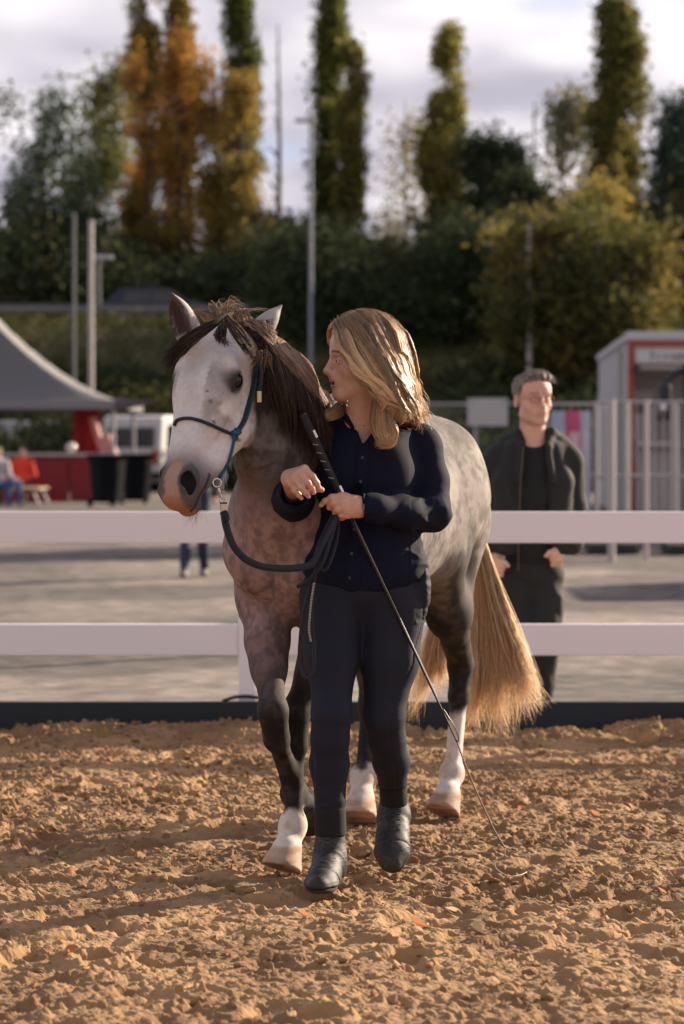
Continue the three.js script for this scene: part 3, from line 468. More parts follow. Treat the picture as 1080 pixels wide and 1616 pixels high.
mast('lamp_post', 'tall slim lamp post in front of the tallest poplar', 491, 196, 84, 0.075, [0.24, 0.26, 0.30], -0.6);
mast('flag_pole', 'short pale post standing out of the rusty bush at right', 836, 358, 80.6, 0.10, [0.50, 0.45, 0.42], 0, undefined, 'pole');
{ // casts the long thin shadow that lies across the yard
  const o = thing('lamp_post', 'steel lamp post beside the arena to the right', 'lamp post', [5.2, ASPH, -20.9]); put('pole', cyl(0.05, 0.08, 3.9, 5.2, ASPH + 1.95, -20.9), std([0.3, 0.3, 0.32], 0.5), o); put('lamp_head', box(0.5, 0.1, 0.2, 5.2, ASPH + 3.95, -20.9, 0.03), std([0.4, 0.4, 0.4], 0.4), o);
}
// ---------------------------------------------------------------- tent bar
{
  const TD = 61, cx = -10.35, hw = 5.3, o = thing('tent', 'grey peaked marquee roof over the red bar at left', 'tent', [cx, ASPH, -TD]), eave = 2.20, peak = 6.8;
  const n = 28, p = [], idx = []; for (let j = 0; j <= n; j++) for (let i = 0; i <= n; i++) { const a = i / n * 2 - 1, b = j / n * 2 - 1, m = Math.max(Math.abs(a), Math.abs(b)), diag = Math.abs(a * b) / Math.max(0.001, m * m), y = eave + (peak - eave) * Math.pow(1 - m, 1.75) - 0.10 * Math.sin(m * Math.PI) * (1 - diag) + (m > 0.985 ? -0.05 : 0); p.push(cx + a * hw * (1 + 0.02 * diag), y, -TD + b * 3.0); if (i && j) { const q = j * (n + 1) + i; idx.push(q, q - n - 1, q - n - 2, q, q - n - 2, q - 1); } }
  const g = new THREE.BufferGeometry(); g.setAttribute('position', new THREE.Float32BufferAttribute(p, 3)); for (let q = 0; q < idx.length; q += 3) { const t = idx[q + 1]; idx[q + 1] = idx[q + 2]; idx[q + 2] = t; } g.setIndex(idx); g.computeVertexNormals(); put('roof', g, phys([0.115, 0.112, 0.115], 0.7, { transmission: 0.06, thickness: 0, side: THREE.DoubleSide }), o);
  for (const a of [-1, 1]) for (const b of [-1, 1]) put('post', cyl(0.05, 0.05, eave - ASPH, cx + a * (hw - 0.2), (eave + ASPH) / 2, -TD + b * 2.8), std([0.35, 0.35, 0.37], 0.4), o);
  for (let s = 0; s < 4; s++) { const w = s < 2 ? [hw * 2, 0.2, 0.02] : [0.02, 0.2, 6.0], q = [[0, 1], [0, -1], [1, 0], [-1, 0]][s]; put('valance', box(w[0], w[1], w[2], cx + q[0] * (hw + 0.02), eave - 0.06, -TD + q[1] * 3.02), std([0.20, 0.195, 0.2], 0.8), o); }
  const ext = thing('awning', 'small dark flap hanging from the right corner of the tent', 'awning', [cx + hw, eave, -TD + 3]); const fl = new THREE.ConeGeometry(0.16, 1.0, 12); fl.scale(1, 1, 0.5); fl.rotateZ(-1.5); fl.translate(cx + hw + 0.35, eave - 0.04, -TD + 3); put('cloth', fl, std([0.08, 0.08, 0.09], 0.8), ext);
  const bar = thing('bar_counter', 'dark red bar counter with a pale top under the tent', 'counter', [-6.85, ASPH, -TD + 2.0]), RED = std([0.20, 0.012, 0.016], 0.75);
  for (let i = 0; i < 3; i++) put('front_panel', box(0.97, 1.02, 0.06, -8.2 + i * 1.0 + 0.42, ASPH + 0.52, -TD + 2.6, 0.01), RED, bar); put('counter_top', box(3.1, 0.06, 0.55, -7.3 + 0.5, ASPH + 1.09, -TD + 2.45, 0.01), std([0.45, 0.42, 0.43], 0.5), bar); put('side_panel', box(0.05, 1.02, 0.5, -5.27, ASPH + 0.52, -TD + 2.32, 0.01), RED, bar);
  const dr = (x, w, lab, lean) => { const t = thing('curtain', lab, 'curtain', [x, ASPH, -TD + 1.6]); const g = new THREE.PlaneGeometry(w, 2.1, 30, 8), a = g.attributes.position; for (let i = 0; i < a.count; i++) { a.setZ(i, 0.06 * Math.sin(a.getX(i) * 26 + 0.8 * a.getY(i))); } g.computeVertexNormals(); g.translate(x, ASPH + 1.12, -TD + 1.6); put('cloth', g, phys([0.30, 0.016, 0.02], 0.85, { side: THREE.DoubleSide }), t); };
  dr(-6.0, 0.62, 'dark red curtain hanging at the right end of the bar', 0); dr(-8.75, 0.5, 'dark red curtain hanging left of the bar opening', 0);
  for (const [x, top, lean, lab] of [[-5.75, 1.95, 0.28, 'pale red bent pipe leaning against the curtain at the right end of the bar'], [-5.42, 1.55, 0.14, 'shorter pale bent pipe nearest the wheelie bins']]) { const q = put('pipe', tube([v3(x + lean, ASPH + 1.0, -TD + 2.0), v3(x + lean * 0.6, ASPH + 1.2, -TD + 2.0), v3(x, ASPH + top - 0.2, -TD + 2.0), v3(x - 0.05, ASPH + top, -TD + 2.0)], 0.09, 16, 8), std([0.55, 0.20, 0.17], 0.5), scene); tag(q, lab, 'pipe'); const b = new THREE.SphereGeometry(0.15, 14, 10); b.translate(x + lean + 0.05, ASPH + 0.98, -TD + 2.0); const k = put('ball', b, std([0.65, 0.55, 0.5], 0.4), scene); tag(k, 'pale ball at the foot of the ' + (top > 1.7 ? 'longer' : 'shorter') + ' bent pipe', 'ball'); }
  const lamp = put('ball', (() => { const s = new THREE.SphereGeometry(0.13, 14, 10); s.translate(-6.25, ASPH + 1.25, -TD + 2.5); return s; })(), phys([0.75, 0.7, 0.62], 0.15), scene); tag(lamp, 'bright round pale lamp standing on the right end of the bar', 'lamp'); lamp.name = numbered('table_lamp');
  const tr = thing('trailer', 'pale trailer seen through the tent behind the bar', 'trailer', [-8.9, ASPH, -76]); put('body', box(2.6, 1.3, 2, -8.9, 1.25, -76, 0.08), std([0.42, 0.40, 0.40], 0.6), tr); put('chassis', box(2.7, 0.16, 1.8, -8.9, 0.52, -76, 0.02), std([0.05, 0.05, 0.05], 0.8), tr); for (const s of [-1, 1]) { const w = new THREE.CylinderGeometry(0.3, 0.3, 0.2, 18); w.rotateX(Math.PI / 2); w.translate(-8.9, 0.2, -76 + s * 0.95); put('wheel', w, std([0.02, 0.02, 0.02], 0.9), tr); }
}
{ // two wheelie bins
  const bin = (u, vb, d, turn, lab) => {
    const x = px2m(u - 540, d), o = thing('wheelie_bin', lab, 'wheelie bin', [x, ASPH, -d], 'wheelie bins by the bar'), m = phys([0.006, 0.007, 0.009], 0.85, { specularIntensity: 0.2 }); o.rotation.y = turn;
    const add = (n, g, mm = m) => { const q = new THREE.Mesh(g, mm); q.name = n; o.add(q); return q; };
    const g = new THREE.CylinderGeometry(0.42, 0.33, 0.95, 4, 1); g.rotateY(Math.PI / 4); g.scale(0.98, 1, 1.1); g.translate(0, 0.57, 0); add('body', g.toNonIndexed()); g.computeVertexNormals();
    add('lid', box(0.66, 0.07, 0.78, 0, 1.09, 0.02, 0.03)); add('rim', box(0.62, 0.06, 0.70, 0, 1.03, 0, 0.02)); const h = new THREE.CylinderGeometry(0.02, 0.02, 0.5, 8); h.rotateZ(Math.PI / 2); h.translate(0, 1.02, -0.42); add('handle', h);
    for (const s of [-1, 1]) { const w = new THREE.CylinderGeometry(0.1, 0.1, 0.06, 16); w.rotateZ(Math.PI / 2); w.translate(s * 0.26, 0.1, -0.34); add('wheel', w); }
  };
  bin(170, 800, 54, 0.5, 'larger dark wheelie bin beside the red bar'); bin(216, 797, 56, 0.3, 'smaller dark wheelie bin in front of the white van');
}
// ---------------------------------------------------------------- site fence, booth, banner and boards at the right
const GALV = std([0.36, 0.35, 0.35], 0.45, { metalness: 0.4 });
function panel(x0, x1, d, lab, top = 1.82) {
  const o = thing('fence_panel', lab, 'fence panel', [(x0 + x1) / 2, ASPH, -d], 'wire site fence panels'), y0 = ASPH + 0.12, y1 = top;
  for (const x of [x0, x1]) put('post', cyl(0.028, 0.028, y1 - y0, x, (y0 + y1) / 2, -d, 10), GALV, o);
  for (const y of [y0 + 0.05, (y0 + y1) / 2 - 0.05, y1 - 0.02]) { const g = new THREE.CylinderGeometry(0.02, 0.02, x1 - x0, 8); g.rotateZ(Math.PI / 2); g.translate((x0 + x1) / 2, y, -d); put('rail', g, GALV, o); }
  const w = []; for (let x = x0 + 0.11; x < x1 - 0.04; x += 0.11) w.push(cyl(0.004, 0.004, y1 - y0, x, (y0 + y1) / 2, -d, 4)); put('mesh_wire', join(w), GALV, o, 'stuff');
  for (const x of [x0, x1]) put('foot', box(0.24, 0.13, 0.6, x, ASPH + 0.066, -d, 0.03), std([0.03, 0.03, 0.032], 0.9), o);
}
{
  const X = (u, d) => px2m(u - 540, d);
  panel(X(942, 31.8), X(988, 31.8), 31.8, 'narrow galvanised fence panel left of the orange booth frame'); panel(X(992, 32), X(1062, 32), 32, 'galvanised fence panel in front of the booth door'); panel(X(1067, 31.6), X(1220, 31.6), 31.6, 'galvanised fence panel at the right edge of the picture');
  panel(X(862, 33.5), X(940, 33.5), 33.5, 'galvanised fence panel carrying the pink and blue banner');
  for (let i = 0; i < 2; i++) panel(X(640 + i * 112, 46), X(750 + i * 112, 46), 46, i ? 'distant wire fence panel behind the standing man' : 'distant wire fence panel carrying the pale board', 2.0);
  for (const [u, d, w, lab] of [[965, 29.5, 12, 'thick pale upright post in front of the booth side wall'], [1020, 30, 8, 'pale upright post in front of the booth hatch']]) { const q = put('post', cyl(px2m(w, d) / 2, px2m(w, d) / 2, 1.9, X(u, d), ASPH + 0.95, -d), std([0.42, 0.385, 0.36], 0.6), scene); tag(q, lab, 'post'); }
  const bn = thing('banner', 'long banner striped pale blue, pink and white on the fence right of the man', 'banner', [X(902, 33.3), ASPH, -33.3]); let s0 = 868;
  for (const [w, c] of [[24, [0.34, 0.38, 0.47]], [24, [0.52, 0.07, 0.17]], [16, [0.42, 0.44, 0.52]]]) { const g = new THREE.PlaneGeometry(px2m(w, 33.3) - 0.004, 1.45, 8, 14), a = g.attributes.position; for (let i = 0; i < a.count; i++) a.setZ(i, 0.03 * Math.sin(a.getX(i) * 18 + a.getY(i) * 3)); g.computeVertexNormals(); g.translate(X(s0 + w / 2, 33.3), 0.98, -33.3 + 0.05); const m = phys([1, 1, 1], 0.7, { side: THREE.DoubleSide }); m.map = noiseTex(64, (u, v) => { const q = sstep(0.5, 0.62, tfbm(u, v, 5, 3, w)); const k = mix3(c, [0.62, 0.55, 0.58], 0.75 * q * (v < 0.8 ? 1 : 0)); return k.map((e) => e ** (1 / 2.2)); }, 1, true); put('stripe', g, m, bn); s0 += w; }
  const sg = thing('notice_board', 'blank pale grey board on the fence left of the man', 'board', [X(770, 45.6), ASPH, -45.6]); put('board', box(px2m(64, 45.6), px2m(44, 45.6), 0.02, X(771, 45.6), yOfV(650, 45.6), -45.8, 0.004), std([0.44, 0.42, 0.40], 0.7), sg); for (const u of [745, 797]) put('clamp', box(0.04, 0.09, 0.06, X(u, 45.6), yOfV(634, 45.6), -45.8), GALV, sg);
  // booth
  const D = 46, x0 = X(991, D), yt = yOfV(538, D), b = thing('booth', 'white sales booth with an orange-red frame and open front at right', 'booth', [x0 + 2.5, ASPH, -D]), WH = std([0.50, 0.485, 0.50], 0.7), OR = std([0.34, 0.045, 0.025], 0.6), IN = std([0.40, 0.37, 0.35], 0.8);
  const side = new THREE.Shape(); side.moveTo(0, ASPH); side.lineTo(0, yt - 0.02); side.lineTo(-9, yt - 0.9); side.lineTo(-9, ASPH); const sgm = new THREE.ExtrudeGeometry(side, { depth: 0.06, bevelEnabled: false });
  { const L = 11.5, dx = X(945, D + L) - x0; const p = [[x0, yt, -D], [x0 + dx, yt, -D - L], [x0 + dx, ASPH, -D - L], [x0, ASPH, -D]]; const g = new THREE.BufferGeometry(); const q = []; for (const t of [0, 0.06]) q.push(...p.map(([x, y, z]) => [x + t, y, z])); const F = [[0, 1, 2], [0, 2, 3], [4, 6, 5], [4, 7, 6], [0, 4, 5], [0, 5, 1], [3, 2, 6], [3, 6, 7], [0, 3, 7], [0, 7, 4], [1, 5, 6], [1, 6, 2]]; g.setAttribute('position', new THREE.Float32BufferAttribute(F.flat().flatMap((k) => q[k]), 3)); g.computeVertexNormals(); put('side_wall', g, std([0.40, 0.40, 0.43], 0.7), b); 
    { const r = box(6.1, 0.12, L, 3.0, yt + 0.065, -L / 2), ra = r.attributes.position; for (let i = 0; i < ra.count; i++) ra.setX(i, ra.getX(i) + x0 + dx * (-ra.getZ(i) / L)); r.translate(0, 0, -D); r.computeVertexNormals(); put('roof', r, WH, b); } put('roof_edge', box(6.2, 0.16, 0.1, x0 + 3.06, yt + 0.085, -D + 0.06, 0.02), WH, b); put('back_wall', box(6, yt - ASPH - 0.1, 0.06, x0 + 3.0, (yt + ASPH) / 2 - 0.05, -D - 1.6), IN, b); }
  put('frame_post', box(0.10, yt - ASPH, 0.12, x0 + 0.045, (yt + ASPH) / 2, -D + 0.1, 0.01), OR, b); put('frame_beam', box(6, 0.09, 0.12, x0 + 3.10, yt - 0.055, -D + 0.1, 0.01), OR, b);
  const fas = put('fascia', box(6, 0.26, 0.08, x0 + 3.12, yt - 0.275, -D + 0.08, 0.01), std([0.56, 0.53, 0.52], 0.6), b);
  { const R = rng(31), gl = []; let x = x0 + 0.42; for (let i = 0; i < 11; i++) { const w = 0.045 + 0.03 * R(), h = i ? 0.11 : 0.17; gl.push(box(0.022, h, 0.01, x, yt - 0.29 + (h - 0.11) / 2, -D + 0.126)); if (R() > 0.35) gl.push(box(w, 0.022, 0.01, x + w / 2, yt - 0.29 + (R() - 0.5) * 0.09, -D + 0.127)); if (R() > 0.5) gl.push(box(0.02, h * 0.8, 0.01, x + w, yt - 0.295, -D + 0.126)); x += w + 0.06; } const m = put('lettering', join(gl), std([0.09, 0.085, 0.09], 0.8), fas); m.position.set(0, 0, 0); m.position.sub(worldPos(fas)); m.userData.kind = 'stuff'; }
  put('lintel', box(5.6, 0.12, 0.3, x0 + 3.0, yt - 0.47, -D - 0.1, 0.02), std([0.38, 0.33, 0.29], 0.7), b); put('bracket', box(0.14, 0.06, 0.2, x0 + 0.12, yt - 0.52, -D + 0.18, 0.01), std([0.03, 0.03, 0.03], 0.6), b);
  const dr = put('door', box(0.46, 1.4, 0.05, x0 + 0.43, yt - 1.55, -D - 1.5, 0.01), std([0.56, 0.52, 0.50], 0.6), b); const dw = put('window', box(0.24, 0.24, 0.02, x0 + 0.42, yt - 1.18, -D - 1.465), std([0.02, 0.025, 0.03], 0.3), dr); dw.position.set(0, 0, 0).sub(worldPos(dr));
  put('counter', box(5.6, 0.08, 0.5, x0 + 2.95, ASPH + 1.35, -D - 0.1, 0.02), std([0.42, 0.38, 0.36], 0.6), b); put('counter_front', box(5.6, 1.3, 0.05, x0 + 2.95, ASPH + 0.65, -D - 0.05, 0.01), std([0.33, 0.30, 0.29], 0.8), b);
  const fl = thing('spotlight', 'black work lamp with a shiny lens on a bracket in front of the booth', 'lamp', [X(1066, 34), ASPH, -34]), BK = std([0.012, 0.013, 0.015], 0.6), z = -34;
  put('mast', cyl(0.05, 0.06, 2.45, X(1084, 34), ASPH + 1.22, z), BK, fl); put('arm', tube([v3(X(1084, 34), 2.28, z), v3(X(1066, 34), 2.22, z), v3(X(1050, 34), 2.08, z), v3(X(1047, 34), 1.85, z)], 0.045, 20, 8), BK, fl); put('housing', box(0.15, 0.42, 0.16, X(1050, 34), 1.86, z, 0.04), BK, fl); const ln = new THREE.SphereGeometry(0.05, 14, 10); ln.translate(X(1046, 34), 1.86 - 0.1, z + 0.07); put('lens', ln, phys([0.7, 0.7, 0.72], 0.1), fl); put('hood', box(0.26, 0.06, 0.2, X(1052, 34), 1.62, z, 0.02), BK, fl);
}
tree({ name: 'shade_tree', label: 'dense tree standing beyond the right edge of the yard', u: 540 + 17 / 45 * 4000, top: 695 - 8.6 / 45 * 4000, d: 45, w: 4.2 / 45 * 4000, kind: 'round', n: 5200, blobs: 26, gap: 0.1, low: 0.16, color: deep, seed: 77, r0: 0.3 });
{ // a box trailer and a pavilion off to the right, which throw the broad shadows over the yard
  const t = thing('box_trailer', 'white box trailer standing beyond the right edge of the yard', 'trailer', [11.5, ASPH, -37]); put('body', box(5.5, 2.6, 2.4, 12.2, 1.9, -38.5, 0.08), std([0.5, 0.5, 0.5], 0.6), t); put('chassis', box(5.6, 0.2, 2.2, 12.2, 0.5, -38.5), std([0.04, 0.04, 0.04], 0.8), t); for (const x of [11, 13.4]) for (const s of [-1, 1]) { const w = new THREE.CylinderGeometry(0.45, 0.45, 0.25, 18); w.rotateX(Math.PI / 2); w.translate(x, 0.35, -38.5 + s * 1.1); put('wheel', w, std([0.02, 0.02, 0.02], 0.9), t); }
  const q = thing('storage_container', 'grey steel storage container beyond the right edge of the yard', 'container', [9.1, ASPH, -27]); put('body', box(4.2, 2.3, 2.2, 9.3, ASPH + 1.25, -27, 0.03), std([0.22, 0.24, 0.26], 0.6), q); for (let i = 0; i < 14; i++) put('rib', box(0.12, 2.1, 0.05, 7.4 + i * 0.29, ASPH + 1.25, -25.885, 0.01), std([0.22, 0.24, 0.26], 0.6), q); put('door', box(0.05, 2.0, 1.9, 7.185, ASPH + 1.25, -27, 0.01), std([0.2, 0.22, 0.24], 0.6), q);
}
// ================================================================ horse
const HO = v3(-0.158, 0, -7.80), HA = v3(-0.34, 0, 0.94).normalize(), HL = v3(0.94, 0, 0.34).normalize(), UP = v3(0, 1, 0);
const H = (f, y, l) => HO.clone().addScaledVector(HA, f).addScaledVector(HL, l).setY(y);
const HB = [HA, UP, HL];
const toH = (x, y, z) => { x -= HO.x; z -= HO.z; return [x * HA.x + z * HA.z, y, x * HL.x + z * HL.z]; };
// head axes: x = the horse's left, y = down the face from poll to muzzle, z = out of the face
const QY = v3(-0.25, -0.883, 0.40).normalize(), QX = v3(0.85, 0, 0.53).normalize(), QZ = v3().crossVectors(QX, QY).normalize(); if (QZ.z < 0) QZ.negate();
QX.crossVectors(QY, QZ).normalize(); if (QX.x < 0) QX.negate();
const QO = P(335, 522, 7.42), QB = [QX, QY, QZ];
const QS = 0.885;                                          // head length
const Q = (x, y, z) => QO.clone().addScaledVector(QX, x).addScaledVector(QY, y * QS).addScaledVector(QZ, z);
const toQ = (x, y, z) => { x -= QO.x; y -= QO.y; z -= QO.z; return [x * QX.x + y * QX.y + z * QX.z, (x * QY.x + y * QY.y + z * QY.z) / QS, x * QZ.x + y * QZ.y + z * QZ.z]; };
const basis = (dir, side) => { const Y = dir.clone().normalize(), X = side.clone().addScaledVector(Y, -side.dot(Y)).normalize(); return [X, Y, v3().crossVectors(X, Y)]; };

const EARS = [                                              // root, tip, where the opening looks
  { a: P(302, 536, 7.40), b: P(271, 461, 7.36), open: v3(-0.75, 0.1, 0.62), w: 0.044 },
  { a: P(385, 556, 7.44), b: P(446, 480, 7.46), open: v3(0.62, -0.62, -0.42), w: 0.050 },
];
const horsePrims = [];
{
  const p = horsePrims, e = (f, y, l, r, k = 0.06, op = 'u', B = HB) => p.push(ell(H(f, y, l), r, k, op, B));
  // trunk
  e(-0.48, 1.07, 0, [0.52, 0.335, 0.262]);
  e(-0.06, 1.03, 0, [0.21, 0.28, 0.165], 0.1);
  e(-0.80, 1.07, 0, [0.42, 0.27, 0.26], 0.1);
  p.push(cone(H(-0.22, 1.38, 0), H(-0.55, 1.36, 0), 0.085, 0.10, 0.12), cone(H(-0.55, 1.34, 0), H(-0.95, 1.30, 0), 0.10, 0.11, 0.12));
  e(-1.05, 1.15, 0, [0.33, 0.262, 0.25], 0.1);
  for (const s of [-1, 1]) {
    e(-1.24, 1.12, s * 0.11, [0.185, 0.235, 0.148], 0.08);
    e(-1.10, 1.27, s * 0.11, [0.19, 0.115, 0.12], 0.08);       // croup muscle
    e(-0.10, 1.05, s * 0.105, [0.19, 0.24, 0.085], 0.06);      // shoulder
    e(0.085, 0.99, s * 0.08, [0.08, 0.14, 0.082], 0.05);    // breast
    p.push(cone(H(-0.25, 1.30, s * 0.10), H(0.05, 0.98, s * 0.115), 0.07, 0.075, 0.06));
  }
  // neck
  p.push(...chain([[H(-0.22, 1.36, 0), 0.075], [P(492, 662, 7.78), 0.062], [P(442, 604, 7.60), 0.062], [P(388, 555, 7.48), 0.062]], 0.07));
  p.push(...chain([[H(-0.03, 1.08, 0), 0.165], [P(452, 790, 7.68), 0.122], [P(428, 700, 7.58), 0.105], [P(394, 620, 7.52), 0.092]], 0.09));
  p.push(...chain([[H(-0.12, 1.22, 0.02), 0.155], [P(466, 705, 7.68), 0.10], [P(412, 606, 7.54), 0.082]], 0.08));
  const nNeck = p.length;
  // head
  const q = (x, y, z, r, k = 0.03, op = 'u') => p.push(ell(Q(x, y, z), [r[0], r[1] * QS, r[2]], k, op, QB));
  p.push(cone(Q(0, 0.03, -0.07), Q(0, 0.2, -0.062), 0.082, 0.088, 0.05));
  q(0, 0.155, -0.045, [0.098, 0.13, 0.068], 0.03);
  p.push(cone(Q(0, 0.2, -0.058), Q(0, 0.47, -0.068), 0.078, 0.046, 0.03));
  p.push(cone(Q(0.03, 0.2, -0.02), Q(0.018, 0.46, -0.038), 0.032, 0.018, 0.025), cone(Q(-0.03, 0.2, -0.02), Q(-0.018, 0.46, -0.038), 0.032, 0.018, 0.025));
  for (const s of [-1, 1]) {
    q(s * 0.055, 0.215, -0.135, [0.038, 0.125, 0.112], 0.035);   // cheek
    q(s * 0.045, 0.12, -0.16, [0.04, 0.07, 0.08], 0.04);
    p.push(cone(Q(s * 0.05, 0.27, -0.165), Q(s * 0.026, 0.49, -0.112), 0.048, 0.036, 0.035));  // jaw bar
    p.push(cone(Q(s * 0.078, 0.21, -0.075), Q(s * 0.056, 0.345, -0.07), 0.022, 0.012, 0.02));   // facial crest
    p.push(cone(Q(s * 0.074, 0.105, -0.018), Q(s * 0.096, 0.150, -0.034), 0.024, 0.017, 0.022)); // brow ridge
    q(s * 0.090, 0.158, -0.052, [0.028, 0.036, 0.030], 0.015);    // lids over the eye
    q(s * 0.121, 0.158, -0.052, [0.027, 0.030, 0.0175], 0.005, 's');
    q(s * 0.039, 0.53, -0.052, [0.028, 0.052, 0.036], 0.02);      // nostril flare
  }
  q(0, 0.525, -0.085, [0.049, 0.07, 0.056], 0.03);
  q(0, 0.582, -0.085, [0.044, 0.032, 0.040], 0.028);
  q(0, 0.565, -0.138, [0.038, 0.042, 0.026], 0.018);
  for (const s of [-1, 1]) {
    p.push(...chain([[Q(s * 0.049, 0.497, -0.008), 0.012], [Q(s * 0.062, 0.522, -0.022), 0.018], [Q(s * 0.064, 0.548, -0.044), 0.0205], [Q(s * 0.052, 0.560, -0.058), 0.014]], 0.006, 's'), ell(Q(s * 0.046, 0.535, -0.034), [0.016, 0.026, 0.020], 0.004, 's', QB));
    p.push(cone(Q(s * 0.068, 0.49, -0.108), Q(s * 0.034, 0.60, -0.124), 0.004, 0.006, 0.008, 's'));   // mouth line
  }
  // ears
  for (const E of EARS) {
    const dir = E.b.clone().sub(E.a), L = dir.length(), B = basis(dir, v3().crossVectors(dir, E.open)), m = (t) => E.a.clone().lerp(E.b, t);
    p.push(cone(m(-0.12), m(0.2), 0.038, 0.033, 0.04));
    p.push(ell(m(0.36), [E.w, L * 0.52, 0.034], 0.025, 'u', B));
    p.push(cone(m(0.4), m(0.98), 0.034, 0.004, 0.012));
    const O = B[2].clone(); if (O.dot(E.open) < 0) O.negate();
    p.push(ell(m(0.42).addScaledVector(O, 0.026), [E.w * 0.68, L * 0.50, 0.030], 0.006, 's', B));
  }
  horsePrims.head = p.slice(nNeck); horsePrims.solidHead = horsePrims.head.filter((q) => q.op === 'u'); horsePrims.rest = p.slice(0, nNeck);
  // left fore (standing), right fore (lifted), hinds
  const lf = { el: H(-0.10, 0.83, 0.115), kn: P(466, 1150, 7.80), fe: P(462, 1304, 7.83), co: P(452, 1340, 7.78), ho: P(445, 1372, 7.76) };
  const rf = { el: H(-0.04, 0.83, -0.105), kn: P(431, 1148, 7.62), fe: P(464, 1252, 7.88), co: P(484, 1272, 7.97), ho: P(494, 1290, 8.03) };
  const foreLeg = (J, fwd) => {
    const up = J.el.clone().lerp(J.kn, 0.55);
    p.push(cone(J.el.clone().add(v3(0, 0.1, -0.02)), J.el, 0.09, 0.080, 0.06), ...chain([[J.el, 0.076], [J.el.clone().lerp(J.kn, 0.35), 0.058], [up, 0.046], [J.kn.clone().add(v3(0, 0.055, 0)), 0.038]], 0.05));
    p.push(cone(J.kn.clone().add(v3(0, 0.045, 0)), J.kn.clone().lerp(J.fe, 0.16), 0.044, 0.040, 0.03));
    const c1 = J.kn.clone().lerp(J.fe, 0.2), c2 = J.kn.clone().lerp(J.fe, 0.88), b = fwd.clone().multiplyScalar(-0.022);
    p.push(cone(c1, c2, 0.0275, 0.0255, 0.03), cone(c1.clone().add(b), c2.clone().add(b), 0.021, 0.022, 0.02));
    p.push(ell(J.fe, [0.038, 0.040, 0.042], 0.03, 'u', HB), cone(J.fe.clone().addScaledVector(fwd, -0.012), J.co.clone().addScaledVector(fwd, -0.012), 0.034, 0.036, 0.03));
  };
  foreLeg(lf, v3(-0.2, 0, 0.95)); foreLeg(rf, v3(-0.34, 0.5, 0.6));
  const hoof = (J, fwd, w = 1) => {
    const d = J.ho.clone().sub(J.co).normalize(), s = v3().crossVectors(d, fwd).normalize(), n = v3().crossVectors(s, d).normalize(); if (n.dot(fwd) < 0) n.negate();
    const B = [s, d, n], c = J.co.clone().lerp(J.ho, 0.6), len = J.co.distanceTo(J.ho);
    p.push(cone(J.co, J.ho.clone().addScaledVector(n, 0.012), 0.043 * w, 0.060 * w, 0.018), cone(J.co.clone().addScaledVector(n, -0.02), J.ho.clone().addScaledVector(n, -0.024), 0.034 * w, 0.050 * w, 0.02));
    const o = J.ho.clone().addScaledVector(d, -0.004); p.push({ ...cut((x, y, z) => (x - o.x) * d.x + (y - o.y) * d.y + (z - o.z) * d.z > -0.09 && (x - o.x) ** 2 + (y - o.y) ** 2 + (z - o.z) ** 2 < 0.03 ? -((x - o.x) * d.x + (y - o.y) * d.y + (z - o.z) * d.z) : 1, 0.004) });
  };
  hoof({ co: lf.co, ho: lf.ho.clone().setY(0.006) }, v3(-0.45, 0.1, 0.9)); hoof(rf, v3(-0.1, -0.9, 0.3));
  const lh = { st: H(-0.97, 0.93, 0.165), hk: P(727, 1068, 9.14), fe: P(713, 1222, 9.05), co: P(706, 1254, 8.98), ho: P(699, 1286, 8.95) };
  const rh = { st: H(-0.78, 0.88, -0.16), hk: P(585, 1085, 8.98), fe: P(573, 1228, 8.88), co: P(570, 1262, 8.82), ho: P(567, 1296, 8.78) };
  const hindLeg = (J, s) => {
    const hip = H(-1.10, 1.12, s * 0.135);
    p.push(cone(hip, J.st, 0.15, 0.088, 0.10), cone(H(-1.28, 1.0, s * 0.12), J.st.clone().lerp(J.hk, 0.5), 0.115, 0.062, 0.08));
    p.push(...chain([[J.st, 0.085], [J.st.clone().lerp(J.hk, 0.45), 0.064], [J.hk.clone().add(v3(0, 0.05, 0)), 0.044]], 0.06));
    p.push(cone(J.st.clone().lerp(J.hk, 0.62).addScaledVector(HA, -0.045), J.hk.clone().addScaledVector(HA, -0.05).add(v3(0, 0.035, 0)), 0.026, 0.024, 0.03));
    p.push(cone(J.hk.clone().add(v3(0, 0.03, 0)), J.hk.clone().lerp(J.fe, 0.2), 0.043, 0.036, 0.03));
    const c1 = J.hk.clone().lerp(J.fe, 0.2), c2 = J.hk.clone().lerp(J.fe, 0.9), b = HA.clone().multiplyScalar(-0.024);
    p.push(cone(c1, c2, 0.029, 0.027, 0.03), cone(c1.clone().add(b), c2.clone().add(b), 0.022, 0.023, 0.02));
    p.push(ell(J.fe, [0.040, 0.042, 0.043], 0.03, 'u', HB), cone(J.fe, J.co, 0.035, 0.037, 0.03));
  };
  hindLeg(lh, 1); hindLeg(rh, -1);
  hoof({ co: lh.co, ho: lh.ho.clone().setY(0.004) }, v3(-0.5, 0.1, 0.85)); hoof({ co: rh.co, ho: rh.ho.clone().setY(0.004) }, v3(-0.2, 0.1, 0.95), 1.08);
  p.push(cone(H(-1.36, 1.30, 0), H(-1.48, 1.22, 0), 0.05, 0.04, 0.05), cone(H(-1.48, 1.22, 0), H(-1.53, 1.0, 0), 0.035, 0.028, 0.03));   // dock
  horsePrims.legs = { lf, rf, lh, rh };
}
const ridge = (x) => 1 - Math.abs(2 * x - 1);
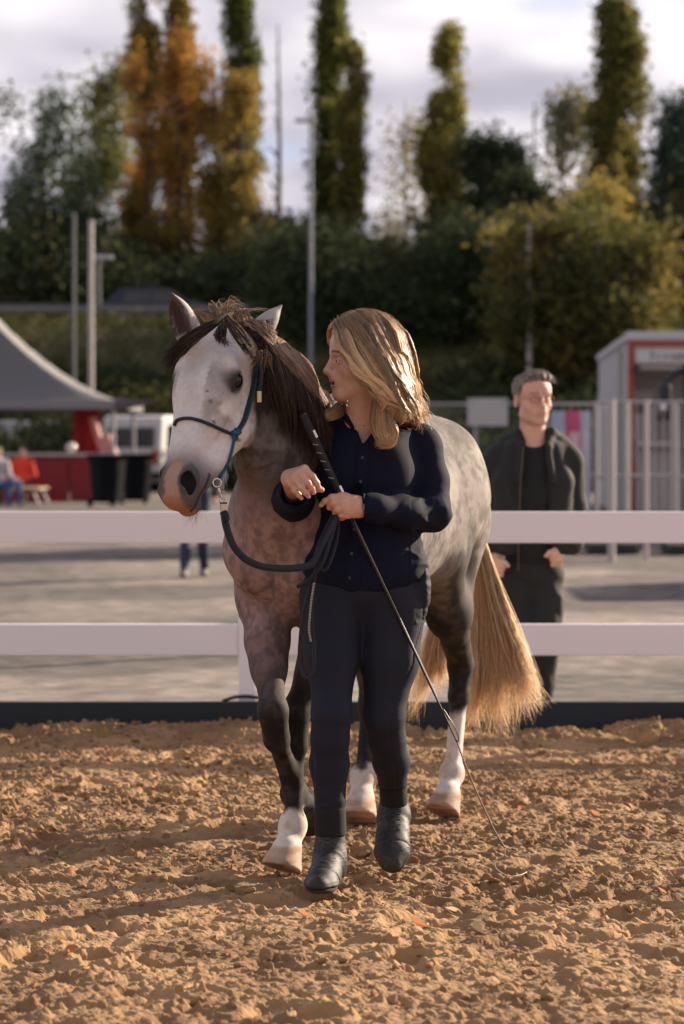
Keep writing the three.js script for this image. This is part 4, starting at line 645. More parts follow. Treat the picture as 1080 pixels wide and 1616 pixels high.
function horseDisp(x, y, z) {
  const [f, , l] = toH(x, y, z), q = toQ(x, y, z);
  let d = 0.0010 * (fbm(x * 22, y * 22, z * 22, 2) - 0.5);
  if (q[1] < 0.66 && q[1] > 0 && q[2] > -0.3 && q[2] < 0.1 && Math.abs(q[0]) < 0.2 && y > 1.08) return d * 0.8 + (q[1] > 0.44 ? 0.0016 * (ridge(vnoise(x * 70, y * 25, z * 70)) - 0.5) : 0);
  if (y > 0.75 && f < -0.05) d += 0.010 * (fbm(f * 5 + 2, y * 3.2, l * 4, 3) - 0.5) * sstep(0.75, 0.9, y);
  if (f > -0.2 && y > 0.78 && y < 1.25) d += 0.014 * (fbm(f * 6, y * 3.5 + 4, l * 9, 3) - 0.5);       // chest muscle and folds
  if (f > -0.35 && y >= 1.1 && y < 1.5) d += 0.008 * (fbm(x * 9, y * 4, z * 9, 2) - 0.5);
  return d;
}
function horseColor(x, y, z, nx, ny, nz) {
  const [f, , l] = toH(x, y, z), [qx, qy, qz] = toQ(x, y, z), Lg = horsePrims.legs;
  const n1 = fbm(x * 7, y * 7, z * 7, 4), n2 = fbm(x * 28 + 5, y * 28, z * 28, 3), n3 = vnoise(x * 160, y * 160, z * 160);
  const dap = sstep(0.42, 0.62, fbm(f * 14 + 3, y * 14, l * 14, 2));
  const light = [0.24, 0.217, 0.203], mid = [0.060, 0.052, 0.048], dark = [0.022, 0.018, 0.017], rose = [0.36, 0.235, 0.22];
  // body: pale flank, darker along the back, dark neck, rosy grey breast
  const grn = sstep(0.30, 0.72, 0.55 * vnoise(x * 62, y * 38, z * 62) + 0.45 * vnoise(x * 130, y * 80, z * 130)), mot = sstep(0.28, 0.72, 0.5 * vnoise(x * 40 + 9, y * 26, z * 40) + 0.5 * vnoise(x * 105, y * 60, z * 105)); let c = mix3(light, mid, clamp(0.40 + 1.5 * (n1 - 0.5) - 0.34 * dap + 0.62 * (grn - 0.5), 0, 1) * 0.95);
  c = mix3(c, mid, 0.55 * sstep(1.36, 1.46, y) * sstep(-0.2, -0.6, f));
  const spot = sstep(0.085, 0.03, Math.hypot((f + 1.077) * 0.6, (y - 1.335) * 0.9, (l - 0.17) * 0.6) + 0.06 * (n2 - 0.5) + 0.03 * (grn - 0.5)); c = mix3(c, [0.05, 0.043, 0.041], 0.85 * spot); if (f < -0.9 && l > 0) { const s1 = sstep(1, 0.35, Math.hypot((x - 0.452) / 0.035, (y - 0.93) / 0.15) + 1.1 * (n2 - 0.5)), s2 = sstep(1, 0.3, Math.hypot((x - 0.40) / 0.05, (y - 0.83) / 0.14) + 1.1 * (n2 - 0.5)); c = mix3(c, [0.040, 0.034, 0.032], 0.85 * Math.max(s1, s2)); }
  const front = sstep(-0.5, -0.12, f);
  if (front > 0) {
    const st = fbm(x * 60, y * 24, z * 60, 3); let nk = mix3([0.030, 0.025, 0.023], [0.18, 0.158, 0.152], clamp(0.45 * mot + 1.3 * (n1 - 0.42) + 0.25 * (st - 0.4), 0, 1));
    nk = mix3(nk, dark, 0.7 * sstep(0.48, 0.62, fbm(x * 13, y * 5, z * 13 + 4, 3)));
    const br = sstep(1.32, 1.0, y) * sstep(-0.16, 0.02, f); nk = mix3(nk, mix3(rose, [0.085, 0.062, 0.058], clamp(0.62 * mot + 1.1 * (n1 - 0.45) + 0.3 * (st - 0.4), 0, 1)), br * 0.92);
    c = mix3(c, nk, front);
  }
  // legs
  const low = f > -0.5 ? sstep(0.80, 0.50, y + 0.16 * (n1 - 0.5)) : sstep(1.02, 0.66, y + 0.2 * (n1 - 0.5)); let leg = mix3([0.016, 0.0135, 0.0125], [0.045, 0.038, 0.035], sstep(0.45, 0.7, n2));
  c = mix3(c, leg, low * (f > -0.5 ? 1 : sstep(1.08, 0.60, y + 0.30 * (n1 - 0.5) + 0.1 * (n2 - 0.5))));
  if (f < -0.95 && y > 0.6 && y < 1.08) { const st = sstep(0.50, 0.60, fbm(f * 9, y * 4, l * 9 + 7, 3)) * sstep(0.62, 0.75, y) * sstep(1.08, 0.92, y); c = mix3(c, [0.05, 0.044, 0.042], 0.8 * st * (l > 0 ? 1 : 0.6)); if (l < 0.1) c = mix3(c, leg, 0.6 * sstep(1.02, 0.86, y)); }
  const sock = [0.64, 0.575, 0.52], dirty = mix3(sock, [0.42, 0.30, 0.21], 0.55 * sstep(0.45, 0.65, n2));
  if (y < 0.42) {
    const nz2 = 0.06 * (n2 - 0.5) + 0.03 * (n1 - 0.5);
    if (f > -0.6) { const onLf = x < Lg.lf.fe.x + 0.075 && z > -7.90; if (onLf) c = mix3(c, dirty, sstep(0.195, 0.165, y + nz2)); else c = leg; }
    else if (l > -0.03) c = mix3(c, dirty, sstep(0.36, 0.315, y + nz2)); else c = mix3(c, mix3(dirty, [0.42, 0.30, 0.22], 0.35), sstep(0.20, 0.165, y + nz2));
    for (const k of ['lf', 'lh', 'rh']) { const J = Lg[k]; if (Math.hypot(x - J.ho.x, z - J.ho.z) < 0.13 && y < 0.115) c = mix3(c, mix3([0.47, 0.315, 0.235], [0.33, 0.21, 0.15], sstep(0.35, 0.7, vnoise(x * 20, y * 110, z * 20))), sstep(0.085, 0.07, y + 0.008 * (n2 - 0.5))); }
    
  }
  // head
  const onHead = y > 1.05 && f > -0.1 ? sstep(0.012, -0.012, evalPrims(horsePrims.head, x, y, z) - evalPrims(horsePrims.rest, x, y, z) + 0.01 * (n2 - 0.5)) : 0;
  if (onHead > 0) {
    let h = mix3([0.69, 0.65, 0.645], [0.52, 0.485, 0.48], clamp(0.9 * (n1 - 0.42) * 2, 0, 1));
    h = mix3(h, [0.20, 0.178, 0.175], 0.7 * sstep(0.48, 0.72, fbm(x * 19 + 3, y * 19, z * 19, 4)) * sstep(0.1, 0.18, qy) * sstep(0.38, 0.28, qy) * sstep(0.035, 0.06, Math.abs(qx)));
    if (Math.abs(qx) > 0.05) h = mix3(h, [0.24, 0.21, 0.205], 0.7 * sstep(0.08, 0.03, Math.hypot(qy - 0.19, (qz + 0.02))));
    const ey = Math.hypot((qy - 0.162) * 0.9, (qz + 0.045) * 1.1); if (Math.abs(qx) > 0.05) h = mix3(h, [0.03, 0.024, 0.023], 0.96 * sstep(0.050, 0.024, Math.hypot((qy - 0.166) * 0.95, (qz + 0.043) * 1.1) + 0.016 * (n2 - 0.5))); 
    for (const [a, b, r] of [[0.066, 0.262, 0.006], [0.058, 0.235, 0.004], [0.07, 0.315, 0.005]]) h = mix3(h, [0.06, 0.045, 0.04], 0.85 * sstep(r, r * 0.5, Math.hypot(qx - a, qy - b)));
    const mz = sstep(0.40, 0.50, qy + 0.05 * (n1 - 0.5)); h = mix3(h, mix3([0.15, 0.135, 0.138], [0.065, 0.058, 0.06], sstep(0.47, 0.55, qy + 0.05 * (n2 - 0.5))), mz * 0.92);
    const sn = sstep(0.006, -0.004, Math.abs(qx - 0.004) - (0.006 + 0.018 * sstep(0.455, 0.53, qy)) + 0.05 * (n2 - 0.5)) * sstep(0.455, 0.485, qy + 0.03 * (n2 - 0.5)) * sstep(-0.13, -0.10, qz); h = mix3(h, [0.40, 0.245, 0.185], sn * 0.9);
    const lp = sstep(0.578, 0.597, qy + 0.02 * (n2 - 0.5)); h = mix3(h, [0.36, 0.17, 0.10], lp * 0.85 * sstep(0.042, 0.028, Math.abs(qx)));
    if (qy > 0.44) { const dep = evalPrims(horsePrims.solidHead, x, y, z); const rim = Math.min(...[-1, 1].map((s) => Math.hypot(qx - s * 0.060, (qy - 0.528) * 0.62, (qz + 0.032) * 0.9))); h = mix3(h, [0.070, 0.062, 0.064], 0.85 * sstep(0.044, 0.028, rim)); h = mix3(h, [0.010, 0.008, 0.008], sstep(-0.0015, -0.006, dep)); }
    const ml = Math.abs(qz + 0.108 + (qy - 0.49) * 0.145); if (qy > 0.47 && Math.abs(qx) > 0.02) h = mix3(h, [0.04, 0.03, 0.03], 0.9 * sstep(0.009, 0.003, ml));
    c = mix3(c, h, onHead);
  }
  for (let i = 0; i < 2; i++) {                              // ears: pale outside, dark within
    const E = EARS[i], t = clamp(((x - E.a.x) * (E.b.x - E.a.x) + (y - E.a.y) * (E.b.y - E.a.y) + (z - E.a.z) * (E.b.z - E.a.z)) / E.a.distanceToSquared(E.b), -0.3, 1.1), r = Math.hypot(x - lerp(E.a.x, E.b.x, t), y - lerp(E.a.y, E.b.y, t), z - lerp(E.a.z, E.b.z, t));
    if (t > 0.02 && r < 0.055) { const o = nx * E.open.x + ny * E.open.y + nz * E.open.z, w = sstep(0.02, 0.2, t); c = mix3(c, mix3([0.36, 0.315, 0.30], [0.065, 0.042, 0.036], i ? sstep(0.45, 0.75, o) : sstep(0.1, 0.5, o)), w); c = mix3(c, [0.07, 0.055, 0.05], sstep(0.86, 1, t) * 0.6); }
  }
  const g = 0.90 + 0.2 * n3 * (0.6 + 0.8 * n2); return [c[0] * g, c[1] * g, c[2] * g];
}
const horse = thing('horse', 'dapple grey horse with pale face and blond tail led over the sand', 'horse', [HO.x, 0, HO.z]);
const FURTEX = noiseTex(256, (x, y) => 0.6 * tnoise(x, y * 0.25, 128, 2) + 0.4 * tnoise(x, y, 24, 4));
{
  const g = meshField(horsePrims, 0.0054, { color: horseColor, disp: horseDisp, uv: (x, y, z) => { const [f, , l] = toH(x, y, z); return [(f * 1.0 + l * 1.3) * 6, y * 6]; } });
  console.log('horse', g.index.count / 3);
  put('body', g, new THREE.MeshPhysicalMaterial({ vertexColors: true, roughness: 0.8, specularIntensity: 0.5, bumpMap: FURTEX, bumpScale: 0.0003 }), horse);
  for (const s of [-1, 1]) { const e = new THREE.SphereGeometry(0.0276, 28, 20); e.translate(...Q(s * 0.0890, 0.157, -0.052).toArray()); put('eye', e, phys([0.005, 0.003, 0.0025], 0.16), horse); }
}
{ // mane, forelock, tail, whiskers
  const R = rng(11), hairMat = new THREE.MeshPhysicalMaterial({ vertexColors: true, roughness: 0.78, specularIntensity: 0.5 }), tailMat = new THREE.MeshPhysicalMaterial({ vertexColors: true, roughness: 1, transmission: 0.7, thickness: 0, ior: 1.15 });
  const NECK = horsePrims.filter((q) => q.op === 'u' && q.hi.y > 1.3);
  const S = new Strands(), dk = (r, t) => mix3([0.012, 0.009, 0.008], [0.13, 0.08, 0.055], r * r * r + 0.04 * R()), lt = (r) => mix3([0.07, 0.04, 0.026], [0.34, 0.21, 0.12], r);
  const crest = [[392, 532, 7.44], [420, 548, 7.47], [448, 572, 7.53], [478, 604, 7.62], [505, 634, 7.72], [530, 662, 7.82]];
  // hangs down the near side of the neck
  const G = [
    [[384, 520, 7.44], [404, 536, 7.40], [416, 566, 7.38], [420, 600, 7.38], [422, 640, 7.40], [424, 670, 7.42]],
    [[402, 526, 7.46], [424, 550, 7.42], [436, 590, 7.39], [444, 640, 7.40], [450, 690, 7.43], [454, 725, 7.45]],
    [[422, 542, 7.50], [448, 576, 7.45], [462, 620, 7.42], [470, 668, 7.44], [474, 715, 7.46], [474, 755, 7.48]],
    [[446, 566, 7.56], [474, 604, 7.50], [488, 645, 7.47], [494, 690, 7.49], [492, 735, 7.50], [488, 780, 7.52]],
    [[476, 596, 7.64], [502, 632, 7.58], [512, 670, 7.54], [514, 710, 7.55], [508, 750, 7.56], [500, 785, 7.57]],
    [[506, 630, 7.74], [530, 660, 7.68], [538, 700, 7.64], [536, 735, 7.64], [530, 765, 7.65], [522, 795, 7.66]],
  ].map((g) => g.map((a) => P(...a)));
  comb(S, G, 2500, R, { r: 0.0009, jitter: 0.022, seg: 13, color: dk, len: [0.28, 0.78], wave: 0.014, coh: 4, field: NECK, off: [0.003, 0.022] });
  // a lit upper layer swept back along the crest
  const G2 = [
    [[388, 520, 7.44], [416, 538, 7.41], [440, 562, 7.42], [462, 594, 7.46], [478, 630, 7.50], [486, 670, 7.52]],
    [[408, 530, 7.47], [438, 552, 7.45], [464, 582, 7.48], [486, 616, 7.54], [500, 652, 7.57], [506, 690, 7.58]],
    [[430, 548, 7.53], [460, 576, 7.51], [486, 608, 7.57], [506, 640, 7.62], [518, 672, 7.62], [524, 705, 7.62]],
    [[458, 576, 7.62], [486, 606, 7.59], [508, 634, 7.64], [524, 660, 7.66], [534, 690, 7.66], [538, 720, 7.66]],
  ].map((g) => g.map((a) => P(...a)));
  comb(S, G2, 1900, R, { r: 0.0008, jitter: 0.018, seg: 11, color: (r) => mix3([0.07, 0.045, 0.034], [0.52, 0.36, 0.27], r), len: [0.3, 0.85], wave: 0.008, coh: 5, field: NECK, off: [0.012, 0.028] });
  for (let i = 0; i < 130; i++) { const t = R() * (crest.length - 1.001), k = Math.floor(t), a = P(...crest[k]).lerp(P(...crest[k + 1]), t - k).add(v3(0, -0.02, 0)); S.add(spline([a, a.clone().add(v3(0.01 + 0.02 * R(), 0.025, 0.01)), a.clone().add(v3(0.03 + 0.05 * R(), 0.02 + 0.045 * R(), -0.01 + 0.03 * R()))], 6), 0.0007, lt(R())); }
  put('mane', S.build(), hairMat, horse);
  const F = new Strands(), FORE = horsePrims.head.filter((q) => q.op === 'u' && q.hi.y > 1.5);
  const left = [
    [[352, 498, 7.36], [332, 516, 7.32], [308, 536, 7.29], [288, 556, 7.28], [272, 574, 7.29], [264, 590, 7.31]],
    [[360, 496, 7.37], [340, 512, 7.31], [315, 528, 7.28], [292, 545, 7.28], [272, 560, 7.30], [258, 574, 7.33]],
    [[368, 494, 7.39], [345, 504, 7.33], [318, 516, 7.31], [294, 530, 7.31], [276, 546, 7.33], [260, 560, 7.36]],
  ].map((g) => g.map((a) => P(...a)));
  comb(F, left, 850, R, { r: 0.0009, jitter: 0.015, seg: 10, color: dk, len: [0.45, 1], wave: 0.007, clump: 0, field: FORE, off: [0.002, 0.014] });
  const right = [
    [[352, 498, 7.36], [360, 512, 7.31], [368, 528, 7.285], [378, 542, 7.285], [390, 556, 7.30], [396, 566, 7.34]],
    [[358, 496, 7.37], [370, 508, 7.32], [382, 522, 7.31], [392, 538, 7.31], [398, 550, 7.33], [404, 568, 7.36]],
  ].map((g) => g.map((a) => P(...a)));
  comb(F, right, 300, R, { r: 0.0009, jitter: 0.013, seg: 10, color: dk, len: [0.5, 1], wave: 0.007, clump: 0, field: FORE, off: [0.002, 0.012] });
  comb(F, [[[352, 500, 7.35], [346, 516, 7.30], [340, 530, 7.275], [346, 542, 7.27]], [[356, 500, 7.35], [356, 522, 7.29], [352, 538, 7.27], [364, 548, 7.27]]].map((g) => g.map((a) => P(...a))), 90, R, { r: 0.0012, jitter: 0.012, seg: 8, color: dk, wave: 0.01 });
  for (let i = 0; i < 110; i++) { const u = 322 + 72 * R(), a = P(u, 508, 7.42), lean = (vnoise(u * 0.13, 1, 1) - 0.5) * 0.12 + (R() - 0.5) * 0.02, hgt = 0.03 + 0.06 * vnoise(u * 0.2, 5, 1) * (0.6 + 0.5 * R()) * (1 - Math.abs(u - 352) / 60); F.add(spline([a, a.clone().add(v3(lean * 0.3 + 0.012 * Math.sin(i), hgt * 0.6, 0.01)), a.clone().add(v3(lean, hgt, (R() - 0.5) * 0.03)), a.clone().add(v3(lean * 1.6 + 0.02, hgt * (0.75 + 0.3 * R()), (R() - 0.5) * 0.05))], 8), 0.0009, mix3([0.07, 0.045, 0.03], [0.42, 0.28, 0.19], R())); }
  for (let i = 0; i < 70; i++) { const a = P(400 + 18 * R(), 556 + 18 * R(), 7.40), e = P(392 + 40 * R(), 566 + 24 * R(), 7.34); F.add(spline([a, a.clone().lerp(e, 0.5).add(v3(0.01, 0.015, 0.01)), e], 6), 0.001, lt(R())); }
  put('forelock', F.build(), hairMat, horse);
  const T = new Strands(), gold = (r) => mix3([0.86, 0.64, 0.40], [1.0, 0.94, 0.80], r), brown = (r) => mix3([0.06, 0.04, 0.03], [0.28, 0.18, 0.12], r);
  const tr = [
    [[752, 860, 9.22], [752, 930, 9.30], [745, 1000, 9.34], [738, 1070, 9.36], [730, 1120, 9.37], [722, 1150, 9.37]],
    [[756, 858, 9.22], [762, 930, 9.30], [764, 1000, 9.34], [764, 1070, 9.36], [762, 1115, 9.37], [760, 1150, 9.37]],
    [[760, 858, 9.22], [774, 930, 9.28], [784, 1000, 9.32], [792, 1060, 9.34], [796, 1110, 9.35], [798, 1155, 9.35]],
    [[762, 858, 9.22], [780, 930, 9.27], [798, 990, 9.30], [814, 1045, 9.32], [826, 1085, 9.33], [836, 1125, 9.33]],
    [[764, 860, 9.22], [786, 925, 9.26], [806, 980, 9.29], [826, 1035, 9.31], [842, 1075, 9.32], [858, 1106, 9.32]],
  ].map((g) => g.map((a) => P(...a)));
  comb(T, tr, 1150, R, { r: 0.0011, jitter: 0.030, seg: 16, color: gold, len: [0.6, 1.0], wave: 0.022, coh: 7, clump: 5 }); comb(T, tr, 600, R, { r: 0.0009, jitter: 0.05, seg: 16, color: gold, len: [0.7, 1.04], wave: 0.02 });
  comb(T, tr.slice(2), 420, R, { r: 0.0013, jitter: 0.03, seg: 12, color: brown, len: [0.25, 0.62], wave: 0.004 });
  const tl = [
    [[735, 880, 9.28], [705, 930, 9.38], [680, 990, 9.42], [664, 1050, 9.44], [652, 1100, 9.45], [642, 1150, 9.45]],
    [[740, 880, 9.28], [715, 930, 9.38], [695, 990, 9.42], [684, 1050, 9.44], [676, 1080, 9.45], [668, 1100, 9.45]],
    [[745, 880, 9.28], [722, 930, 9.38], [708, 990, 9.42], [706, 1040, 9.44], [712, 1060, 9.45], [718, 1075, 9.45]],
  ].map((g) => g.map((a) => P(...a)));
  comb(T, tl, 560, R, { r: 0.0011, jitter: 0.032, seg: 14, color: gold, len: [0.6, 1.0], wave: 0.016, clump: 3 });
  put('tail', T.build(), tailMat, horse);
  const Wk = new Strands();
  for (let i = 0; i < 40; i++) { const a = Q((R() - 0.5) * 0.05, 0.54 + 0.04 * R(), -0.155), b = a.clone().add(v3((R() - 0.5) * 0.05, -0.03 - 0.03 * R(), (R() - 0.5) * 0.03)); Wk.add(spline([a, a.clone().lerp(b, 0.5).add(v3(0.004, 0, 0)), b], 4), 0.0004, [0.3, 0.26, 0.23]); }
  for (let i = 0; i < 120; i++) { const a = Q(0.03 + 0.03 * R(), 0.26 + 0.2 * R(), -0.19 + 0.04 * R()), b = a.clone().add(v3(0.01 * R(), -0.025 - 0.015 * R(), 0.01 * (R() - 0.5))); Wk.add([a, a.clone().lerp(b, 0.5), b], 0.0005, [0.5, 0.44, 0.4]); }
  for (let i = 0; i < 16; i++) { const a = Q(0.098, 0.178 + 0.03 * R(), -0.042), b = a.clone().addScaledVector(QX, 0.02).addScaledVector(QY, 0.008).addScaledVector(QZ, -0.004 + 0.01 * R()); Wk.add([a, a.clone().lerp(b, 0.5), b], 0.0005, [0.06, 0.05, 0.05]); }
  put('whiskers', Wk.build(), hairMat, horse, 'stuff');
}
// ================================================================ woman leading the horse
const WF = v3(-0.972, -0.04, 0.23).normalize(), WS = v3(0.23, 0, 0.972), WU = v3().crossVectors(WS, WF).normalize(); if (WU.y < 0) WU.negate(); WS.crossVectors(WF, WU).normalize(); if (WS.z < 0) WS.negate();
const WC = P(574, 561, 7.58), WB = [WF, WU, WS];
const W = (f, u, s) => WC.clone().addScaledVector(WF, f).addScaledVector(WU, u).addScaledVector(WS, s);
const toW = (x, y, z) => { x -= WC.x; y -= WC.y; z -= WC.z; return [x * WF.x + y * WF.y + z * WF.z, x * WU.x + y * WU.y + z * WU.z, x * WS.x + y * WS.y + z * WS.z]; };
const woman = thing('person', 'woman in navy shirt and breeches looking at the horse while holding rope and whip', 'person', [-0.03, 0, -7.6]);
const yOf = (v, d) => EYE + (HORIZON - v) / FPX * d;
function skinColor(x, y, z) { const n = fbm(x * 60, y * 60, z * 60, 2), m = fbm(x * 18, y * 18, z * 18, 2), k = 0.94 + 0.12 * n; return [0.56 * k, (0.325 + 0.03 * (m - 0.5)) * k, (0.235 + 0.03 * (m - 0.5)) * k]; }
const SKIN = new THREE.MeshPhysicalMaterial({ vertexColors: true, roughness: 0.52, sheen: 0.15, sheenColor: col(0.8, 0.45, 0.35), sheenRoughness: 0.5 });
function headPrims(h, eyeOpen = 1) {                         // h(f, u, s) places head-local points; one human head about 0.23 m high
  const B = h.B, p = [], e = (f, u, s, r, k = 0.02, op = 'u') => p.push(ell(h(f, u, s), r, k, op, B));
  e(-0.008, 0.024, 0, [0.094, 0.086, 0.076]); e(0.034, -0.042, 0, [0.060, 0.082, 0.058], 0.03); e(0.046, 0.034, 0, [0.052, 0.052, 0.060], 0.03);
  for (const s of [-1, 1]) {
    p.push(cone(h(0.008, -0.082, s * 0.047), h(0.072, -0.113, s * 0.013), 0.021, 0.0175, 0.022));
    e(0.052, -0.042, s * 0.041, [0.024, 0.022, 0.022], 0.02);
    p.push(cone(h(0.088, 0.010, s * 0.010), h(0.073, 0.013, s * 0.044), 0.0105, 0.010, 0.012));
    e(0.100, -0.012, s * 0.031, [0.018, 0.0115, 0.0165], 0.010, 's');
    e(0.0755, -0.014, s * 0.0315, [0.0155, 0.0135, 0.0160], 0.004); e(0.0925, -0.0145, s * 0.0315, [0.007, 0.0038 * eyeOpen, 0.0115], 0.002, 's');
    e(0.1025, -0.0475, s * 0.0105, [0.010, 0.0075, 0.0068], 0.006); e(0.1045, -0.0555, s * 0.0075, [0.006, 0.004, 0.0035], 0.002, 's');
    e(-0.012, -0.02, s * 0.076, [0.016, 0.031, 0.007], 0.006);  e(-0.006, -0.02, s * 0.083, [0.009, 0.02, 0.005], 0.004, 's');
  }
  e(0.080, -0.114, 0, [0.017, 0.016, 0.02], 0.02);
  p.push(cone(h(0.092, 0.000, 0), h(0.1135, -0.041, 0), 0.0075, 0.0095, 0.012)); e(0.1155, -0.0435, 0, [0.0095, 0.009, 0.0095], 0.008); e(0.098, -0.055, 0, [0.012, 0.008, 0.012], 0.01);
  e(0.084, -0.072, 0, [0.018, 0.024, 0.028], 0.02);
  e(0.0995, -0.0725, 0, [0.0078, 0.0055, 0.020], 0.005); e(0.0965, -0.0885, 0, [0.0078, 0.0062, 0.018], 0.005);
  return p;
}
W.B = WB;
const womanHead = headPrims(W);
womanHead.push(ell(W(0.100, -0.0805, 0), [0.014, 0.0056, 0.0180], 0.002, 's', WB));
const chestSkin = [cone(W(-0.018, -0.07, 0), P(572, 668, 7.64), 0.052, 0.056, 0.03), cone(W(0.02, -0.10, 0.006), P(566, 672, 7.60), 0.030, 0.034, 0.03), ell(P(576, 728, 7.65), [0.13, 0.095, 0.082], 0.05), cone(P(525, 704, 7.67), P(645, 704, 7.68), 0.040, 0.040, 0.04)];
for (const [a, b] of [[P(571, 672, 7.585), P(545, 684, 7.61)], [P(576, 672, 7.585), P(620, 686, 7.62)]]) chestSkin.push(cone(a, b, 0.011, 0.010, 0.02));
// hands
const fingers = (pts, r, k = 0.006) => chain(pts.map(([u, v, d], i) => [P(u, v, d), r * (1 - 0.1 * i)]), k);
const handR = [ // hangs from a bent wrist, fingers drooping
  cone(P(462, 775, 7.44), P(458, 756, 7.375), 0.026, 0.024, 0.02),
  ...[[481, 740, 7.345], [473, 746, 7.335], [465, 754, 7.335], [459, 762, 7.342]].map(([u, v, d], i) => cone(P(456 + i, 752 + 2 * i, 7.375), P(u, v, d), 0.0165, 0.0125, 0.016)),
  ...fingers([[481, 740, 7.345], [493, 752, 7.335], [500, 762, 7.345], [503.5, 770, 7.36]], 0.0108),
  ...fingers([[473, 746, 7.335], [485, 761, 7.322], [492, 770, 7.335], [495, 777, 7.352]], 0.0112),
  ...fingers([[465, 754, 7.335], [475, 769, 7.322], [483, 778, 7.333], [487, 783, 7.348]], 0.0106),
  ...fingers([[459, 762, 7.342], [466, 774, 7.333], [472, 781, 7.342], [476, 786, 7.352]], 0.0092),
  ...fingers([[468, 752, 7.40], [488, 764, 7.39], [500, 770, 7.385], [508, 773, 7.38]], 0.0118, 0.012),
];
const handL = [ // closed round the whip and the rope, back of the hand to the camera
  cone(P(592, 803, 7.475), P(568, 799, 7.455), 0.026, 0.026, 0.02),
  ...[[540, 783, 7.435], [540, 793, 7.425], [543, 803, 7.425], [548, 812, 7.435]].map(([u, v, d], i) => cone(P(566, 795 + 3.5 * i, 7.455), P(u, v, d), 0.018, 0.0128, 0.018)),
  ell(P(556, 797, 7.45), [0.027, 0.024, 0.015], 0.015),
  ...fingers([[540, 783, 7.435], [524, 785, 7.425], [513, 791, 7.43], [507, 797, 7.44]], 0.0108),
  ...fingers([[540, 793, 7.425], [526, 794, 7.418], [521, 800, 7.437], [527, 803, 7.455]], 0.0115),
  ...fingers([[543, 803, 7.425], [533, 804, 7.420], [530, 809, 7.44], [536, 811, 7.455]], 0.0108),
  ...fingers([[548, 812, 7.435], [539, 813, 7.430], [537, 817, 7.447], [542, 818, 7.458]], 0.0098),
  ...fingers([[562, 790, 7.47], [545, 784, 7.485], [530, 785, 7.475], [520, 792, 7.465]], 0.0125, 0.012),
];
{
  const coarse = [...chestSkin, cone(P(574, 740, 7.65), P(576, 850, 7.65), 0.10, 0.10, 0.05), cone(P(548, 920, 7.64), P(600, 920, 7.65), 0.10, 0.10, 0.05),
    ...chain([[P(495, 702, 7.66), 0.045], [P(463, 797, 7.67), 0.036], [P(462, 775, 7.44), 0.026]]), ...chain([[P(675, 708, 7.68), 0.045], [P(684, 812, 7.62), 0.036], [P(592, 803, 7.475), 0.026]]),
    ...chain([[P(525, 950, 7.63), 0.06], [P(523, 1130, 7.51), 0.036], [P(521, 1205, 7.55), 0.034], [P(521, 1300, 7.555), 0.026], [P(521, 1362, 7.545), 0.026], [P(508, 1396, 7.41), 0.018]]), ...chain([[P(618, 950, 7.65), 0.06], [P(606, 1130, 7.61), 0.036], [P(617, 1200, 7.71), 0.032], [P(621, 1262, 7.835), 0.026], [P(621, 1305, 7.82), 0.028], [P(619, 1345, 7.735), 0.022]])];
  const col1 = (x, y, z) => {
    let c = skinColor(x, y, z); const [f, u, s] = toW(x, y, z);
    if (f > 0.04 && u < 0.05 && u > -0.15) {
      const lip = Math.max(sstep(0.0085, 0.005, Math.hypot((u + 0.0735) * 1.25, Math.max(0, Math.abs(s) - 0.017))), sstep(0.0085, 0.005, Math.hypot((u + 0.0885) * 1.15, Math.max(0, Math.abs(s) - 0.015)))); if (f > 0.084) c = mix3(c, [0.46, 0.145, 0.125], 0.85 * lip);
      const br = sstep(0.0048, 0.0025, Math.abs(u - 0.0145 + 0.25 * Math.max(0, Math.abs(s) - 0.034))) * sstep(0.010, 0.015, Math.abs(s)) * sstep(0.056, 0.046, Math.abs(s)); c = mix3(c, [0.09, 0.05, 0.03], 0.85 * br);
      const ln = sstep(0.0030, 0.0015, Math.abs(Math.hypot((u + 0.0145) * 2.2, s > 0 ? s - 0.0315 : s + 0.0315) - 0.0105)); if (f > 0.07) c = mix3(c, [0.02, 0.012, 0.01], 0.95 * ln * sstep(-0.018, -0.012, u));
      c = mix3(c, [0.58, 0.24, 0.19], 0.35 * sstep(0.03, 0.01, Math.hypot(u + 0.045, Math.abs(s) - 0.04)) + 0.3 * sstep(0.02, 0.01, Math.hypot(f - 0.115, u + 0.043)));
    }
    return c;
  };
  const nails = [[503.5, 770.5, 7.352], [495, 778, 7.344], [487, 784, 7.340], [476, 786.5, 7.346], [506.5, 797.5, 7.431]].map((a) => P(...a));
  const handCol = (x, y, z) => { let c = skinColor(x, y, z); const q = fbm(x * 90, y * 90, z * 90, 2); c = mix3(c, [0.52, 0.24, 0.17], 0.35 * sstep(0.5, 0.7, q)); for (const n of nails) { const d = Math.hypot(x - n.x, y - n.y, z - n.z); if (d < 0.012) c = mix3(c, [0.62, 0.40, 0.33], sstep(0.0075, 0.005, d)); } return c; };
  const hd = (x, y, z) => 0.0007 * (fbm(x * 150, y * 150, z * 150, 2) - 0.5) * 2;
  const g = mergeGeometries([meshField(coarse, 0.009, { color: skinColor }), meshField([...womanHead, ...chestSkin], 0.0024, { color: col1 }), meshField(handR, 0.0020, { color: handCol, disp: hd }), meshField(handL, 0.0020, { color: handCol, disp: hd })]);
  put('body', g, SKIN, woman);
  const bl = [];
  for (const s of [-1, 1]) { const e = new THREE.SphereGeometry(0.0122, 18, 14); e.translate(...W(0.0790, -0.0145, s * 0.0315).toArray()); put('eye', e, phys([0.62, 0.58, 0.55], 0.2), woman); const ir = new THREE.SphereGeometry(0.0062, 14, 10); ir.translate(...W(0.0868, -0.0145, s * 0.0310).toArray()); put('iris', ir, phys([0.05, 0.035, 0.025], 0.1), woman); }
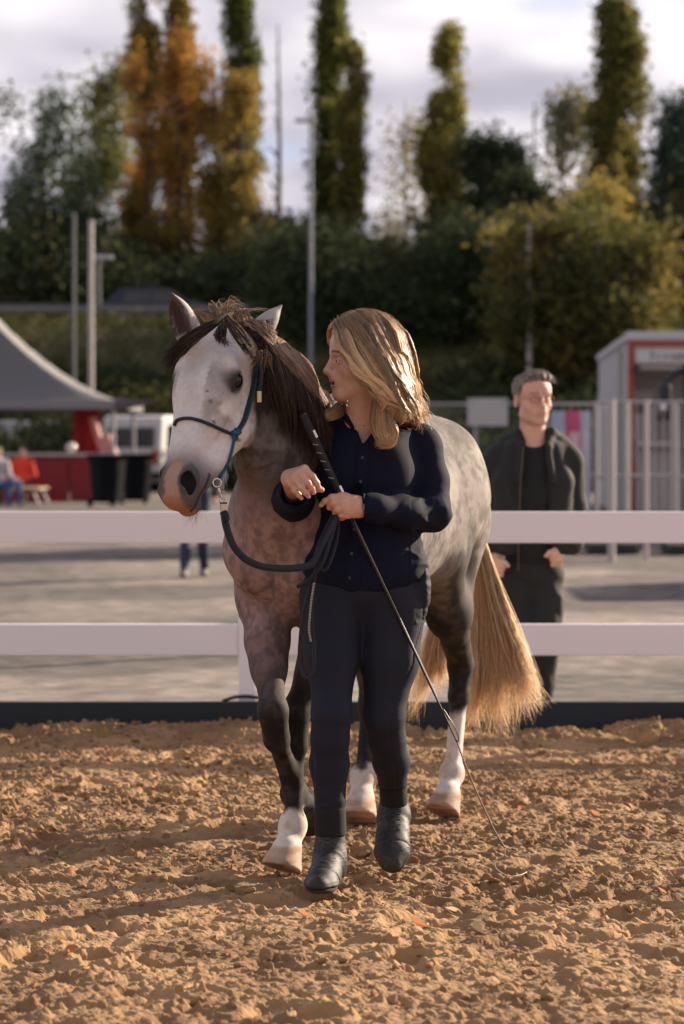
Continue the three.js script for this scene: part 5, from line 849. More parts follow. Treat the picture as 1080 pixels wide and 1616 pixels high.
  const te = new THREE.SphereGeometry(1, 16, 10); te.scale(0.008, 0.0042, 0.0155); te.applyMatrix4(new THREE.Matrix4().makeBasis(WF, WU, WS)); te.translate(...W(0.0915, -0.078, 0).toArray()); put('teeth', te, phys([0.72, 0.68, 0.60], 0.25), woman);
}
// ---- clothes
const hemY = (x) => { const u = x / 7.55 * FPX + 540; return yOf(lerp(922, 936, sstep(480, 600, u)) - 30 * sstep(625, 678, u) - 14 * sstep(500, 478, u), 7.53); };
const shirtPrims = [
  cone(P(507, 697, 7.665), P(664, 697, 7.685), 0.052, 0.056, 0.05), cone(P(540, 678, 7.65), P(610, 678, 7.66), 0.042, 0.044, 0.04),
  ell(P(578, 745, 7.645), [0.160, 0.145, 0.115], 0.05), ell(P(577, 712, 7.63), [0.125, 0.075, 0.100], 0.05), ell(P(536, 758, 7.575), [0.072, 0.074, 0.058], 0.06), ell(P(606, 758, 7.585), [0.074, 0.076, 0.058], 0.06),
  ell(P(577, 835, 7.645), [0.158, 0.15, 0.112], 0.06), ell(P(577, 900, 7.635), [0.187, 0.12, 0.132], 0.06),
  ...chain([[P(494, 703, 7.665), 0.056], [P(476, 755, 7.67), 0.057], [P(462, 798, 7.68), 0.056]], 0.03),
  ...chain([[P(461, 800, 7.67), 0.056], [P(464, 788, 7.52), 0.056], [P(466, 778, 7.42), 0.048]], 0.03),
  ...chain([[P(670, 712, 7.68), 0.056], [P(680, 760, 7.66), 0.050], [P(683, 808, 7.62), 0.048]], 0.03),
  ...chain([[P(683, 811, 7.62), 0.048], [P(640, 811, 7.54), 0.044], [P(592, 803, 7.475), 0.039], [P(576, 801, 7.46), 0.0375]], 0.03),
  cut((x, y, z) => y - hemY(x), 0.006),
  cone(P(568, 620, 7.60), P(571, 672, 7.615), 0.054, 0.052, 0.006, 's'),
  cut((x, y, z) => { const a = P(573, 702, 7.5), dx = x - a.x, dy = y - a.y, e = z > -7.61 ? -1 : 0.1; return Math.max(dx > 0 ? dx * 0.80 - dy * 0.58 : -dx * 0.93 - dy * 0.34, e, y - a.y - 0.12) ; }, 0.004),
  cut((x, y, z) => { const c = P(468, 771, 7.39); const d = (z - c.z) + 0.25 * (y - c.y); return Math.hypot(x - c.x, y - c.y, z - c.z) < 0.12 ? -d : 1; }, 0.004),
  cone(P(466, 780, 7.45), P(467, 772, 7.33), 0.042, 0.044, 0.004, 's'),
  cut((x, y, z) => { const c = P(574, 801, 7.46); return Math.hypot(x - c.x, y - c.y, z - c.z) < 0.09 ? x - c.x : 1; }, 0.003),
  cone(P(600, 804, 7.49), P(560, 799, 7.45), 0.032, 0.032, 0.003, 's'),
];
function shirtDisp(x, y, z) {
  const u = x / -z * FPX + 540, v = HORIZON - (y - EYE) / -z * FPX;
  let d = 0.003 * (fbm(x * 7 + y * 2.5, y * 7 - x * 3, z * 7, 3) - 0.5);
  const arm = sstep(648, 664, u) + sstep(497, 484, u), fore = sstep(775, 790, v) * sstep(575, 600, u) * (z > -7.63 ? 1 : 0);
  const fold = (q) => 1 - Math.abs(2 * q - 1), cr = (q, e = 5) => fold(q) ** e;            // soft wave, sharp crease
  d += arm * (0.0025 * (fold(vnoise(x * 7 + y * 8, y * 13 + x * 6, z * 9)) - 0.5) + 0.0042 * cr(vnoise(x * 9 + y * 16, y * 21 - x * 11, z * 11), 3) * (0.12 + 0.88 * sstep(735, 800, v)));
  d += fore * (0.0034 * cr(vnoise(x * 13 + y * 16, y * 20 - x * 7, z * 12 + 3), 3) + 0.0012 * cr(vnoise(x * 30 + y * 16, y * 24 - x * 18, z * 22), 3) - 0.0015) * (0.35 + 0.65 * sstep(620, 670, u));
  if (!arm) {
    const drape = sstep(760, 880, v); d += drape * (0.0055 * cr(vnoise(x * 12 + 1.5 * vnoise(x * 5, y * 3, 2), y * 2.0, 4), 2) + 0.0022 * cr(vnoise(x * 26 + y * 3, y * 3, 8), 3) - 0.003) + (1 - drape) * (0.0022 * cr(vnoise(x * 6 - y * 11, y * 7 + x * 8, 9), 3));
    const pl = x + 0.0; const px = P(lerp(573, 552, sstep(700, 930, v)), v, 7.5).x; if (z > -7.62 && v > 700) { const e = Math.abs(x - px); d += 0.0028 * sstep(0.0175, 0.0155, e) - 0.0025 * sstep(0.0035, 0.0, Math.abs(e - 0.0185)); d += 0.004 * sstep(0.05, 0.0, Math.abs(e)) * Math.sin(x * 330) * sstep(845, 900, v) * sstep(0.012, 0.02, e); }
  }
  return d;
}
const FAB = noiseTex(128, (x, y) => 0.5 + 0.25 * Math.sin(x * 2 * Math.PI * 64) * Math.sin(y * 2 * Math.PI * 64) + 0.3 * (tnoise(x, y, 32, 3) - 0.5));
const uvFlat = (k) => (x, y, z) => [(x + 0.7 * z) * k, y * k];
const SHIRT = new THREE.MeshPhysicalMaterial({ color: col(0.0036, 0.0052, 0.0165), roughness: 0.82, specularIntensity: 0.4, sheen: 0.08, sheenRoughness: 0.4, sheenColor: col(0.04, 0.06, 0.16), bumpMap: FAB, bumpScale: 0.0004 });
put('shirt', meshField(shirtPrims, 0.0040, { disp: shirtDisp, uv: uvFlat(8) }), SHIRT, woman);
{
  const cb = (a, b, w, t) => { const m = a.clone().lerp(b, 0.5), dir = b.clone().sub(a), L = dir.length(), B = basis(dir, v3(0.1, 0.5, 1)); return ell(m, [w, L * 0.62, t], 0.01, 'u', [B[0], B[1], B[2]]); };
  const c = [...chain([[P(607, 650, 7.60), 0.010], [P(632, 664, 7.585), 0.012], [P(648, 672, 7.60), 0.008]], 0.02), cb(P(598, 652, 7.575), P(640, 676, 7.57), 0.020, 0.006), ...chain([[P(546, 648, 7.615), 0.007], [P(550, 660, 7.585), 0.008], [P(557, 676, 7.56), 0.006]], 0.02)];
  put('collar', meshField(c, 0.003, { disp: (x, y, z) => 0.002 * (fbm(x * 40, y * 40, z * 40, 2) - 0.5), uv: uvFlat(8) }), SHIRT, woman);
  for (let i = 0; i < 6; i++) { const v = 722 + i * 38, p = P(lerp(573, 552, sstep(700, 930, v)), v, 7.5), bt = new THREE.CylinderGeometry(0.0052, 0.0052, 0.0028, 12); bt.rotateX(Math.PI / 2); let z = p.z + 0.09; while (z > -7.75 && evalPrims(shirtPrims, p.x, p.y, z) > -0.001) z -= 0.003; bt.translate(p.x, p.y, z + 0.006); put('button', bt, phys([0.012, 0.014, 0.03], 0.3), woman); }
}
const legR = [[P(524, 955, 7.62), 0.098], [P(524, 1040, 7.57), 0.075], [P(523, 1128, 7.50), 0.0545], [P(521, 1165, 7.51), 0.0515], [P(520, 1205, 7.54), 0.0540], [P(521, 1290, 7.55), 0.0430], [P(521, 1330, 7.55), 0.044]];
const legL = [[P(619, 955, 7.64), 0.104], [P(616, 1040, 7.62), 0.083], [P(606, 1130, 7.60), 0.0575], [P(610, 1165, 7.64), 0.0525], [P(618, 1200, 7.70), 0.0520], [P(621, 1252, 7.80), 0.041], [P(622, 1275, 7.83), 0.038]];
const planeCut = (p, n, R) => cut((x, y, z) => (x - p.x) ** 2 + (y - p.y) ** 2 + (z - p.z) ** 2 < R * R ? -((x - p.x) * n.x + (y - p.y) * n.y + (z - p.z) * n.z) : R, 0.003);
const brPrims = [ell(P(574, 925, 7.64), [0.178, 0.10, 0.122], 0.06), ...chain(legR.slice(0, 6), 0.03), ...chain(legL.slice(0, 6), 0.03), ell(P(528, 940, 7.69), [0.09, 0.10, 0.09], 0.05), ell(P(616, 940, 7.70), [0.09, 0.10, 0.09], 0.05),
  ell(P(668, 925, 7.62), [0.022, 0.075, 0.045], 0.02)];
brPrims.push({ ...cut((x, y, z) => { const s = x < 0.07 ? yOf(1284, 7.5) : yOf(1244, 7.75); return y - s; }, 0.003) });
function brDisp(x, y, z) {
  const u = x / -z * FPX + 540, v = HORIZON - (y - EYE) / -z * FPX;
  let d = 0.0014 * (fbm(x * 12, y * 9, z * 12, 3) - 0.5);
  const kn = sstep(70, 20, Math.abs(v - (u < 570 ? 1135 : 1140))), cr = sstep(90, 20, Math.abs(v - 985)) * sstep(70, 10, Math.abs(u - 570)), an = sstep(1225, 1270, v);
  d += (0.001 * kn + 0.0025 * cr + 0.004 * an) * (1 - Math.abs(2 * vnoise(x * 10 + y * 14, y * 38 - x * 12, z * 12) - 1) - 0.5);
  const sl = lerp(668, 652, sstep(960, 1040, v)) - 30 * sstep(1040, 1110, v) - 6 * sstep(1110, 1160, v) + 10 * sstep(1170, 1230, v); if (u > 600) d -= 0.0022 * sstep(2.4, 0.6, Math.abs(u - sl));   // outer seam
  const sr = 497 - 6 * sstep(960, 1100, v) + 5 * sstep(1100, 1250, v); if (u < 540) d -= 0.002 * sstep(2.4, 0.6, Math.abs(u - sr));
  if (u > 655 && v < 985) d += 0.005 * (1 - Math.abs(2 * vnoise(x * 20 + y * 40, y * 60, z * 20) - 1) - 0.5);
  return d;
}
const BREECH = new THREE.MeshPhysicalMaterial({ color: col(0.0125, 0.0145, 0.0255), roughness: 0.75, specularIntensity: 0.5, sheen: 0.25, sheenRoughness: 0.5, sheenColor: col(0.05, 0.06, 0.10), bumpMap: FAB, bumpScale: 0.0004 });
put('breeches', meshField(brPrims, 0.0042, { disp: brDisp, uv: uvFlat(10) }), BREECH, woman);
{
  const SOCK = phys([0.008, 0.008, 0.009], 0.95, { bumpMap: FAB, bumpScale: 0.001 });
  const rib = (x, y, z) => 0.0012 * Math.sin(Math.atan2(z + 7.6, x) * 160);
  put('sock', meshField([...chain([[P(521, 1280, 7.55), 0.0475], [P(522, 1318, 7.55), 0.0475]], 0.01), planeCut(P(522, 1318, 7.55), v3(0, -1, 0), 0.1)], 0.0035, { uv: uvFlat(20) }), SOCK, woman);
  put('sock', meshField([...chain([[P(620, 1240, 7.79), 0.0425], [P(622, 1262, 7.82), 0.043]], 0.01)], 0.0035, { uv: uvFlat(20) }), SOCK, woman);
  const LEATH = new THREE.MeshPhysicalMaterial({ vertexColors: true, roughness: 0.62, bumpMap: noiseTex(128, (x, y) => tfbm(x, y, 24, 2, 6)), bumpScale: 0.0008 });
  const bootCol = (x, y, z, nx, ny) => { const n = fbm(x * 25, y * 25, z * 25, 4), m = fbm(x * 90, y * 90, z * 90, 2); let c = mix3([0.007, 0.0068, 0.0072], [0.022, 0.021, 0.021], sstep(0.4, 0.7, n)); return mix3(c, [0.10, 0.075, 0.055], 0.3 * sstep(0.5, 0.7, n * 0.5 + m * 0.5) ); };
  const crease = (a, b) => (x, y, z) => { const t = clamp(((x - a.x) * (b.x - a.x) + (y - a.y) * (b.y - a.y) + (z - a.z) * (b.z - a.z)) / a.distanceToSquared(b), -0.5, 1.5); return 0.0022 * (fbm(x * 30, y * 30, z * 30, 2) - 0.5) + 0.0035 * sstep(0.15, 0.3, t) * sstep(0.95, 0.7, t) * (1 - Math.abs(2 * vnoise(t * 11, x * 14, z * 14) - 1) - 0.5) - 0.0022 * sstep(0.03, 0.01, Math.abs(t - 0.74)) + 0.003 * sstep(0.0, -0.02, t - 0.04) * 0; };
  const R1 = [...chain([[P(522, 1304, 7.555), 0.0455], [P(521, 1340, 7.55), 0.0435], [P(522, 1372, 7.55), 0.043], [P(524, 1388, 7.56), 0.037]], 0.02), ...chain([[P(520, 1358, 7.53), 0.046], [P(513, 1382, 7.46), 0.0435], [P(507, 1394, 7.40), 0.0415], [P(503, 1399, 7.36), 0.032]], 0.025), ell(P(507, 1400, 7.40), [0.047, 0.03, 0.055], 0.02), planeCut(v3(-0.06, 0.021, -7.45), v3(0, -1, 0), 0.3), planeCut(P(522, 1306, 7.55), v3(0, 1, 0.1), 0.08)];
  const R1o = { ...R1 };
  const bR = meshField(R1, 0.003, { color: bootCol, disp: crease(P(521, 1310, 7.55), P(504, 1398, 7.36)), uv: uvFlat(8) });
  const br1 = put('boot', bR, LEATH, woman);
  const L1 = [...chain([[P(622, 1262, 7.835), 0.0450], [P(622, 1288, 7.835), 0.0445], [P(622, 1306, 7.85), 0.042]], 0.02), ...chain([[P(621, 1290, 7.82), 0.046], [P(620, 1320, 7.775), 0.0465], [P(619, 1344, 7.735), 0.0455], [P(618, 1359, 7.705), 0.034]], 0.025), ell(P(619, 1345, 7.74), [0.049, 0.045, 0.042], 0.02), planeCut(P(622, 1259, 7.83), v3(0, 1, 0.12), 0.08), planeCut(P(619, 1365, 7.72), v3(0, -0.72, -0.69), 0.12)];
  put('boot', meshField(L1, 0.003, { color: bootCol, disp: crease(P(622, 1262, 7.83), P(618, 1360, 7.70)), uv: uvFlat(8) }), LEATH, woman);
  const SOLE = phys([0.02, 0.017, 0.015], 0.9);
  const s1 = (list, c, nrm, k) => meshField([...list, planeCut(c, nrm, k)], 0.003);
  put('sole', meshField([ell(v3(P(507, 1400, 7.40).x, 0.014, -7.405), [0.047, 0.016, 0.072], 0.02), ell(v3(P(524, 1400, 7.56).x, 0.014, -7.555), [0.036, 0.018, 0.042], 0.02), cone(v3(-0.045, 0.014, -7.45), v3(-0.035, 0.014, -7.53), 0.026, 0.026, 0.03), planeCut(v3(-0.05, 0.024, -7.47), v3(0, 1, 0), 0.3), planeCut(v3(-0.05, 0.002, -7.47), v3(0, -1, 0), 0.3)], 0.003), SOLE, woman);
  const LB = [v3(1, 0, 0), v3(0, -0.72, -0.69).normalize(), v3(0, 0.69, -0.72).normalize()];
  put('sole', meshField([ell(P(619, 1352, 7.735), [0.046, 0.011, 0.062], 0.02, 'u', LB), ell(P(621, 1318, 7.86), [0.036, 0.016, 0.04], 0.02, 'u', LB)], 0.003), SOLE, woman);
  // laces
  const LACE = std([0.02, 0.02, 0.022], 0.9);
  const lace = (prims, v, u0, u1, d0) => { const pts = []; for (let i = 0; i <= 6; i++) { const p = P(lerp(u0, u1, i / 6), v + 2 * Math.sin(i), d0); let z = p.z + 0.06; while (z > p.z - 0.08 && evalPrims(prims, p.x, p.y, z) > 0.0012) z -= 0.0015; pts.push(v3(p.x, p.y, z)); } return tube(pts, 0.0016, 12, 5); };
  for (let i = 0; i < 6; i++) { put('lace', lace(R1, 1318 + i * 7, 512, 530, 7.5), LACE, woman); put('lace', lace(L1, 1272 + i * 7, 612, 632, 7.78), LACE, woman); }
  // fine chain with two stones, and a long earring
  const neck = [[551, 655, 7.575], [557, 664, 7.562], [567, 670, 7.556], [574, 671, 7.556], [583, 668, 7.56], [588, 660, 7.568]].map((a) => { const p = P(...a); let z = -7.45; while (z > -7.68 && evalPrims(chestSkin.concat(womanHead), p.x, p.y, z) > 0.0012) z -= 0.0015; return v3(p.x, p.y, z); });
  const SILV = phys([0.7, 0.68, 0.64], 0.2, { metalness: 1 });
  const nk = put('necklace', tube(neck, 0.0006, 30, 5), SILV, woman);
  for (const i of [2, 3]) { const s = new THREE.OctahedronGeometry(0.0026, 1); s.translate(neck[i].x, neck[i].y - 0.003, neck[i].z + 0.002); put('stone', s, SILV, woman); }
  const er = new THREE.IcosahedronGeometry(0.0042, 1); er.translate(...P(549, 633, 7.50).toArray()); const e2 = new THREE.IcosahedronGeometry(0.005, 1); e2.translate(...P(548, 640, 7.50).toArray()); put('earring', join(er, e2), SILV, woman);
}
{ // hair
  const R = rng(21), HG = [
    [[529, 511, 7.555], [536, 536, 7.512], [552, 572, 7.492], [582, 604, 7.478], [612, 632, 7.472], [624, 648, 7.475]],
    [[538, 505, 7.56], [556, 536, 7.500], [580, 580, 7.475], [604, 612, 7.462], [624, 638, 7.465], [634, 652, 7.475]],
    [[552, 501, 7.57], [579, 532, 7.500], [603, 576, 7.468], [620, 610, 7.462], [634, 640, 7.475], [644, 657, 7.49]],
    [[568, 499, 7.59], [600, 530, 7.53], [621, 576, 7.500], [636, 612, 7.500], [648, 642, 7.515], [656, 662, 7.53]],
    [[580, 500, 7.62], [614, 532, 7.58], [632, 576, 7.565], [643, 612, 7.570], [653, 642, 7.585], [662, 662, 7.60]],
    [[584, 503, 7.66], [616, 538, 7.66], [633, 580, 7.65], [643, 615, 7.66], [651, 642, 7.67], [660, 660, 7.68]],
  ].map((g) => g.map((a) => P(...a)));
  const prims = [ell(W(-0.012, 0.032, 0), [0.101, 0.094, 0.086], 0.02, 'u', WB)];
  HG.forEach((g, i) => prims.push(...chain(g.slice(0, 6).map((p, k) => [p.clone().add(v3(-0.004, -0.008, -0.018)), [0.012, 0.022, 0.026, 0.025, 0.020, 0.012][k]]), 0.03)));
  prims.push(ell(P(624, 600, 7.58), [0.034, 0.10, 0.065], 0.04), ell(P(607, 555, 7.60), [0.055, 0.078, 0.075], 0.04));
  prims.push({ ...cut((x, y, z) => { const [f, u, s] = toW(x, y, z); return 0.062 - f + (u > 0.02 ? 0.7 * (u - 0.02) : 0.35 * (u - 0.02)) - 0.15 * Math.max(0, s) ; }, 0.01), op: 's' });
  // (the cut keeps the face clear: what lies in front of the hairline goes)
  prims[prims.length - 1] = cut((x, y, z) => { const [f, u, s] = toW(x, y, z); const line = u > 0.055 ? 0.088 : lerp(0.075, 0.01, clamp((0.055 - u) / 0.11, 0, 1)) - 0.35 * Math.max(0, -0.055 - u); return line - f; }, 0.012);
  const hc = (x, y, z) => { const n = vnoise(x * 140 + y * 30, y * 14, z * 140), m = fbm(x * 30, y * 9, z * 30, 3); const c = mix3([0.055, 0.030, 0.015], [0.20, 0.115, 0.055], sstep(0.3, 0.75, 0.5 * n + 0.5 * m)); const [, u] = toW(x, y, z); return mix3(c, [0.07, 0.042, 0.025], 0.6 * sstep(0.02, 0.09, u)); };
  const HAIR = new THREE.MeshPhysicalMaterial({ vertexColors: true, roughness: 0.42 });
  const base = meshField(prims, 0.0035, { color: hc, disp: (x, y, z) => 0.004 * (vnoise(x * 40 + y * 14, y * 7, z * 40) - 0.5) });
  const S = new Strands(), U = prims.filter((q) => q.op === 'u');
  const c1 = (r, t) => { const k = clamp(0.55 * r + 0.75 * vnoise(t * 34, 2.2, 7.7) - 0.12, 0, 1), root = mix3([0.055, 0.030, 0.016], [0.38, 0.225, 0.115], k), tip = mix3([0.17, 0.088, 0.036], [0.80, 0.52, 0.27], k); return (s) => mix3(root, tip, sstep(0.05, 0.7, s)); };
  const lock = (t, o) => {                                   // one lock: a bundle of hairs that wave together and part from its neighbours
    const g = t * (HG.length - 1), i = Math.min(Math.floor(g), HG.length - 2), ph = R() * 6.28, wf = 6 + 4 * R(), wv = 0.010 + 0.020 * R(), lift = lerp(o[0], o[1], R()), len = 0.74 + 0.34 * R(), fl = (R() - 0.5) * 0.02, tone = R();
    const c = HG[i].map((p, k) => p.clone().lerp(HG[i + 1][k], g - i)), last = c[c.length - 1], ext = last.clone().add(last.clone().sub(c[c.length - 2]).multiplyScalar(0.8)).add(v3(fl, 0, 0)); c.push(ext);
    const path = spline(c, 22).slice(0, Math.round(22 * Math.min(1, len * 0.86)) + 1); const n = 44 + Math.floor(26 * R());
    path.forEach((p, k) => { const s = k / 22; p.x += wv * s * Math.sin(wf * s + ph); p.z += wv * 0.8 * s * Math.cos(wf * s + ph) + 0.5 * lift; p.y += wv * 0.3 * s * Math.cos(wf * s + ph); });
    for (let q = 0; q < n; q++) {
      const a = R() * 6.28, rr = 0.0075 * Math.sqrt(R()), jx = Math.cos(a) * rr, jz = Math.sin(a) * rr, ph2 = R() * 6.28, cut2 = Math.max(6, Math.round(path.length * (0.78 + 0.22 * R())));
      const pts = path.slice(0, cut2).map((p, k) => { const s = k / path.length, w = (1 - 0.55 * s) * (k ? 1 : 0.8), m = v3(p.x + jx * w + 0.0012 * Math.sin(9 * s + ph2), p.y + 0.001 * Math.cos(7 * s + ph2), p.z + jz * w); const o2 = lift * sstep(0, 0.3, s) + 0.001, d = evalPrims(U, m.x, m.y, m.z); if (d < o2) { const e = 0.006, gx = evalPrims(U, m.x + e, m.y, m.z) - d, gy = evalPrims(U, m.x, m.y + e, m.z) - d, gz = evalPrims(U, m.x, m.y, m.z + e) - d, l = Math.hypot(gx, gy, gz) || 1, f = (o2 + 0.003 * R() - d) / l; m.x += gx * f; m.y += gy * f; m.z += gz * f; } return m; });
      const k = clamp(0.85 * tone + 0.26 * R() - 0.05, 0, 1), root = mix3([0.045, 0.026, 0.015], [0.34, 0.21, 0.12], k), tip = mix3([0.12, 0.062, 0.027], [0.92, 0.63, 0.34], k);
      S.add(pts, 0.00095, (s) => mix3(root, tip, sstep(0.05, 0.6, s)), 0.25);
    }
  };
  for (let i = 0; i < 58; i++) lock((i + 0.6 * R()) / 58, [0.000, 0.010]);
  for (let i = 0; i < 46; i++) lock(R(), [0.006, 0.022]);
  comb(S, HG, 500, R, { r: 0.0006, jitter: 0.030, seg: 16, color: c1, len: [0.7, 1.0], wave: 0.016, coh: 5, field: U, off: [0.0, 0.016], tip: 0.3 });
  // far side of the parting, seen as a lit sliver on top
  comb(S, [[[534, 507, 7.555], [524, 515, 7.565], [520, 526, 7.59], [522, 545, 7.63]], [[548, 500, 7.575], [532, 506, 7.60], [521, 518, 7.64], [521, 535, 7.68]], [[575, 498, 7.61], [560, 499, 7.66], [550, 506, 7.70], [548, 530, 7.72]]].map((g) => g.map((a) => P(...a))), 700, R, { r: 0.0008, jitter: 0.010, seg: 8, color: c1, len: [0.8, 1] });
  const curl = (pts, n, jit, rr = 0.0010) => comb(S, pts.map((g) => g.map((a) => P(...a))), n, R, { r: rr, jitter: jit, seg: 20, color: c1, len: [0.8, 1], wave: 0.004, clump: 3 });
  // lock in front of the near shoulder, ending in a curl
  curl([[[590, 622, 7.468], [588, 645, 7.462], [586, 668, 7.458], [592, 688, 7.455], [604, 700, 7.452], [614, 704, 7.45], [620, 698, 7.45], [616, 690, 7.455]],
    [[600, 620, 7.46], [601, 645, 7.452], [600, 668, 7.448], [604, 686, 7.446], [612, 697, 7.445], [620, 692, 7.445], [619, 684, 7.45], [610, 682, 7.455]],
    [[612, 630, 7.462], [612, 650, 7.452], [616, 668, 7.446], [621, 682, 7.444], [618, 696, 7.444], [608, 704, 7.444], [598, 700, 7.448], [596, 692, 7.455]],
    [[622, 640, 7.468], [618, 655, 7.46], [622, 668, 7.452], [626, 680, 7.448], [624, 692, 7.448], [616, 700, 7.448], [608, 698, 7.452], [606, 690, 7.458]]], 900, 0.014);
  // lock over the far shoulder, under the chin
  curl([[[552, 625, 7.66], [540, 640, 7.60], [527, 648, 7.565], [516, 655, 7.55], [508, 664, 7.545], [507, 676, 7.54], [511, 686, 7.54], [504, 690, 7.545]],
    [[556, 630, 7.66], [545, 648, 7.60], [534, 657, 7.56], [520, 661, 7.545], [508, 660, 7.54], [499, 668, 7.54], [500, 678, 7.54], [508, 680, 7.545]],
    [[548, 622, 7.68], [534, 636, 7.61], [524, 645, 7.575], [512, 650, 7.56], [502, 656, 7.555], [498, 664, 7.55], [503, 672, 7.55], [510, 672, 7.55]]], 520, 0.014);
  for (let i = 0; i < 420; i++) { const t = R(), a = P(lerp(596, 660, t), lerp(508, 650, t ** 1.2), 7.58 + 0.1 * R()); const o = 0.008 + 0.035 * R() * R() * (0.4 + t); S.add(spline([a, a.clone().add(v3(o * 0.8, 0.012 * (1 - t), 0)), a.clone().add(v3(o * (1 + 0.4 * Math.sin(i)), -0.025, 0.01)), a.clone().add(v3(o * (0.6 + 0.5 * Math.sin(i * 3)), -0.05 - 0.03 * R(), 0.01 * Math.cos(i)))], 10), 0.0006, [0.62, 0.43, 0.25]); }
  for (let i = 0; i < 50; i++) { const a = P(540 + 50 * R(), 502, 7.6); S.add(spline([a, a.clone().add(v3(0.012, 0.008 * R(), 0)), a.clone().add(v3(0.03 + 0.02 * R(), 0.004 * R(), 0))], 6), 0.00035, [0.4, 0.27, 0.16]); }
  const hs = S.build(); base.deleteAttribute('uv');
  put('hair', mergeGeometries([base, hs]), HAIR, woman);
}
// ================================================================ people
const SKINM = SKIN;
{ // man behind the fence
  const D = 12.55, man = thing('person', 'grey-haired man in black hoodie standing with hands in pockets behind the fence', 'person', [0.95, ASPH, -D]);
  const m = (u, v, dd = 0) => P(u, v, D + dd), L = (f, u, s) => v3(s, u, f); L.B = [v3(0, 0, 1), v3(0, 1, 0), v3(1, 0, 0)];
  const hp = headPrims(L, 0.9), place = (g) => { g.applyMatrix4(new THREE.Matrix4().makeRotationFromEuler(new THREE.Euler(0.02, 0.32, 0.02)).scale(v3(1.13, 1.06, 1.13))); g.translate(...m(841, 626).toArray()); return g; };
  const fc = (x, y, z) => { let c = skinColor(x, y, z); c = mix3(c, [0.52, 0.25, 0.19], 0.3); if (z > 0.085 && Math.abs(y + 0.081) < 0.012 && Math.abs(x) < 0.022) c = mix3(c, [0.40, 0.17, 0.14], 0.6); if (z > 0.06 && Math.abs(y - 0.0145) < 0.004 && Math.abs(x) > 0.012 && Math.abs(x) < 0.05) c = mix3(c, [0.13, 0.10, 0.085], 0.7); return mix3(c, [0.35, 0.24, 0.19], 0.35 * sstep(-0.06, -0.09, y)); };
  const head = place(meshField([...hp, cone(v3(0, -0.08, -0.02), v3(0, -0.155, -0.02), 0.05, 0.052, 0.03)], 0.0042, { color: fc }));
  const neck = meshField([cone(m(841, 655, 0.02), m(841, 706, 0.03), 0.060, 0.066, 0.03), ell(m(842, 724, 0.035), [0.12, 0.08, 0.066], 0.05), cone(m(808, 726, 0.04), m(876, 726, 0.04), 0.04, 0.04), cone(m(842, 760, 0.05), m(842, 900, 0.05), 0.085, 0.085), ...chain([[m(815, 930, 0.04), 0.07], [m(812, 1030, 0.02), 0.05], [m(812, 1130, 0.04), 0.04]]), ...chain([[m(856, 930, 0.04), 0.07], [m(856, 1030, 0.02), 0.05], [m(850, 1130, 0.04), 0.04]]), ...chain([[m(778, 730, 0.03), 0.04], [m(766, 830, 0.06), 0.036], [m(786, 878, -0.08), 0.028]]), ...chain([[m(899, 730, 0.03), 0.04], [m(908, 830, 0.06), 0.036], [m(886, 868, -0.09), 0.030]])], 0.009, { color: skinColor });
  const hand = (w, side) => { const q = [cone(m(w[0], w[1], -0.09), m(w[0] - 8 * side, w[1] + 9, -0.115), 0.030, 0.030, 0.02)]; for (let i = 0; i < 4; i++) q.push(...chain([[m(w[0] - (6 - 4 * i) * side, w[1] + 9, -0.12), 0.0115], [m(w[0] - (9 - 4 * i) * side, w[1] + 17, -0.125), 0.0105], [m(w[0] - (10 - 4 * i) * side, w[1] + 24, -0.115), 0.0095]], 0.008)); q.push(...chain([[m(w[0] - 6 * side, w[1] + 2, -0.12), 0.013], [m(w[0] - 14 * side, w[1] + 4, -0.135), 0.012], [m(w[0] - 20 * side, w[1] + 9, -0.14), 0.010]], 0.01)); return meshField(q, 0.0036, { color: skinColor }); };
  put('body', mergeGeometries([head, neck, hand([882, 868], 1), hand([782, 884], -1)]), SKINM, man);
  const hair = place(meshField([ell(v3(0, 0.036, -0.016), [0.085, 0.083, 0.096], 0.02), ell(v3(0.012, 0.086, 0.048), [0.056, 0.026, 0.034], 0.03), ell(v3(-0.02, 0.088, 0.055), [0.04, 0.018, 0.028], 0.02), cut((x, y, z) => (0.078 - 0.55 * Math.max(0, 0.06 - y) + (y > 0.072 ? 0.03 : 0)) - z, 0.008), cut((x, y, z) => y + 0.055 + 0.3 * z, 0.008)], 0.0036, { disp: (x, y, z) => 0.016 * (fbm(x * 55, y * 30, z * 55, 3) - 0.5), color: (x, y, z) => { const k = fbm(x * 80, y * 30, z * 80, 2), w = sstep(0.03, -0.02, y); return mix3(mix3([0.045, 0.034, 0.027], [0.19, 0.145, 0.115], sstep(0.3, 0.7, k)), [0.36, 0.32, 0.28], 0.8 * w); } }));
  const S = new Strands(), R = rng(8); for (let i = 0; i < 420; i++) { const a = (R() - 0.5) * 3.4, e = 0.25 + R() * 1.2, r = 0.086, d0 = v3(Math.sin(a) * Math.cos(e) * 0.082, 0.036 + Math.sin(e) * 0.086, -0.016 + Math.cos(a) * Math.cos(e) * 0.096 * 0.8 + 0.01); S.add([d0, d0.clone().add(v3(0.012 + 0.01 * R(), 0.006, 0.01)), d0.clone().add(v3(0.03, 0.004 + 0.012 * (R() - 0.5), 0.012))], 0.0012, mix3([0.07, 0.053, 0.042], [0.30, 0.24, 0.19], R())); }
  for (let i = 0; i < 26; i++) { const d0 = v3(0.066, 0.07 + 0.02 * R(), -0.01); S.add(spline([d0, d0.clone().add(v3(0.02, 0.012 * R(), 0)), d0.clone().add(v3(0.036 + 0.01 * R(), -0.005 + 0.03 * R(), 0))], 5), 0.001, [0.35, 0.3, 0.26]); }
  put('hair', mergeGeometries([hair, place(S.build())]), phys([1, 1, 1], 0.7, { vertexColors: true }), man);
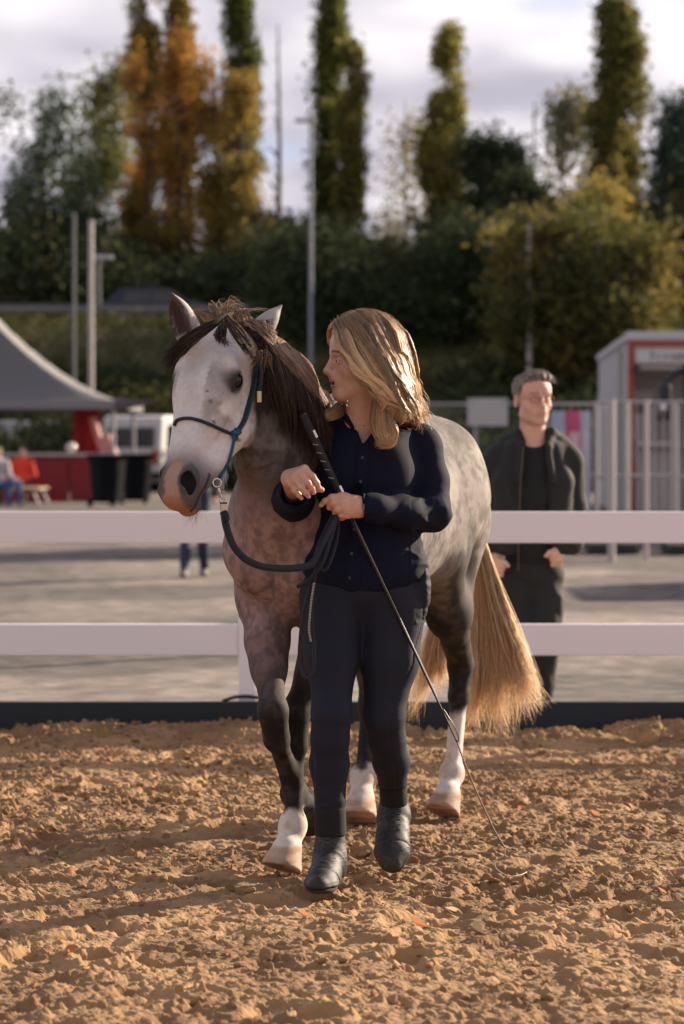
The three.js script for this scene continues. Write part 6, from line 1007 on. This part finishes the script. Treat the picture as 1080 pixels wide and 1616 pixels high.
  const rims = []; for (const s of [-1, 1]) { const r = new THREE.TorusGeometry(0.0190, 0.0017, 6, 24); r.scale(1.15, 0.85, 1); r.translate(s * 0.0335, -0.014, 0.107); rims.push(r); rims.push(tube([v3(s * 0.054, -0.01, 0.105), v3(s * 0.074, -0.006, 0.06), v3(s * 0.082, -0.006, 0.0)], 0.0012, 10, 5)); } rims.push(tube([v3(-0.013, -0.010, 0.108), v3(0, -0.007, 0.112), v3(0.013, -0.010, 0.108)], 0.0011, 8, 5));
  put('spectacles', place(join(rims)), std([0.09, 0.035, 0.025], 0.4), man);
  for (const s of [-1, 1]) { const e = new THREE.SphereGeometry(0.0122, 14, 10); e.translate(s * 0.0315, -0.0145, 0.0785); put('eye', place(e), phys([0.35, 0.32, 0.30], 0.2), man); }
  const BLK = phys([0.0085, 0.0092, 0.010], 0.85, { sheen: 0.35, sheenRoughness: 0.6, sheenColor: col(0.10, 0.085, 0.08), bumpMap: FAB, bumpScale: 0.0008 }), TEE = phys([0.006, 0.0075, 0.008], 0.9, { bumpMap: FAB, bumpScale: 0.0005 });
  const fold = (x, y, z) => 0.012 * (1 - Math.abs(2 * vnoise(x * 9 + y * 3, y * 4, z * 7) - 1) - 0.5) + 0.006 * (fbm(x * 20, y * 12, z * 20, 2) - 0.5);
  put('shirt', meshField([ell(m(843, 770, 0.03), [0.165, 0.19, 0.112], 0.05), ell(m(842, 734, 0.03), [0.14, 0.105, 0.100], 0.05), ell(m(842, 860, 0.03), [0.155, 0.16, 0.110], 0.05), cone(m(800, 716, 0.03), m(884, 716, 0.03), 0.058, 0.058, 0.05), cone(m(841, 640, -0.01), m(843, 684, -0.01), 0.075, 0.068, 0.008, 's'), cone(m(842, 676, -0.10), m(842, 684, -0.11), 0.055, 0.045, 0.008, 's')], 0.006, { disp: (x, y, z) => 0.006 * (fbm(x * 9, y * 6, z * 9, 2) - 0.5), uv: uvFlat(6) }), TEE, man);
  const side = [];
  for (const s of [-1, 1]) {
    const c = 842;
    side.push(...chain([[m(c + s * 40, 706, 0.06), 0.058], [m(c + s * 57, 728, 0.05), 0.066], [m(c + s * 64, 800, 0.06), 0.063], [m(c + s * 66, 836, 0.04), 0.062]], 0.03));
    side.push(...chain([[m(c + s * 66, 834, 0.04), 0.060], [m(c + s * 58, 856, -0.05), 0.056], [m(c + s * 47, 868, -0.09), 0.047]], 0.03));
    side.push(...chain([[m(c + s * 30, 712, 0.0), 0.055], [m(c + s * 41, 760, -0.04), 0.062], [m(c + s * 40, 830, -0.045), 0.064], [m(c + s * 38, 868, -0.04), 0.058]], 0.03));
  }
  side.push(ell(m(842, 790, 0.09), [0.19, 0.28, 0.075], 0.05), ell(m(842, 690, 0.105), [0.105, 0.06, 0.055], 0.04), ...chain([[m(800, 698, 0.08), 0.036], [m(818, 686, 0.02), 0.026], [m(826, 706, -0.06), 0.02], [m(818, 760, -0.115), 0.015]], 0.02), ...chain([[m(884, 698, 0.08), 0.036], [m(868, 684, 0.02), 0.026], [m(864, 706, -0.06), 0.02], [m(874, 760, -0.115), 0.015]], 0.02));
  side.push(cut((x, y, z) => y - yOfV(874, D), 0.01));
  side.push(cut((x, y, z) => { const q = x / -z * FPX + 540, w = lerp(15, 27, sstep(715, 870, HORIZON - (y - EYE) / -z * FPX)); return z > -D + 0.0 ? Math.max(Math.abs(q - 845) - w, 0) / 320 + 0.0 - (Math.abs(q - 845) < w ? (w - Math.abs(q - 845)) / 320 : 0) : 1; }, 0.004));
  put('jacket', meshField(side, 0.006, { disp: fold, uv: uvFlat(6) }), BLK, man);
  put('drawstring', tube([m(826, 706, -0.10), m(822, 760, -0.15), m(819, 840, -0.15), m(818, 900, -0.13)], 0.003, 24, 5), std([0.09, 0.06, 0.04], 0.8), man);
  put('trousers', meshField([ell(m(838, 905, 0.05), [0.165, 0.13, 0.115], 0.05), ...chain([[m(814, 935, 0.04), 0.092], [m(808, 1020, 0.0), 0.078], [m(806, 1080, 0.03), 0.070], [m(806, 1136, 0.06), 0.062]], 0.03), ...chain([[m(858, 935, 0.04), 0.094], [m(857, 1020, -0.02), 0.080], [m(851, 1080, 0.0), 0.070], [m(847, 1136, 0.03), 0.064]], 0.03), ell(m(880, 958, 0.02), [0.03, 0.085, 0.06], 0.015), cut((x, y, z) => yOfV(872, D) - y, 0.006)], 0.0065, { disp: (x, y, z) => 0.010 * (1 - Math.abs(2 * vnoise(x * 9 + y * 9, y * 12, z * 9) - 1) - 0.5), uv: uvFlat(6) }), BLK, man);
  for (const [u, dd] of [[804, 0.0], [848, -0.04]]) put('shoe', meshField([ell(m(u, 1138, dd - 0.02).setY(ASPH + 0.04), [0.048, 0.045, 0.13], 0.02), cone(m(u, 1120, dd + 0.06), m(u, 1138, dd + 0.05), 0.046, 0.05, 0.02), cut((x, y, z) => y - ASPH - 0.002, 0.003)], 0.006), std([0.015, 0.015, 0.015], 0.6), man);
}
// small figures far behind: figure(label, [hips x, z], pose, colours)
function figure(label, x, z, o) {
  const g = thing('person', label, 'person', [x, ASPH, z]), h = o.h ?? 1.72, seat = o.sit ? 0.46 : 0.52 * h, A = (px, py, pz) => v3(x + px * (o.face ?? 1), ASPH + py, z + pz), sh = seat + 0.30 * h, F = o.stride ?? 0.12, sit = o.sit;
  const leg = (s) => sit ? [[A(s * 0.1, seat, 0), 0.085], [A(s * 0.12 + o.sit * 0.36, seat + 0.02, 0.1), 0.065], [A(s * 0.12 + o.sit * 0.40, 0.08, 0.12), 0.045]] : [[A(s * 0.09, seat, 0), 0.095], [A(s * 0.09, 0.48, F * s), 0.068], [A(s * 0.095, 0.08, -F * s * 1.3), 0.048]];
  const arm = (s) => [[A(s * 0.2, sh - 0.03, 0), 0.052], [A(s * 0.25 + 0.02, seat + 0.18, 0.02), 0.044], [A(s * 0.2 + (sit ? sit * 0.22 : 0.02), seat + (sit ? 0.12 : 0.0), 0.14), 0.032]];
  const torso = [cone(A(0, seat + 0.08, 0), A(0, sh - 0.08, 0), 0.15, 0.165, 0.05), cone(A(-0.15, sh - 0.03, 0), A(0.15, sh - 0.03, 0), 0.06, 0.06, 0.05)];
  const hc = A(0.01, sh + 0.19, 0.02), hands = []; for (const s of [-1, 1]) { const a = arm(s)[2][0]; for (let i = 0; i < 4; i++) hands.push(cone(a, a.clone().add(v3(0.012 * (i - 1.5), -0.09, 0.02)), 0.022, 0.01, 0.01)); hands.push(cone(a, a.clone().add(v3(-0.03 * s, -0.05, 0.03)), 0.018, 0.009, 0.01)); }
  put('body', meshField([ell(hc, [0.078, 0.105, 0.095], 0.03), ell(hc.clone().add(v3(0, -0.04, 0.06)), [0.02, 0.03, 0.03], 0.03), cone(hc, A(0, sh, 0), 0.055, 0.06, 0.04), ...chain(leg(-1).map(([p, r]) => [p, r * 0.7])), ...chain(leg(1).map(([p, r]) => [p, r * 0.7])), ...chain(arm(-1).map(([p, r]) => [p, r * 0.75])), ...chain(arm(1).map(([p, r]) => [p, r * 0.75])), cone(A(0, seat, 0), A(0, sh - 0.05, 0), 0.1, 0.1), ...hands], 0.012, { color: skinColor }), SKINM, g);
  put('hair', meshField([ell(hc.clone().add(v3(0, 0.03, -0.025)), [0.09, 0.10, 0.095], 0.03)], 0.014, { disp: (a, b, c) => 0.01 * vnoise(a * 40, b * 40, c * 40) }), std(o.hair ?? [0.05, 0.035, 0.025], 0.8), g);
  put('jacket', meshField([...torso, ...chain(arm(-1).map(([p, r]) => [p, r + 0.012]), 0.04), ...chain(arm(1).map(([p, r]) => [p, r + 0.012]), 0.04)], 0.014, { disp: (a, b, c) => 0.012 * (vnoise(a * 12, b * 9, c * 12) - 0.5) }), std(o.top, 0.85), g);
  put('trousers', meshField([...chain(leg(-1), 0.05), ...chain(leg(1), 0.05), ell(A(0, seat, 0), [0.165, 0.12, 0.13], 0.05)], 0.014, { disp: (a, b, c) => 0.01 * (vnoise(a * 12, b * 16, c * 12) - 0.5) }), std(o.legs, 0.85), g);
  for (const s of [-1, 1]) { const e = leg(s)[2][0]; put('shoe', meshField([ell(e.clone().add(v3(0, -0.045, 0.06)), [0.045, 0.035, 0.12], 0.02), cone(e, e.clone().add(v3(0, -0.03, 0)), 0.045, 0.045)], 0.012), std(o.shoe ?? [0.02, 0.02, 0.02], 0.7), g); }
}
{
  const X = (u, d) => px2m(u - 540, d);
  figure('person in dark navy clothes walking behind the horse, only the legs in view', X(307, 26.4), -26.4, { top: [0.03, 0.035, 0.05], legs: [0.018, 0.026, 0.055], shoe: [0.12, 0.11, 0.10], h: 1.66 });
  figure('person in bright red jacket sitting sideways by the bar', X(36, 57), -57, { top: [0.62, 0.045, 0.02], legs: [0.02, 0.025, 0.03], sit: -1, h: 1.72 });
  figure('person in pale jacket and blue jeans sitting at the left edge', X(-4, 55), -55, { top: [0.45, 0.43, 0.44], legs: [0.05, 0.09, 0.22], sit: 1, h: 1.75, hair: [0.12, 0.08, 0.05] });
  const bench = thing('bench', 'low folding bench under the two seated people at left', 'bench', [X(14, 56), ASPH, -56]); put('seat', box(1.5, 0.05, 1.9, X(16, 56), ASPH + 0.36, -56, 0.01), std([0.3, 0.22, 0.14], 0.7), bench); for (const [a, b] of [[-0.6, 0.85], [0.6, 0.85], [-0.6, -0.85], [0.6, -0.85]]) put('leg', tube([v3(X(16, 56) + a, ASPH + 0.34, -56 + b), v3(X(16, 56) + a * 1.25, ASPH + 0.01, -56 + b)], 0.025, 3, 6), std([0.55, 0.55, 0.56], 0.4), bench);
}
// ================================================================ halter, lead rope, whip
{
  // lays a rope on the horse: each point is found where the line of sight of the photograph meets the skin
  const meet = (u, v, lift, field) => { let best = 1e9, bp = null; for (let d = 6.8; d < 7.8; d += 0.004) { const p = P(u, v, d), q = evalPrims(field, p.x, p.y, p.z); if (q < lift) return p; if (q < best) { best = q; bp = p; } } return bp; };
  const onSkin = (pts, lift, field) => { const s = spline(pts.map(([u, v]) => v3(u, v, 0)), 26); return s.map((p) => meet(p.x, p.y, lift, field)); };
  const HEADF = horsePrims.filter((q) => q.op === "u" && q.hi.y > 1.05);
  const ROPE = (a, b, k = 60) => noiseTex(64, (x, y) => { const s = Math.sin((x * 8 + y) * 2 * Math.PI * 2), t = Math.sin((x * 8 - y) * 2 * Math.PI * 2); return mix3(a, b, sstep(0.2, 0.9, Math.max(s, t))).map((v) => v ** (1 / 2.2)); }, 1, true);
  const ropeMat = (a, b, rep) => { const m = ROPE(a, b); m.repeat.set(rep, 1); const bm = noiseTex(64, (x, y) => 0.5 + 0.5 * Math.max(Math.sin((x * 8 + y) * 12.566), Math.sin((x * 8 - y) * 12.566)), 1); bm.repeat.set(rep, 1); return new THREE.MeshStandardMaterial({ map: m, bumpMap: bm, bumpScale: 0.0012, roughness: 0.8 }); };
  const NAVY = ropeMat([0.008, 0.012, 0.022], [0.02, 0.03, 0.05], 6), TEAL = ropeMat([0.006, 0.07, 0.13], [0.02, 0.16, 0.24], 6), LEAD = ropeMat([0.006, 0.008, 0.014], [0.016, 0.021, 0.034], 16);
  const h = thing('rope_halter', 'navy and teal rope halter on the head of the grey horse', 'halter', Q(0.06, 0.3, 0).toArray());
  const R = (n, pts, r, m, lift = r) => put(n, tube(onSkin(pts, lift, HEADF), r, 60, 8), m, h);
  R('noseband', [[275, 672], [279, 664], [292, 660], [310, 662], [330, 669], [352, 679], [371, 687]], 0.0052, NAVY);
  R('cheek_rope', [[372, 684], [384, 664], [393, 634], [400, 604], [403, 576]], 0.0050, NAVY);
  R('cheek_rope', [[376, 684], [388, 664], [397, 634], [403.5, 604], [406.5, 576]], 0.0042, TEAL);
  R('chin_rope', [[371, 688], [366, 712], [358, 736], [347, 753]], 0.0046, TEAL, 0.0046);
  put('tail_end', tube([P(406, 574, 7.345), P(412, 580, 7.335), P(412.5, 600, 7.325), P(410, 616, 7.325)], 0.0055, 24, 8), NAVY, h);
  const tan = phys([0.42, 0.24, 0.11], 0.6), e1 = new THREE.CylinderGeometry(0.0066, 0.0068, 0.032, 10); e1.translate(...P(409.5, 626, 7.325).toArray()); put('rope_end', e1, phys([0.60, 0.45, 0.25], 0.5), h);
  const kn = []; for (const [u, v, r] of [[372, 683, 0.011], [376, 680, 0.010], [371, 689, 0.010]]) { const s = new THREE.TorusGeometry(r * 0.7, r * 0.6, 8, 14); const c = meet(u, v, 0.006, HEADF); s.rotateX(u); s.rotateY(v); s.translate(c.x, c.y, c.z); kn.push(s); } put('knot', join(kn), TEAL, h);
  const fl = new THREE.BoxGeometry(0.018, 0.010, 0.004); fl.rotateZ(-0.3); const fc = meet(376, 694, 0.006, HEADF); fl.translate(fc.x, fc.y, fc.z); put('leather_tab', fl, tan, h);
  // lead rope
  const CL = phys([0.62, 0.58, 0.52], 0.22, { metalness: 1 }), l = thing('lead_rope', 'thick navy lead rope running from the halter clip to the coil in her hand', 'rope', P(355, 800, 7.26).toArray());
  { const cp = new THREE.TorusGeometry(0.012, 0.0028, 8, 20); cp.translate(...P(343, 762, 7.26).toArray()); const b1 = tube([P(344, 770, 7.26), P(347, 778, 7.262), P(350, 786, 7.265)], 0.0055, 10, 8), e = new THREE.TorusGeometry(0.008, 0.0025, 8, 16); e.rotateY(0.6); e.translate(...P(351, 790, 7.265).toArray()); const lv = tube([P(349, 779, 7.255), P(353, 776, 7.25), P(356, 777, 7.25)], 0.002, 6, 6); put('clip', join(cp, b1, e, lv), CL, l); }
  const sl = new THREE.CylinderGeometry(0.0105, 0.0105, 0.025, 14); sl.translate(...P(353.5, 802, 7.26).toArray()); put('sleeve', sl, phys([0.62, 0.50, 0.33], 0.5), l);
  put('rope', tube([P(353, 793, 7.263), P(354, 812, 7.26), P(358, 834, 7.26), P(369, 862, 7.26), P(386, 881, 7.27), P(410, 893, 7.29), P(440, 897, 7.32), P(470, 896, 7.35), P(492, 890, 7.37), P(505, 870, 7.385), P(520, 840, 7.40), P(533, 812, 7.44)], 0.0105, 160, 10), LEAD, l);
  put('rope', tube([P(353, 808, 7.255), P(356, 816, 7.25), P(356, 822, 7.25)], 0.0115, 10, 8), LEAD, l);
  put('coil', tube([P(533, 812, 7.44), P(522, 850, 7.39), P(508, 890, 7.38), P(488, 915, 7.39), P(470, 926, 7.42)], 0.0062, 60, 8), LEAD, l);
  put('coil', tube([P(530, 810, 7.445), P(512, 855, 7.40), P(497, 905, 7.40), P(481, 960, 7.41), P(474, 1010, 7.42), P(474, 1050, 7.41), P(484, 1069, 7.405), P(494, 1062, 7.405), P(496, 1030, 7.40), P(493, 985, 7.40), P(494, 930, 7.40), P(506, 870, 7.40), P(526, 812, 7.45)], 0.0055, 160, 8), LEAD, l);
  put('coil', tube([P(535, 812, 7.45), P(530, 860, 7.41), P(512, 900, 7.40), P(498, 880, 7.39), P(512, 840, 7.41), P(528, 808, 7.45)], 0.0052, 80, 8), LEAD, l);
  // braided popper hanging from the coil
  const pp = thing('rope_popper', 'thin black and white braided end hanging from the coiled rope', 'rope', P(490, 960, 7.38).toArray());
  const PM = noiseTex(32, (x, y) => Math.sin(x * 2 * Math.PI * 2) > 0.1 ? [0.75, 0.72, 0.7] : [0.06, 0.06, 0.07], 1, true); PM.repeat.set(20, 1);
  put('braid', tube([P(496, 920, 7.385), P(492, 945, 7.38), P(489, 975, 7.38), P(488, 995, 7.382), P(491, 1013, 7.385)], 0.0034, 60, 7), new THREE.MeshStandardMaterial({ map: PM, roughness: 0.7 }), pp);
  // whip
  const w = thing('whip', 'long black lunging whip with banded grip held across her body', 'whip', P(540, 790, 7.44).toArray()), BK = phys([0.010, 0.010, 0.011], 0.38), A = P(478, 654, 7.425), B = P(722, 1172, 7.60), at = (t) => A.clone().lerp(B, t);
  put('grip', tube([at(0), at(0.08), at(0.16), at(0.232)], 0.0135, 30, 12, (t) => 1 - 0.25 * t), phys([0.011, 0.012, 0.013], 0.75, { bumpMap: FAB, bumpScale: 0.001 }), w);
  const dir = B.clone().sub(A).normalize(), qd = new THREE.Quaternion().setFromUnitVectors(v3(0, 1, 0), dir);
  const ring = (t, r, len, m, n) => { const g = new THREE.CylinderGeometry(r, r, len, 16); g.applyQuaternion(qd); g.translate(...at(t).toArray()); put(n, g, m, w); };
  ring(0.0, 0.0145, 0.008, BK, 'end_cap');
  const CHR = phys([0.62, 0.55, 0.52], 0.25, { metalness: 0.9 }), nrm = v3().crossVectors(dir, v3(0, 0, 1)).normalize();
  for (const t of [0.062, 0.228]) { const g = new RoundedBoxGeometry(0.010, 0.026, 0.006, 2, 0.002); g.applyQuaternion(qd); const p = at(t).addScaledVector(nrm, -0.0085).add(v3(0, 0, 0.0085)); g.translate(p.x, p.y, p.z); put('metal_tag', g, CHR, w); }
  for (let i = 0; i < 5; i++) { const t = 0.09 + i * 0.025, g = new THREE.CylinderGeometry(0.0008, 0.0008, 0.016, 5); g.rotateZ(Math.PI / 2 - 0.15); const p = at(t).add(v3(-0.004, 0, 0.0128)); g.translate(p.x, p.y, p.z); put('stitch', g, std([0.5, 0.44, 0.38], 0.7), w); }
  put('shaft', tube([at(0.23), at(0.45), at(0.7), at(1)], 0.0062, 80, 8, (t) => 1 - 0.62 * t), BK, w);
  put('stripe', tube([at(0.30), at(0.6), at(0.86)].map((p) => p.add(v3(0.004, 0.002, 0.003))), 0.0008, 20, 4), std([0.45, 0.42, 0.4], 0.4), w);
  put('lash', tube([at(0.90).add(v3(0.004, 0.004, 0)), at(0.96).add(v3(0.012, 0.004, 0)), at(1).add(v3(0.004, 0.01, 0)), at(1)], 0.0016, 24, 5), BK, w);
  const LM = noiseTex(32, (x) => Math.sin(x * 2 * Math.PI * 2) > -0.1 ? [0.68, 0.60, 0.54] : [0.10, 0.09, 0.09], 1, true); LM.repeat.set(26, 1);
  put('lash', tube([at(1), P(732, 1200, 7.57), P(748, 1240, 7.60), P(766, 1280, 7.63), P(783, 1315, 7.66), P(797, 1338, 7.68)], 0.0026, 80, 6), new THREE.MeshStandardMaterial({ map: LM, roughness: 0.8 }), w);
  const gp = [[797, 1338], [796, 1350], [782, 1358], [783, 1370], [795, 1379], [806, 1383], [820, 1381], [832, 1376]].map(([u, v], i) => { const d = FPX * EYE / (v - HORIZON), p = P(u, v, Math.min(d, 7.68 + i * 0.02)); p.y = Math.max(p.y, sandHeight(p.x, p.z) + 0.006); return p; });
  put('lash', tube(gp, 0.0014, 50, 5), std([0.55, 0.47, 0.40], 0.8), w);
}
scene.traverse((o) => { if (o.isMesh) { o.castShadow = true; o.receiveShadow = true; } });
const renderer = new THREE.WebGLRenderer({ antialias: true });
renderer.setSize(684, 1024); renderer.shadowMap.enabled = true; renderer.shadowMap.type = THREE.PCFSoftShadowMap;
renderer.toneMapping = THREE.LinearToneMapping; renderer.toneMappingExposure = EXPOSURE;
renderer.render(scene, camera);
